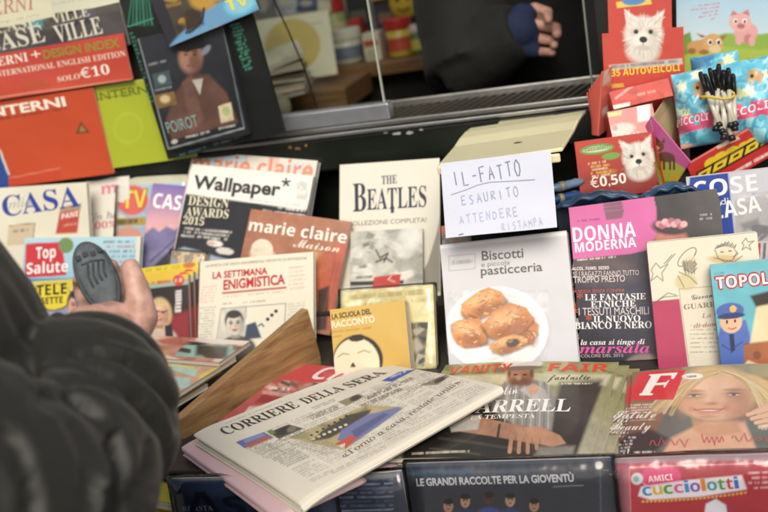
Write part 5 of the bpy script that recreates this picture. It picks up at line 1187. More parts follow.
# ================================================================== boxes on the right
def absorb(s, root, ren):
    bpy.context.view_layer.update()
    for ch in list(s.root.children):
        ch.parent = root; ch.matrix_parent_inverse = root.matrix_world.inverted(); ch.matrix_basis = s.M
        b = ch.name.split('.')[0]
        if b in ren:
            ch.name = ren[b]
    bpy.data.objects.remove(s.root)
def join_at(root, mb, name, **k):
    o = mb.build(name, None, **k); o.parent = root; o.matrix_parent_inverse = root.matrix_world.inverted(); return o
def westie(a, cx, cy, r, ang=0):
    """a white terrier's head, printed"""
    t = math.radians(ang); q = lambda x, y: (cx + r * (x * math.cos(t) - y * math.sin(t)), cy + r * (x * math.sin(t) + y * math.cos(t)))
    W, S = 'dad6cc', 'b4ab9c'
    a.poly([q(-.95, -1.15), q(-.2, -.7), q(-.75, .05)], W, 2).poly([q(.95, -1.2), q(.2, -.7), q(.75, .0)], W, 2).poly([q(-.82, -.9), q(-.45, -.62), q(-.7, -.3)], 'c9a49a', 1.5).poly([q(.82, -.95), q(.45, -.65), q(.7, -.32)], 'c9a49a', 1.5)
    a.ell(*q(0, .75), r * .8, r * .65, 'cfcabe', ang, .4).ell(*q(0, 0), r * .92, r * .86, W, ang, .25)
    rr = random.Random(int(cx))
    for k in range(150):
        th, r0 = rr.uniform(0, 6.28), rr.uniform(.3, .85); r1 = r0 + rr.uniform(.12, .38); sw = rr.uniform(-.12, .12)
        a.line([q(r0 * math.cos(th), .1 + r0 * .95 * math.sin(th)), q(r1 * math.cos(th + sw), .14 + r1 * math.sin(th + sw))], rr.uniform(.5, 1.0), rr.choice((W, 'aaa294', 'eceae4', 'c9c3b8', '9a9284')), .55)
    for sx in (-1, 1):
        for k in range(16): a.line([q(sx * rr.uniform(.35, .8), -.45 - rr.uniform(0, .3)), q(sx * rr.uniform(.6, 1.0), -.75 - rr.uniform(0, .4))], .7, rr.choice((W, 'eceae4', 'b8b0a4')), .6)
    a.ell(*q(-.36, -.08), r * .24, r * .2, 'b0a696', ang, 1.0, .6).ell(*q(.34, -.1), r * .24, r * .2, 'a89e8e', ang, 1.0, .6)
    a.ell(*q(0, .32), r * .5, r * .42, 'e4e1d8', ang, .5).ell(*q(.45, .3), r * .3, r * .5, S, ang, .9, .4).ell(*q(0, .66), r * .36, r * .14, S, ang, .7, .7)
    a.ell(*q(-.36, -.1), r * .11, r * .11, '1c1816', ang, .3).ell(*q(.34, -.12), r * .11, r * .11, '1c1816', ang, .3).ell(*q(0, .26), r * .19, r * .15, '1a1715', ang, .2).line([q(0, .4), q(0, .52)], 1, '4a423c', .8)
RED = 'bd3a2c'
dogbox = empty('card_pack_display', 'red display box with a white terrier and a price', 'display box', tuple(at_y(620, 195, 1.42)))
bpy.context.view_layer.update()
FP = Plane(pts=[at_y(574.4, 142, 1.405), at_y(651.7, 131.4, 1.425), at_y(590.7, 199, 1.395)])
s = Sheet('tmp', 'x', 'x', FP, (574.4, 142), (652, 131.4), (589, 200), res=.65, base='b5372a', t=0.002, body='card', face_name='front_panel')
a = s.art
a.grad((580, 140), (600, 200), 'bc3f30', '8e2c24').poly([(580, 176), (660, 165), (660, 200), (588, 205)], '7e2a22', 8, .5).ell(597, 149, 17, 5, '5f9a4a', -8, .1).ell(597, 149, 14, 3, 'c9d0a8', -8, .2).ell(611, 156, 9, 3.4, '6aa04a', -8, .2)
for i in range(5): a.dash((588 + i, 165 + i * 3.2), (606 + i + (i % 2) * 3, 162.4 + i * 3.2), 2.2, ('e0c8a8', 'd8b050')[i % 2], .85, 1.8)
a.ell(608, 172, 9, 3, 'd0a840', -8, .5, .3)
westie(a, 638, 157, 17, -9)
s.text('cucciolotti', (585, 151.6), (610, 148), 4, 'bold', '3c7a34'); s.text('€0,50', (591, 188), (626.5, 182.6), 10, 'bold', 'ece4d8', 'title')
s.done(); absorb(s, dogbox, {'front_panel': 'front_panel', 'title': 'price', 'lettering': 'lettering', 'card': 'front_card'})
HP = Plane(pts=[at_y(602, 33.5, 1.50), at_y(683, 26.5, 1.515), at_y(606, 92, 1.49)])
s = Sheet('tmp', 'x', 'x', HP, (602, 33.5), (683.4, 26.5), (611, 150), res=.65, base=RED, t=0.002, body='card', face_name='header_card')
a = s.art
a.noise(40, .06, 3).poly([(602, 76), (684, 70), (684, 160), (600, 160)], 'bd3426', 6, .6)
westie(a, 643.5, 34, 21, 2)
a.poly([(609, 65), (682, 58), (683, 64), (609, 70)], 'b8b4ae', 1.2).dash((611, 68.6), (678, 62.4), 3, '6a6460', .8, 2)
a.dash((612, 88), (624, 87), 4, 'd8b83a', .9, 3)
s.text('35 AUTOVEICOLI', (611.5, 76.5), (680, 70.5), 6.8, 'bold', 'e8cc3c', 'title')
s.done(); absorb(s, dogbox, {'cover': 'header_card', 'title': 'header_title', 'card': 'header_backing'})
TP = Plane(pts=[at_y(602, 33.5, 1.503), at_y(683, 26.5, 1.518), at_y(606, 92, 1.493)])
s = Sheet('tmp', 'x', 'x', TP, (607, -20), (671, -25), (613, 40), res=.65, base=RED, t=0.002, body='card', face_name='header_tab')
s.art.poly([(616, 2), (650, -3), (652, 4), (617, 8)], 'd8c050', 1.2).ell(634, 0, 12, 5, '4a80b8', -6, .2); westie(s.art, 643.5, 34, 21, 2)
s.done(); absorb(s, dogbox, {'header_tab': 'header_tab', 'card': 'tab_backing'})
mb = MB()
A, B, Cc, D = at_y(574.6, 142.5, 1.407), at_y(589.5, 199.5, 1.397), at_y(606, 150, 1.50), at_y(611, 185, 1.492)
A2, B2, C2, D2 = at_y(651.7, 132, 1.427), at_y(665, 186, 1.417), at_y(681, 128, 1.515), at_y(684, 170, 1.507)
for p, q_, r_, t_ in ((A, B, D, Cc), (A2, B2, D2, C2), (B, B2, D2, D)):
    n = np.cross(q_ - p, t_ - p); n = n / np.linalg.norm(n) * 0.0012
    mb.hexa([p - n, q_ - n, r_ - n, t_ - n], [p + n, q_ + n, r_ + n, t_ + n], mat('b0372a', 0.5))
join_at(dogbox, mb, 'side_panel')
mb = MB(); zb = min(B[2], B2[2]); mb.box((B[0] - 0.005, 1.40, ST), (B2[0] + 0.12, 1.54, zb - 0.004), mat('22201d', 0.7)); cpart('display_riser', mb)
labs = ['red sticker pack lying face up at the front of the terrier box'] + ['red sticker pack on edge, one of the fanned packs at the left of the terrier box'] * 6
PP = Plane(pts=[at_y(607, 112, 1.440), at_y(655, 104, 1.455), at_y(610, 145, 1.420)])
s = Sheet('sticker_pack', 'red and white sticker pack facing out at the front of the terrier box', 'sticker pack', PP, (607, 112), (652, 103.5), (609, 150), base='b8402f', t=0.006, body='foil_pack', group='sticker packs')
s.art.collage(None, ['b8402f', 'b03826', 'c05040'], 12, 8, 3).dash((608, 117), (622, 115), 4, 'e0b83a', .9, 4).poly([(637, 106), (650, 103), (650, 120), (638, 122)], 'd9cfc4', .8).ell(622, 129, 13, 6, 'd9b0a4', -8, .4, .9).ell(615, 128, 3, 3, '3a2a26', 0, .4, .7).dash((612, 139), (640, 134), 3, 'e8c8bc', .8, 2); s.done()
PQ = Plane(pts=[at_y(607, 80, 1.475), at_y(668, 72, 1.485), at_y(606, 112, 1.445)])
s = Sheet('sticker_pack', 'red sticker pack with a white corner label, behind the front pack', 'sticker pack', PQ, (609, 92), (668, 78), (603, 112), base='bd3c2e', t=0.005, body='foil_pack', group='sticker packs')
s.art.collage(None, ['bd3c2e', 'c54a3c', 'b03426'], 14, 6).poly([(609, 106), (630, 102), (630, 108), (607, 112)], 'ddd4cc', .8).line([(616, 98), (632, 86)], 2.5, 'e8b8b0', .6).dash((638, 96), (656, 92), 2.5, 'e8b0a0', .7, 2); s.done()
for i in range(7):
    f = i / 6
    PL = Plane(pts=[at_y(588 + 2.6 * i, 92 - i * 3.4, 1.462 - i * .006), at_y(601 + 2.2 * i, 88 - i * 3.4, 1.49), at_y(579 + 3.4 * i, 140 - i * 1.2, 1.425)])
    s = Sheet('sticker_pack', ('reddest', 'pink-striped', 'pale pink', 'black-edged', 'orange-spotted', 'dull red', 'white-edged')[i] + ' of the narrow sticker packs fanned at the left side of the terrier box', 'sticker pack', PL, (588 + 2.6 * i, 92 - i * 3.4), (599 + 2.2 * i, 87 - i * 3.4), (579 + 3.6 * i, 142 - i * 1.2), base='c85a4c', t=0.0025, body='foil_pack', group='sticker packs')
    s.art.blotch(None, [('b8402f', 'c04838'), ('d89a90', 'b8503f'), ('dcb0a4', 'd09a90'), ('2c2422', 'c8705f'), ('d87a3c', 'b83a2c'), ('a84438', 'c0604f'), ('ddd0c8', 'c46a5c')][i], 8, i + 2)
    s.done()

# --- box of animal figures with its picture card, foil bags and a bunch of pens
zoo = empty('animal_toy_display', 'open toy display box with a farm picture card and red front', 'display box', tuple(at_y(690, 180, 1.42)))
bpy.context.view_layer.update()
HC = Plane(pts=[at_y(683, 60, 1.56), at_y(768, 50, 1.54), at_y(690, 130, 1.55)])
s = Sheet('tmp', 'x', 'x', HC, (676, -30), (800, -40), (690, 120), base='a9cfe0', t=0.003, body='card', face_name='picture_card')
a = s.art
a.grad((690, -20), (690, 60), '9cc6e2', 'd4e4e2').poly([(680, 50), (700, 40), (725, 33), (760, 34), (810, 28), (810, 130), (684, 130)], '8fb048', 2).poly([(680, 54), (720, 46), (760, 50), (810, 44), (810, 130), (684, 130)], 'a8bc50', 3)
a.poly([(680, 36), (690, 32), (694, 50), (684, 56)], '6f9a44', 2)
for i in range(5): a.dash((692 + i * 4 - (i % 2) * 5, 7 + i * 3.6), (720 - i, 4 + i * 3.6), 1.5, 'd0607c', .75, 1.5)
F_, D_ = 'e0a6a4', 'c47f80'                                        # a pink piglet
a.ell(746, 32, 12, 10, F_, 0, .15).ell(748, 39, 4, 5, D_, 0, .4).ell(739, 40, 3.4, 5, F_, 0, .2).ell(752, 41, 3.4, 5, F_, 0, .2).ell(740, 22, 11, 9.5, 'e6b0ac', 0, .12).poly([(730, 16), (733, 10), (738, 14)], D_, 1).poly([(742, 13), (748, 9), (750, 16)], D_, 1).ell(741, 26, 4.2, 3, D_, 0, .2).ell(739.8, 26, .8, 1, '7a4a4c', 0, .4).ell(742.4, 26, .8, 1, '7a4a4c', 0, .4)
for x in (735.5, 744.5): a.ell(x, 21, 2.4, 2.6, 'f0eeea', 0, .2).ell(x + .3, 21.4, 1.3, 1.5, '2a2020', 0, .3)
F_, D_ = 'c99a60', '9a6a3c'                                        # a tan calf
a.ell(699, 47, 12, 7, F_, 0, .2).ell(713, 43, 10, 9.5, 'd0a468', 0, .15).poly([(702, 38), (696, 33), (706, 36)], D_, 1).poly([(720, 36), (727, 35), (722, 41)], D_, 1).ell(715, 49, 6, 4, 'dfc398', 0, .2).ell(692, 51, 4, 3, D_, 0, .4).ell(704, 52, 5, 2.4, D_, 0, .4)
for x in (710, 718.5): a.ell(x, 42, 2.6, 3, 'f0eeea', 0, .2).ell(x + .2, 42.4, 1.6, 2, '2a2018', 0, .3)
s.done(); absorb(s, zoo, {'picture_card': 'picture_card', 'card': 'card_backing'})
K = at_y(688, 190, 1.388)                                           # the box's near lower corner
KT = at_y(686, 163, 1.388)
L0, R0 = at_y(651, 120, 1.43), at_y(800, 98, 1.46)
LB, RB = at_y(665, 187, 1.42), at_y(800, 160, 1.46)
SP = Plane(pts=[KT, L0, K])
s = Sheet('tmp', 'x', 'x', SP, (651, 116), (690, 162), (664, 190), base='c85f9a', t=0.002, body='card', face_name='side_panel')
a = s.art
a.poly([(640, 110), (672, 122), (684, 150), (684, 166), (656, 150)], 'cc62a0', 2).poly([(650, 148), (668, 158), (684, 168), (694, 190), (664, 200)], 'b9c04a', 2).ell(666, 157, 9, 5, '6e4030', 10, .2).ell(659, 146, 5, 5.5, '7a4836', -10, .2).poly([(656, 142), (655, 136), (660, 141)], '5a3226', .8).poly([(662, 142), (664, 137), (665, 143)], '5a3226', .8)
for x in (660, 664, 670, 674): a.line([(x, 160), (x, 169)], 2.2, '5a3226')
a.ell(657, 148, 2.6, 2, 'd0b098', 0, .3).ell(676, 178, 7, 4, 'd8b838', 0, .3).ell(668, 184, 5, 3, '7a9a3a', 0, .3); s.done(); absorb(s, zoo, {'side_panel': 'side_panel', 'card': 'side_backing'})
FPp = Plane(pts=[KT, R0, K])
s = Sheet('tmp', 'x', 'x', FPp, (686, 164), (800, 97), (688, 205), base='b52a26', t=0.002, body='card', face_name='front_panel')
a = s.art
a.noise(20, .08, 2).line([(687, 164.5), (800, 99)], 1.2, 'd89a90', .8).poly([(716, 146), (738, 136), (740, 139), (718, 149)], 'c9c0a0', .8)
for x, y, r in ((722, 158, 9), (733, 152, 8), (744, 146, 6), (752, 143, 7), (762, 137, 8), (772, 132, 8), (712, 163, 8)): a.ell(x, y, r, r * .7, 'd0b428', -25, .1)
d = np.array((0.87, -.49))
for i in range(5):                                                 # a row of chunky black and yellow letters
    c = np.array((704, 174)) + d * 18.5 * i; u = np.array((.25, -.97))
    q4 = lambda w, h: [tuple(c - d * w - u * h), tuple(c + d * w - u * h), tuple(c + d * w + u * h), tuple(c - d * w + u * h)]
    a.poly(q4(10.5, 7.2), '15120f', 1).poly(q4(7.6, 4.6), 'd8bc2e', .8).poly(q4(3.2, 1.5), '15120f', .7)
a.dash((722, 181), (770, 154), 3, 'e4dcd4', .9, 2.2); s.done(); absorb(s, zoo, {'front_panel': 'front_panel', 'card': 'front_backing'})
mb = MB()
for p, q_, r_, t_ in ((L0, LB, at_y(690, 168, 1.55), at_y(684, 70, 1.55)),):
    n = np.cross(q_ - p, t_ - p); n = n / np.linalg.norm(n) * 0.0012
    mb.hexa([p - n, q_ - n, r_ - n, t_ - n], [p + n, q_ + n, r_ + n, t_ + n], mat('b09a78', 0.8, vary=.1))
join_at(zoo, mb, 'inner_flap')
mb = MB(); zb2 = min(K[2], LB[2], RB[2]) - 0.004
mb.box((K[0] - 0.03, 1.415, ST), (0.55, 1.56, zb2), mat('22201d', 0.7)); cpart('display_riser', mb)
def pillow(label, TL, TR, BL, y, seed, group):
    w0 = at_y(*TL, y); P_ = Plane(pts=[w0, at_y(*TR, y - .01), at_y(*BL, y - 0.03)])
    s = Sheet('foil_bag', label, 'toy bag', P_, TL, TR, BL, base='5fb4cc', t=0.004, body='bag_back', group=group, face_name='bag_front')
    W_, H_ = s.w, s.h
    s.bend = lambda u, v: 0.02 * max(0, math.sin(math.pi * min(max(u / W_, 0), 1))) ** .7 * max(0, math.sin(math.pi * min(max(v / H_, 0), 1))) ** .6 + 0.0025 * math.sin(u * 190 + seed) * math.sin(v * 150 + seed * 2)
    return s
def toybag(s, x, y, w, seed):
    a = s.art
    a.blotch(None, ['62b8d0', '7cc8d8', '4fa4c4', '8fd0d8'], 11, seed); r = random.Random(seed)
    for k in range(6):
        cx, cy = x + r.uniform(0.05, .95) * w, y + r.uniform(0, 75)
        for m in range(3): a.ell(cx, cy, 7, 2.4, ('dfe8c8', 'e8e8b0')[k % 2], 60 * m + 10, .3, .8)
    a.poly([(x - 8, y + 52), (x + w + 8, y + 40), (x + w + 8, y + 56), (x - 8, y + 68)], 'd8567c', 1.5).ell(x + w * .35, y + 80, 12, 6, 'dca890', 0, .4).ell(x + w * .2, y + 88, 16, 6, '8fb85a', 0, .4).ell(x + w * .7, y + 20, 8, 8, 'c99a60', 0, .3).ell(x + w * .7 - 2, y + 19, 2, 2, '2a2018', 0, .4)
s = pillow('blue foil toy bag at the left of the open toy box', (671, 75), (716, 66), (676, 150), 1.475, 3, 'foil toy bags'); toybag(s, 671, 70, 44, 3); s.text('PICCOLI', (677, 127.5), (712, 120.5), 7, 'boldi', 'f0dfe2', 'title'); s.done()
s = pillow('blue foil toy bag with flowers right of the pens', (716, 66), (775, 54), (722, 150), 1.47, 8, 'foil toy bags'); toybag(s, 716, 58, 56, 8); s.text('PICCOLI', (722, 122), (771, 108), 7.5, 'boldi', 'f0dfe2', 'title'); s.done()
s = pillow('foil toy bag with a brown calf standing rearmost in the toy box', (690, 58), (738, 50), (694, 120), 1.515, 5, 'foil toy bags'); toybag(s, 690, 52, 46, 5); s.art.poly([(686, 56), (716, 50), (714, 68), (690, 72)], '2e6a9c', 3, .8); s.done()
for i in range(8):
    r = random.Random(i)
    tip, cap = at_y(717 + (i % 4) * 6.2 + r.uniform(-2, 2), 122 + (i % 3) * 6 + r.uniform(-2, 2), 1.405), at_y(700 + i * 4.7, 64 + abs(i - 4) * 2.0 + (i % 2) * 4, 1.44)
    d = cap - tip
    e = empty('ballpoint_pen', 'clear ballpoint pen with black cap, one of a bunch held by a rubber band', 'pen', tuple(tip), 'bunch of black-capped pens'); bpy.context.view_layer.update()
    mb = MB(); mb.tube([tip, tip + d * .62], 0.0033, mat('c4bfae', .2, coat=.5), 8); join_at(e, mb, 'barrel', smooth=True)
    mb = MB(); mb.tube([tip - d * .07, tip - d * .02, tip + d * .01], [.0045, .0045, .0034], mat('1c1a24', .4), 8); join_at(e, mb, 'end_plug', smooth=True)
    mb = MB(); mb.tube([tip + d * .6, tip + d * .94, tip + d], [.0038, .0036, .0026], mat('141414', .35, coat=.3), 8); mb.tube([tip + d * .68 + np.array([0, -.006, 0]), tip + d * .96 + np.array([0, -.005, 0])], .0012, mat('141414', .35), 6); join_at(e, mb, 'cap', smooth=True)
mb = MB(); c = at_y(717, 96, 1.42)
pts = [(c[0] + .021 * math.cos(k * math.pi / 8), c[1] + .014 * math.sin(k * math.pi / 8), c[2] + .003 * math.sin(k * math.pi / 4)) for k in range(17)]
mb.tube(pts, 0.0018, mat('c9b040', .6), 6); tag(mb.build('rubber_band', None, True), 'yellow rubber band round the bunch of pens', 'rubber band')
# wavy blue toy packs lying behind the pink-topped weekly
for (x0, y0), (x1, y1), yy, lab_, k in (((556, 208), (640, 197.5), 1.366, 'long blue wavy toy pack lying behind the pink-topped weekly', 0), ((640, 199), (704, 190), 1.372, 'short blue wavy toy pack beside the longer one, below the terrier box', 1)):
    A, B = at_y(x0, y0, yy), at_y(x1, y1, yy)
    e = empty('toy_pack', lab_, 'toy', tuple(A)); bpy.context.view_layer.update()
    mb = MB(); n = 28
    mb.tube([A + (B - A) * (i / n) + np.array([0, 0, .008 * math.sin(i / n * 3.14) + .0008 * math.sin(i * .9)]) for i in range(n + 1)], [.0085 * (0.35 + .65 * math.sin(math.pi * (i + .6) / (n + 1.2))) for i in range(n + 1)], mat('2a4a68', .35, vary=.5, bscale=160, coat=.4), 14, lambda i, t: 1 + .08 * math.sin(i * 1.7 + t * 3)); join_at(e, mb, 'wavy_body', smooth=True)
    mb = MB(); mb.tube([A + (B - A) * (i / n) + np.array([0, -.011, .012 * math.sin(i / n * 3.14) + .002 * math.sin(i * .9)]) for i in range(2, n - 1)], .003, mat('26405c', .4, vary=.5, bscale=300), 8); join_at(e, mb, 'stripe', smooth=True)
    mb = MB(); mb.box((min(A[0], B[0]), yy + .004, ST - .02), (max(A[0], B[0]), yy + .01, min(A[2], B[2])), mat('23303f', .5)); join_at(e, mb, 'backing_card')
for i, (x, y, c_, lab_) in enumerate(((562, 186, '5f7890', 'pale blue rolled wrapper between the note and the terrier box'), (561, 198, '22406c', 'dark blue rolled wrapper under the pale one'))):
    A, B = at_y(x - 13, y + 3, 1.37), at_y(x + 22, y - 5, 1.40)
    e = empty('toy_wrapper', lab_, 'wrapper', tuple(A)); bpy.context.view_layer.update()
    mb = MB(); mb.tube([A + (B - A) * k / 8 for k in range(9)], [.003, .005, .006, .0055, .006, .0055, .006, .005, .003], mat(c_, .25, vary=.3, bscale=120, coat=.5), 12, lambda i, t: 1 + .1 * math.sin(3 * t + i)); join_at(e, mb, 'wrapper', smooth=True)
    mb = MB(); mb.tube([A + (B - A) * .3, A + (B - A) * .42], .0066, mat('8a8468', .4), 12); join_at(e, mb, 'band', smooth=True)

# ================================================================== inside the kiosk
YI = 2.53
K2 = lambda px: px * math.hypot(YI, .5) / FPX * 1.0
def stand(px, w, y=YI): p = at_y(px, 60, y); return p[0], y, w * 2.62 / FPX / 2
def jar(name, label, px, w, h, body, lid, lidh=.25, y=YI, lw=1.06, band=None):
    x, y, r = stand(px, w, y); H = h * 2.62 / FPX
    e = empty(name, label, name.split('_')[-1], (x, y, ZS)); bpy.context.view_layer.update()
    mb = MB(); mb.lathe((0, 0, 0), [(r * .9, 0.0005), (r, H * .05), (r, H * (1 - lidh) - .004), (r * .85, H * (1 - lidh))], mat(body, .4, vary=.1, bscale=60), 24); mb.build('container', e, True)
    mb = MB(); mb.lathe((0, 0, 0), [(r * lw, H * (1 - lidh)), (r * lw, H * .97), (r * lw * .9, H)], mat(lid, .35), 24); mb.build('lid', e, False, .001)
    if band: mb = MB(); mb.lathe((0, 0, 0), [(r * 1.01, H * .15), (r * 1.015, H * .16), (r * 1.015, H * .5), (r * 1.01, H * .51)], mat(band, .5, vary=.3, bscale=120), 24); mb.build('printed_band', e, True)
def carton(name, label, px, w, h, cols, d=.05, y=YI, z=None, mark=None, tilt=0):
    x, y, r = stand(px, w, y); H = h * 2.62 / FPX; z = ZS if z is None else z
    e = empty(name, label, name.split('_')[-1], (x, y, z)); e.rotation_euler = (0, math.radians(tilt), 0); bpy.context.view_layer.update()
    mb = MB(); mb.box((-r, -.001, 0.0005), (r, d, H), mat(cols[0], .5, vary=.12, bscale=50)); mb.build('carton', e, False, .0015)
    if len(cols) > 1: mb = MB(); mb.box((-r * .8, -.003, H * .55), (r * .8, -.0015, H * .75), mat(cols[1], .5)); mb.build('printed_panel', e)
    if len(cols) > 2: mb = MB(); mb.box((-r * .7, -.003, H * .12), (r * .5, -.0015, H * .42), mat(cols[2], .5, vary=.4, bscale=200)); mb.build('label_patch', e)
jar('white_jar', 'white lidded jar with a grey-blue print on the inside shelf', 349, 30, 34, 'c4c6b8', 'd4d2c0', .3, band='6a7488')
carton('white_box', 'white box with a red mark between the white jar and yellow canister', 374, 17, 27, ('cfcab4', 'b0463c', 'c0b8a0'), y=2.50)
jar('yellow_canister', 'yellow canister with a red lid on the inside shelf', 403, 26, 37, 'c4b04a', 'b03028', .28, band='b8503a')
jar('red_lidded_jar', 'tall jar with a red lid standing behind the white jar on the inside shelf', 341, 24, 74, '8d9a5c', 'b02f28', .34, y=2.62, band='c4b48a')
carton('dark_box', 'dark box standing behind the white box', 366, 22, 60, ('2c2c30', '5a5a52'), y=2.66)
carton('purple_box', 'dark purple box behind the yellow canister', 402, 44, 52, ('38303f', '6a5a4a', '4f4660'), y=2.67)
carton('blue_box', 'blue and white printed box beside the vendor\'s sleeve', 432, 22, 62, ('8fb0bc', 'd8dcd8', '4a7a9c'), y=2.6)
carton('orange_box', 'small orange box in front of the blue and white one', 434, 14, 16, ('b8643c', 'd8b070'), y=2.49)
carton('grey_box', 'large grey box behind the jars on the inside shelf', 372, 60, 120, ('96968c', '7d7d78'), y=2.69)
carton('pale_carton', 'tall pale carton at the right of the grey box', 452, 26, 110, ('a8a294', 'c8c0a8'), y=2.66)
jar('blue_tin', 'round blue tin with a cream lid left of the white jar on the inside shelf', 327, 18, 24, '3f5f8c', 'c8c0a0', .2, band='c8b060')
jar('green_jar', 'small green jar with a white lid right of the yellow canister', 420, 14, 28, '4f7a3c', 'd8d4c8', .25, band='c8c060')
carton('red_carton', 'small red carton before the grey box on the inside shelf', 360, 12, 40, ('a8342c', 'd8c8a0', 'c0a060'), y=2.58)
carton('yellow_packet', 'yellow packet lying on top of the purple box', 394, 26, 12, ('c8a838', 'b04030'), y=2.66, z=ZS + 52 * 2.62 / FPX + .001)
carton('teal_box', 'teal box high behind the red-lidded jar', 338, 30, 96, ('4a7a80', 'c8c8b8', '2f4f60'), y=2.71)
# yellow paper mask hanging over the boxes
e = empty('paper_mask', 'yellow paper mask with black features hanging over the purple box', 'mask', tuple(at_y(404, 2, 2.58))); bpy.context.view_layer.update()
mb = MB(); mb.ball((0, 0, 0), .038, mat('b8a030', .6), 16, (1, .35, 1.1)); mb.build('face', e, True)
mb = MB()
for dx in (-.013, .013): mb.ball((dx, -.0125, .008), .006, mat('1c1a16', .6), 10, (1, .4, .8))
mb.tube([(-.016, -.012, -.012), (-.006, -.0135, -.018), (.006, -.0135, -.018), (.016, -.012, -.012)], .002, mat('1c1a16', .6), 6); mb.build('features', e)
mb = MB(); mb.tube([(0, .005, .03), (0, .04, .2)], .001, mat('3a3630', .6), 6); mb.build('string', e)
# white board with a golden disc, sheaf of papers, cloth and roll by the window
GP = Plane(pts=[at_y(255, 22, 2.30), at_y(328, 9.5, 2.34), at_y(258, 80, 2.27)])
s = Sheet('gold_disc_board', 'white board with a big golden disc leaning behind the glass', 'board', GP, (254, 21), (328, 9.5), (258, 86), base='c9c8ac', t=0.01, body='board_back', face_name='board_face')
s.art.ell(293, 45, 27, 26, 'b09a34', -8, .06).ell(293, 45, 26, 25, 'bca63c', -8, .3, .6).ell(278, 50, 14, 20, '8f8234', -8, .6, .6).noise(14, .06, 3).dash((303, 26), (322, 23), 2, '8a886c', .7, 2); s.done()
mb = MB(); p = at_y(300, 85, 2.28); mb.box((-2.3, 2.22, p[2] - 0.06), (p[0] + .12, 2.45, p[2] - 0.01), WOOD); kpart('inside_counter', mb, bevel=.003)
labs = ['topmost loose sheaf of papers before the golden disc', 'second sheaf of papers in the pile before the golden disc', 'brownish third sheaf of papers in the pile', 'fourth sheaf of papers in the pile', 'lowest sheaf of papers in the pile before the golden disc']
for i in range(5):
    P_ = Plane(pts=[at_y(252, 62 + i * 5, 2.12), at_y(300, 44 + i * 7, 2.16), at_y(250, 80 + i * 4, 2.02)])
    s = Sheet('paper_sheaf', labs[i], 'papers', P_, (250, 60 + i * 6), (298 + i * 4, 42 + i * 8.5), (252 + i * 2, 70 + i * 7), h=0.10, base=('cfcab0', 'a8a288', '6a5a44', 'b5ac90', '8a6a5a')[i], t=.006, group='sheaves of paper behind the glass', gloss=False, bend=lambda u, v: .006 * math.sin(u * 18 + i))
    s.art.noise(9, .2, i); s.done()
mb = MB(); mb.tube([at_y(258, 60, 1.70), at_y(261, 76, 1.70), at_y(266, 100, 1.695), at_y(269, 116, 1.69)], [.012, .012, .0125, .0125], mat('d8d6c8', .6), 14)
r_ = mb.build('paper_roll', None, True); tag(r_, 'white roll of paper leaning inside the window by the black folder', 'paper roll')
e = empty('cream_cup', 'cream cup on its side behind the window track', 'cup', tuple(at_y(279, 107, 1.72))); bpy.context.view_layer.update()
mb = MB(); mb.ball((0, 0, 0), .022, mat('c8c09c', .5), 16, (1, .9, 1.05)); mb.build('bowl', e, True)
mb = MB(); mb.lathe((0, 0, -.024), [(.014, -.006), (.016, .004), (.012, .008)], mat('b8b08c', .5), 16); mb.build('foot', e, True)
kp = at_y(330, 108, 1.607)
# things on the wall above the shelf, out of focus
for i, (x, y, w, h, c_, lab_) in enumerate(((262, 5, 20, 34, '77777a', 'grey packet hung at the top of the window'), (285, 2, 22, 26, '9aa0a8', 'pale packet beside the grey one at the top of the window'), (306, 3, 22, 16, '3a4470', 'dark blue packet above the golden disc'), (322, 4, 14, 22, 'b0a890', 'beige packet right of the dark blue one'))):
    P_ = Plane(pts=[at_y(x - w / 2, y - h / 2, 2.4), at_y(x + w / 2, y - h / 2 - 2, 2.4), at_y(x - w / 2, y + h / 2, 2.39)])
    s = Sheet('hanging_packet', lab_, 'packet', P_, (x - w / 2, y - h / 2), (x + w / 2, y - h / 2 - 2), (x - w / 2, y + h / 2), base=c_, t=.01, body='packet_back', face_name='packet_front'); s.art.noise(6, .35, i + 2).ell(x, y, w * .3, h * .2, 'c8c4b4', 0, .5, .6); s.done()

# ================================================================== people
def capsule(mb, a, b, ra, rb, m, n=14):
    """a tapered limb segment with round ends"""
    a, b = np.array(a, float), np.array(b, float); d = b - a; L = np.linalg.norm(d)
    if L < 1e-6: mb.ball(tuple(a), ra, m, n); return
    d /= L; pts, rad = [], []
    for k in range(1, 5): t = math.pi / 2 * k / 4; pts.append(a - d * ra * math.cos(t)); rad.append(ra * math.sin(t) + 1e-4)
    for k in range(1, 6): pts.append(a + d * L * k / 6); rad.append(ra + (rb - ra) * k / 6)
    for k in range(4, 0, -1): t = math.pi / 2 * k / 4; pts.append(b + d * rb * math.cos(t)); rad.append(rb * math.sin(t) + 1e-4)
    mb.tube(pts, rad, m, n)
def chain(mb, pts, rad, m):
    for i in range(len(pts) - 1): capsule(mb, pts[i], pts[i + 1], rad[i], rad[i + 1], m)
def melt(o, voxel, it=4, fac=.5):
    r = o.modifiers.new('remesh', 'REMESH'); r.mode = 'VOXEL'; r.voxel_size = voxel; r.use_smooth_shade = True
    s_ = o.modifiers.new('smooth', 'SMOOTH'); s_.factor = fac; s_.iterations = it
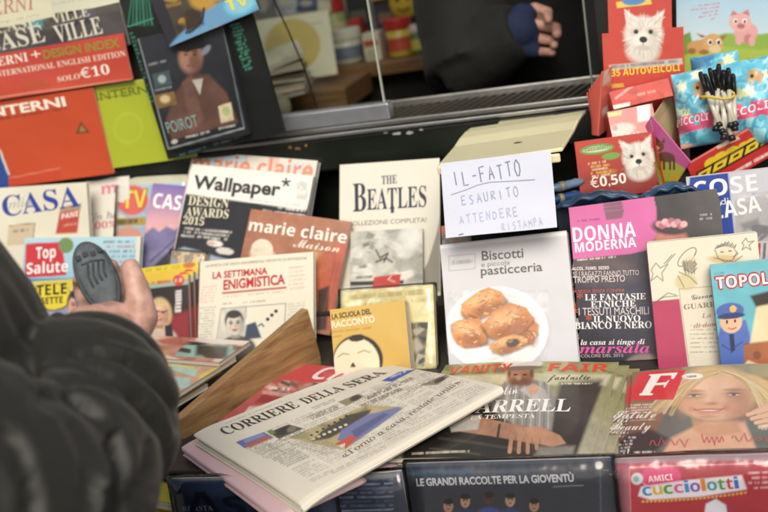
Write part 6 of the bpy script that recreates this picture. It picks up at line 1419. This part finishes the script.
def skin_mat(name, c0, c1):
    m = bpy.data.materials.new(name); m.use_nodes = True; nt = m.node_tree; b = nt.nodes['Principled BSDF']
    tc = nt.nodes.new('ShaderNodeTexCoord'); nz = nt.nodes.new('ShaderNodeTexNoise'); nz.inputs['Scale'].default_value = 70; nz.inputs['Detail'].default_value = 5
    rp = nt.nodes.new('ShaderNodeValToRGB'); rp.color_ramp.elements[0].position = .35; rp.color_ramp.elements[0].color = (*lin(c0), 1); rp.color_ramp.elements[1].position = .65; rp.color_ramp.elements[1].color = (*lin(c1), 1)
    nt.links.new(tc.outputs['Object'], nz.inputs[0]); nt.links.new(nz.outputs['Fac'], rp.inputs['Fac']); nt.links.new(rp.outputs[0], b.inputs['Base Color'])
    b.inputs['Roughness'].default_value = .5; b.inputs['Subsurface Weight'].default_value = .12; b.inputs['Subsurface Radius'].default_value = (.012, .004, .002)
    n2 = nt.nodes.new('ShaderNodeTexNoise'); n2.inputs['Scale'].default_value = 260; bp = nt.nodes.new('ShaderNodeBump'); bp.inputs['Strength'].default_value = .25; bp.inputs['Distance'].default_value = .0015
    nt.links.new(tc.outputs['Object'], n2.inputs[0]); nt.links.new(n2.outputs['Fac'], bp.inputs['Height']); nt.links.new(bp.outputs[0], b.inputs['Normal'])
    return m
def cloth_mat(name, c, rough=.55, sheen=.2, wr=.9, sc=14):
    m = bpy.data.materials.new(name); m.use_nodes = True; nt = m.node_tree; b = nt.nodes['Principled BSDF']
    b.inputs['Base Color'].default_value = (*lin(c), 1); b.inputs['Roughness'].default_value = rough; b.inputs['Sheen Weight'].default_value = sheen
    tc = nt.nodes.new('ShaderNodeTexCoord'); nz = nt.nodes.new('ShaderNodeTexNoise'); nz.inputs['Scale'].default_value = sc; nz.inputs['Detail'].default_value = 4; nz.inputs['Distortion'].default_value = 1.2
    n2 = nt.nodes.new('ShaderNodeTexNoise'); n2.inputs['Scale'].default_value = 900
    ad = nt.nodes.new('ShaderNodeMath'); ad.operation = 'MULTIPLY_ADD'; ad.inputs[1].default_value = .06
    bp = nt.nodes.new('ShaderNodeBump'); bp.inputs['Strength'].default_value = wr; bp.inputs['Distance'].default_value = .012
    nt.links.new(tc.outputs['Object'], nz.inputs[0]); nt.links.new(tc.outputs['Object'], n2.inputs[0]); nt.links.new(n2.outputs['Fac'], ad.inputs[0]); nt.links.new(nz.outputs['Fac'], ad.inputs[2])
    nt.links.new(ad.outputs[0], bp.inputs['Height']); nt.links.new(bp.outputs[0], b.inputs['Normal'])
    return m
SKIN = skin_mat('skin', 'b58674', 'd2a693')
SKIN2 = skin_mat('skin_reddened', 'b08676', 'd2aa9a')
def part_of(root, mb, name, voxel=None, it=4, fac=.5):
    o = mb.build(name, None, True); o.parent = root; o.matrix_parent_inverse = root.matrix_world.inverted()
    if voxel: melt(o, voxel, it, fac)
    return o
def head(mb, c, fwd, m):
    c, f = np.array(c), np.array(fwd, float); f /= np.linalg.norm(f); r = np.cross(f, (0, 0, 1)); u = np.array((0, 0, 1.))
    mb.ball(tuple(c + u * .03 - f * .012), .088, m, 20, (.88, .98, 1.02)); capsule(mb, c - u * .06 + f * .03, c - u * .075 + f * .045, .055, .04, m); capsule(mb, c + f * .02, c - u * .05 + f * .03, .07, .058, m)
    capsule(mb, c + f * .082 + u * .012, c + f * .103 - u * .018, .009, .014, m)
    for s_ in (-1, 1): capsule(mb, c + r * s_ * .08 + u * .015, c + r * s_ * .083 - u * .02, .016, .012, m); capsule(mb, c + f * .07 + r * s_ * .05 + u * .035, c + f * .082 + r * s_ * .02 + u * .034, .009, .009, m)
    capsule(mb, c + f * .088 - r * .02 - u * .047, c + f * .088 + r * .02 - u * .047, .009, .009, m)
    return r, u
def face_bits(root, c, fwd, hairc):
    c, f = np.array(c), np.array(fwd, float); f /= np.linalg.norm(f); r = np.cross(f, (0, 0, 1)); u = np.array((0, 0, 1.))
    mb = MB()
    for s_ in (-1, 1): mb.ball(tuple(c + f * .078 + r * s_ * .033 + u * .016), .0115, mat('e6e0d8', .2), 12); mb.ball(tuple(c + f * .0862 + r * s_ * .033 + u * .016), .0055, mat('3a2a20', .2), 10)
    part_of(root, mb, 'eyes')
    mb = MB(); mb.ball(tuple(c - f * .025 + u * .05), .096, mat(hairc, .7, bump=.6, bscale=120), 20, (.92, 1.0, .92)); capsule(mb, c - f * .06 + u * .02, c - f * .065 - u * .05, .07, .055, mat(hairc, .7, bump=.6, bscale=120)); part_of(root, mb, 'hair', .005, 3)

# ---- the customer at the left, in a dark padded jacket, holding up a dark pouch
JK = cloth_mat('padded_nylon', '1f1f18', .55, .08, .35, 20)
T = at_d(-112, 435, 0.96)
foot = np.array([T[0] - .02, T[1] - .10, 0.0])
cust = empty('person', 'customer in a dark olive padded jacket raising one hand', 'person', tuple(foot)); bpy.context.view_layer.update()
Wr, El = at_d(113, 346, 1.01), at_d(22, 528, .80)
Sh = np.array([T[0] + .04, T[1] - .20, 1.36]); Sh2 = np.array([T[0] - .30, T[1] - .08, 1.38])
NeckC = np.array([T[0] - .10, T[1] - .10, 1.47]); HeadC = np.array([T[0] - .09, T[1] - .06, 1.64])
mb = MB()
pm = SKIN2
Q = lambda x, y, d: at_d(x, y, d)
chain(mb, [El, Wr], [.045, .029], pm)
chain(mb, [Wr, Q(111, 328, 1.035)], [.029, .026], pm)
for x, y, d, r_ in ((92, 329, 1.04, .016), (106, 324, 1.05, .018), (122, 323, 1.05, .018), (133, 331, 1.035, .018)): capsule(mb, Wr, Q(x, y, d), .026, r_, pm)
# thumb: leaves the side of the palm, two joints, points up
chain(mb, [Q(131, 336, 1.03), Q(142, 318, 1.025), Q(138, 291, 1.025), Q(130.5, 268, 1.03)], [.017, .0155, .0118, .0095], pm)
# four fingers behind the pouch, bent and unequal
for bx, mx, tx, my, ty, rr in ((122, 120, 112, 286, 266, .0092), (110, 108, 101, 279, 256, .0096), (98, 95, 90, 283, 263, .0090), (87, 83, 80, 294, 279, .0080)):
    chain(mb, [Q(bx, 314, 1.05), Q(mx, my + 6, 1.082), Q(tx, ty + 4, 1.085), Q(tx - 1, ty, 1.072)], [rr * 1.15, rr, rr * .92, rr * .8], pm)
capsule(mb, Q(84, 322, 1.02), Q(96, 324, 1.02), .016, .02, pm)
chain(mb, [Sh, El], [.06, .045], pm)
El2, Wr2 = np.array([Sh2[0] - .08, Sh2[1] + .02, 1.12]), np.array([Sh2[0] - .02, Sh2[1] + .22, 1.00])
chain(mb, [Sh2, El2, Wr2], [.06, .045, .029], pm)
d = np.array([0.02, .09, -.01])
capsule(mb, Wr2, Wr2 + d, .03, .034, pm)
for k in range(4): o_ = np.array([-.027 + .018 * k, 0, 0]); chain(mb, [Wr2 + d + o_, Wr2 + d * 1.5 + o_ * 1.1, Wr2 + d * 1.75 + o_ + np.array([0, 0, -.03])], [.0095, .0088, .0075], pm)
chain(mb, [Wr2 + d * .2 + np.array([.03, 0, 0]), Wr2 + d * .7 + np.array([.052, 0, 0]), Wr2 + d * 1.1 + np.array([.05, 0, -.01])], [.014, .011, .009], pm)
chain(mb, [NeckC + np.array([0, .0, -.06]), HeadC + np.array([0, -.01, -.05])], [.06, .055], pm)
hips = np.array([T[0] - .10, T[1] - .08, .92])
chain(mb, [np.array([T[0] - .10, T[1] - .1, 1.32]), hips], [.13, .13], pm)
for sx in (-1, 1): h_ = hips + np.array([sx * .09, 0, -.02]); chain(mb, [h_, h_ + np.array([sx * .01, .02, -.42]), np.array([h_[0] + sx * .02, h_[1], .08])], [.085, .056, .04], pm)
fw = (0.1, 1, -.25)
head(mb, HeadC, fw, pm)
part_of(cust, mb, 'body', .0026, 4)
face_bits(cust, HeadC, fw, '3a3029')
# jacket: padded sleeve with soft baffles and creases, torso, the other sleeve
def puff(path, rad, n_, m, amp, freq, seed, nn=56):
    """a padded tube: radius swells between stitched seams, with slanting creases"""
    P = [np.array(p, float) for p in path]; seg = [np.linalg.norm(P[i + 1] - P[i]) for i in range(len(P) - 1)]; tot = sum(seg)
    pts, rr, ss = [], [], []
    for k in range(n_ + 1):
        t = tot * k / n_; i = 0; acc = 0
        while i < len(seg) - 1 and t > acc + seg[i]: acc += seg[i]; i += 1
        f = (t - acc) / seg[i]
        p0, p1, p2, p3 = P[max(i - 1, 0)], P[i], P[i + 1], P[min(i + 2, len(P) - 1)]
        pts.append(.5 * ((2 * p1) + (p2 - p0) * f + (2 * p0 - 5 * p1 + 4 * p2 - p3) * f * f + (3 * p1 - p0 - 3 * p2 + p3) * f ** 3))
        rr.append(rad[i] + (rad[i + 1] - rad[i]) * (f * f * (3 - 2 * f))); ss.append(t)
    r = random.Random(seed); ph = [r.uniform(0, 6.3) for _ in range(8)]
    crs = [(r.uniform(.02, tot), r.uniform(0, 6.28), r.uniform(-.045, .045), r.uniform(.008, .017)) for _ in range(int(tot * 12))]
    def fn(i, t):
        s_ = ss[i] * freq
        base = abs(math.sin(math.pi * s_ + .35 * math.sin(t + ph[0]) + .2 * math.sin(2 * t + ph[1]))) ** .42
        cre = math.sin(s_ * 2.6 + 2.1 * t + ph[2]) * .22 + math.sin(s_ * 3.7 - 3 * t + ph[3]) * .12
        for s0, t0, sl, ws in crs:
            dt = (t - t0 + math.pi) % (2 * math.pi) - math.pi
            if abs(dt) < 1.5: cre -= 2.6 * math.exp(-((ss[i] - s0 - sl * dt - .012 * math.sin(2.3 * dt)) / ws) ** 2) * math.cos(dt / 1.5 * math.pi / 2) ** .6 * (.17 / max(amp, .05) if amp > .1 else 0) * .55
        return 1 + amp * (base - .6) + amp * .40 * cre
    return pts, rr, fn
mb = MB()
p, r_, fn = puff([El + (El - Wr) * .12, El + (Wr - El) * .25, El + (Wr - El) * .55, El + (Wr - El) * .78, El + (Wr - El) * .93], [.070, .082, .081, .061, .038], 150, JK, .15, 9.5, 5); mb.tube(p, r_, JK, 130, fn)
SLEEVE = len(mb.v)
p, r_, fn = puff([Sh + np.array([-.08, .02, .01]), Sh, Sh * .5 + El * .5, El + (El - Sh) * .08], [.10, .105, .095, .09], 70, JK, .13, 9, 8); mb.tube(p, r_, JK, 56, fn)
p, r_, fn = puff([np.array([T[0] - .1, T[1] - .1, 1.50]), np.array([T[0] - .1, T[1] - .09, 1.40]), np.array([T[0] - .06, T[1] - .06, 1.25]), T + np.array([-.02, -.02, .06]), T + np.array([-.03, -.03, -.12]), np.array([T[0] - .05, T[1] - .06, .80])], [.08, .15, .165, .165, .17, .165], 110, JK, .07, 10.5, 3); mb.tube(p, r_, JK, 64, fn)
p, r_, fn = puff([Sh2 + np.array([.1, 0, .02]), Sh2, El2, El2 * .5 + Wr2 * .5, Wr2], [.1, .1, .085, .068, .042], 80, JK, .12, 9, 11); mb.tube(p, r_, JK, 48, fn)
# creases pressed into the sleeve and the chest, where the bent arm folds the padding
FOLDS = [([(72, 353), (95, 350), (125, 357), (152, 372), (172, 398), (181, 428)], 5.5, .0095), ([(62, 386), (82, 379), (106, 384), (136, 401), (158, 430)], 4.5, .007), ([(36, 402), (68, 399), (92, 412), (108, 432), (116, 456)], 6, .012),
         ([(114, 440), (121, 470), (119, 520)], 5, .009), ([(-4, 430), (18, 446), (29, 478), (33, 520)], 6, .011), ([(74, 341), (110, 336), (150, 350)], 3, .005), ([(128, 362), (160, 388), (184, 412)], 4, .006), ([(150, 440), (146, 470), (128, 505)], 4, .006),
         ([(66, 420), (84, 450), (86, 500)], 4, .005), ([(10, 300), (30, 330), (34, 372)], 5, .010), ([(0, 352), (28, 362), (50, 396)], 5, .010), ([(-10, 262), (20, 276), (40, 320)], 4, .007)]
V_ = np.array(mb.v); px_, py_ = proj(V_)
cen = np.array([V_[(i // 130) * 130:(i // 130) * 130 + 130].mean(0) if i < SLEEVE else np.array([T[0] - .1, T[1] - .05, V_[i][2]]) for i in range(len(V_))])
nrm = V_ - cen; nrm /= np.linalg.norm(nrm, axis=1)[:, None] + 1e-9
face_ = np.clip(((CAMP - V_) / np.linalg.norm(CAMP - V_, axis=1)[:, None] * nrm).sum(1) * 2.5 + .2, 0, 1)
dep = np.zeros(len(V_))
for pts, w_, h_ in FOLDS:
    d_ = np.full(len(V_), 1e9)
    for (x0, y0), (x1, y1) in zip(pts[:-1], pts[1:]):
        ex, ey = x1 - x0, y1 - y0; t_ = np.clip(((px_ - x0) * ex + (py_ - y0) * ey) / (ex * ex + ey * ey), 0, 1); d_ = np.minimum(d_, np.hypot(px_ - x0 - t_ * ex, py_ - y0 - t_ * ey))
    dep = dep + h_ * (np.exp(-(d_ / w_) ** 2) * 1.0 - .15 * np.exp(-((d_ - 2.4 * w_) / (1.5 * w_)) ** 2))
mb.v = [tuple(p) for p in V_ - nrm * (dep * face_)[:, None]]
o = part_of(cust, mb, 'jacket', .0036, 2, .5)
mb = MB(); ax = (Wr - El) / np.linalg.norm(Wr - El)
chain(mb, [Wr - ax * .035, Wr - ax * .012], [.031, .0305], mat('4a1f24', .8, bump=.5, bscale=300)); part_of(cust, mb, 'knitted_cuff')
mb = MB(); TR_ = cloth_mat('dark_trousers', '2a2c33', .8, .1, .4, 12)
for sx in (-1, 1): h_ = hips + np.array([sx * .09, 0, -.02]); chain(mb, [h_ + np.array([0, 0, .05]), h_ + np.array([sx * .01, .02, -.42]), np.array([h_[0] + sx * .02, h_[1], .09])], [.105, .075, .065], TR_)
part_of(cust, mb, 'trousers', .008, 3)
for sx in (-1, 1):
    mb = MB(); f_ = np.array([hips[0] + sx * .12, hips[1] - .03, .048]); chain(mb, [f_, f_ + np.array([sx * .02, .12, 0]), f_ + np.array([sx * .03, .2, -.008])], [.047, .045, .036], mat('1f1a17', .4)); part_of(cust, mb, 'shoe', .006, 3)

# the pouch: a flat dark oval with dark dashes and embossed lines
pc = at_d(97, 277, 1.047); right = (at_d(107, 277, 1.047) - pc); right /= np.linalg.norm(right); upv = at_d(84.5, 246, 1.06) - pc; upv /= np.linalg.norm(upv)
nv = np.cross(right, upv); nv /= np.linalg.norm(nv); right = np.cross(upv, nv)
M = Matrix(((right[0], upv[0], nv[0], pc[0]), (right[1], upv[1], nv[1], pc[1]), (right[2], upv[2], nv[2], pc[2]), (0, 0, 0, 1)))
pouch = empty('oval_pouch', 'dark grey oval pouch with black dashes and ridges, held up in the hand', 'pouch'); pouch.matrix_world = M
mb = MB(); RX, RY = .0168, .0365; rows = 10
vs, fs = [], []
for j in range(rows + 1):
    th = math.pi * (j / rows) - math.pi / 2
    k = max(math.cos(th), 0.0) ** .45
    for i in range(40):
        a_ = 2 * math.pi * i / 40; w_ = 1 + .07 * math.sin(a_)
        vs.append((RX * w_ * k * math.cos(a_) + 1e-5 * math.cos(a_), RY * k * math.sin(a_), .007 * math.sin(th)))
fs = [(j * 40 + i, j * 40 + (i + 1) % 40, (j + 1) * 40 + (i + 1) % 40, (j + 1) * 40 + i) for j in range(rows) for i in range(40)]
PG = mat('5c6468', .6, bump=.8, bscale=700, vary=.25)
mb.add(vs, fs, PG); mb.build('shell', pouch, True)
mb = MB()
for k in range(4): x = -.0105 + k * .007; mb.box((x - .0024, .0185 + .0015 * (k % 2), .0055), (x + .0024, .0235 + .0015 * (k % 2), .0078), mat('1f2226', .5))
mb.build('dashes', pouch, False, .0006)
mb = MB()
for k in range(4):
    x = -.0085 + k * .005; mb.tube([(x + .004, .012, .0068), (x, .0, .0074), (x + .001, -.012 + k * .002, .0066)], .0011, mat('3a4044', .6), 6)
mb.tube([(-.0105, .0135, .0060), (.0, .0145, .0072), (.0105, .012, .0060)], .0011, mat('3a4044', .6), 6)
mb.build('ridges', pouch, True)
mb = MB(); mb.tube([(RX * 1.02 * math.cos(2 * math.pi * i / 40), RY * 1.0 * math.sin(2 * math.pi * i / 40), 0) for i in range(41)], .0022, mat('3c4347', .6), 8); mb.build('rim', pouch, True)

# ---- the vendor behind the window
JV = cloth_mat('dark_wool', '0e0e0b', .85, .03, .5, 12)
V0 = at_d(548, 20, 2.22)
vend = empty('person', 'vendor in a black jacket and navy fingerless glove behind the window', 'person', (V0[0], V0[1], 0)); bpy.context.view_layer.update()
VE, VW = at_d(468, 58, 1.98), at_d(517, 31, 1.93)
VS, VS2 = np.array([V0[0] - .17, V0[1] - .02, 1.60]), np.array([V0[0] + .19, V0[1] + .02, 1.60])
VH = np.array([V0[0], V0[1] - .03, 1.86]); fv = (0.05, -1, -.3)
mb = MB(); pm = SKIN
Q = lambda x, y, d=1.92: at_d(x, y, d)
chain(mb, [VS, VE, VW], [.058, .043, .028], pm)
chain(mb, [VW, Q(522, 22)], [.026, .019], pm); chain(mb, [VW, Q(523, 42)], [.026, .018], pm)
chain(mb, [Q(522, 13), Q(535, 8), Q(548, 12), Q(548, 19, 1.89)], [.0115, .0098, .0088, .0078], pm)
chain(mb, [Q(524, 24), Q(539, 24.5), Q(556, 28), Q(557, 34, 1.885)], [.0118, .0104, .0094, .0082], pm)
chain(mb, [Q(525, 36), Q(539, 38.5), Q(554, 41), Q(554, 45, 1.89)], [.0112, .0094, .0084, .0074], pm)
chain(mb, [Q(526, 46), Q(539, 51.5), Q(552, 52.5, 1.90)], [.0100, .0082, .0072], pm)
chain(mb, [Q(520, 18, 1.96), Q(532, 13, 1.97), Q(542, 17, 1.965)], [.014, .011, .0095], pm)
VE2, VW2 = VS2 + np.array([.08, .03, -.28]), VS2 + np.array([.04, -.12, -.46])
chain(mb, [VS2, VE2, VW2], [.058, .043, .028], pm); capsule(mb, VW2, VW2 + np.array([-.02, -.06, -.05]), .03, .033, pm)
for k in range(4): o_ = np.array([-.025 + .017 * k, 0, 0]); b0 = VW2 + np.array([-.02, -.07, -.06]) + o_; chain(mb, [b0, b0 + np.array([0, -.025, -.03]), b0 + np.array([0, -.02, -.06])], [.0095, .0085, .0075], pm)
chain(mb, [VW2 + np.array([-.04, -.02, -.01]), VW2 + np.array([-.06, -.06, -.03]), VW2 + np.array([-.055, -.085, -.05])], [.014, .011, .009], pm)
chain(mb, [V0 + np.array([0, 0, 1.62 - V0[2]]), VH + np.array([0, .02, -.06])], [.06, .055], pm)
vh = np.array([V0[0], V0[1], .98]); chain(mb, [np.array([V0[0], V0[1], 1.5]), vh], [.13, .13], pm)
for sx in (-1, 1): h_ = vh + np.array([sx * .09, 0, -.02]); chain(mb, [h_, h_ + np.array([0, -.02, -.45]), np.array([h_[0], h_[1], .06])], [.085, .056, .045], pm)
head(mb, VH, fv, pm); part_of(vend, mb, 'body', .0020, 2); face_bits(vend, VH, fv, '4a423a')
mb = MB(); ax = (VW - VE) / np.linalg.norm(VW - VE)
p, r_, fn = puff([VE - ax * .03, VE + (VW - VE) * .4, VW + ax * .008], [.078, .066, .049], 40, JV, .07, 11, 4); mb.tube(p, r_, JV, 40, fn)
p, r_, fn = puff([VS, VS * .5 + VE * .5, VE - (VS - VE) * .1], [.095, .088, .08], 50, JV, .06, 9, 6); mb.tube(p, r_, JV, 40, fn)
p, r_, fn = puff([VS2, VE2, VE2 * .5 + VW2 * .5, VW2], [.09, .075, .06, .045], 50, JV, .06, 9, 7); mb.tube(p, r_, JV, 40, fn)
p, r_, fn = puff([np.array([V0[0], V0[1], 1.70]), np.array([V0[0], V0[1], 1.62]), np.array([V0[0], V0[1], 1.4]), np.array([V0[0], V0[1], 1.1]), np.array([V0[0], V0[1], .88])], [.08, .17, .2, .19, .19], 60, JV, .03, 6, 2); mb.tube(p, r_, JV, 48, fn)
part_of(vend, mb, 'jacket', .008, 3)
mb = MB(); GL = mat('1a2748', .9, bump=.6, bscale=500)
chain(mb, [VW - ax * .04, Q(519, 30, 1.925)], [.037, .036], GL)
for y, e in ((13, (531, 11)), (24, (533, 26)), (36, (534, 38)), (47, (535, 51))): chain(mb, [VW + ax * .01, Q(521, y), Q(*e)], [.030, .0175, .0132], GL)
chain(mb, [Q(516, 24, 1.95), Q(527, 15, 1.966)], [.02, .0145], GL)
part_of(vend, mb, 'glove', .0035, 3)
mb = MB()
for sx in (-1, 1): h_ = vh + np.array([sx * .09, 0, -.02]); chain(mb, [h_ + np.array([0, 0, .05]), h_ + np.array([0, -.02, -.45]), np.array([h_[0], h_[1], .07])], [.105, .078, .068], TR_)
part_of(vend, mb, 'trousers', .01, 3)
for sx in (-1, 1):
    mb = MB(); f_ = np.array([vh[0] + sx * .09, vh[1] + .03, .048]); chain(mb, [f_, f_ + np.array([0, -.12, 0]), f_ + np.array([0, -.2, -.008])], [.047, .045, .036], mat('1f1a17', .4)); part_of(vend, mb, 'shoe', .008, 3)

COL.objects.unlink(_to); bpy.data.objects.remove(_to)
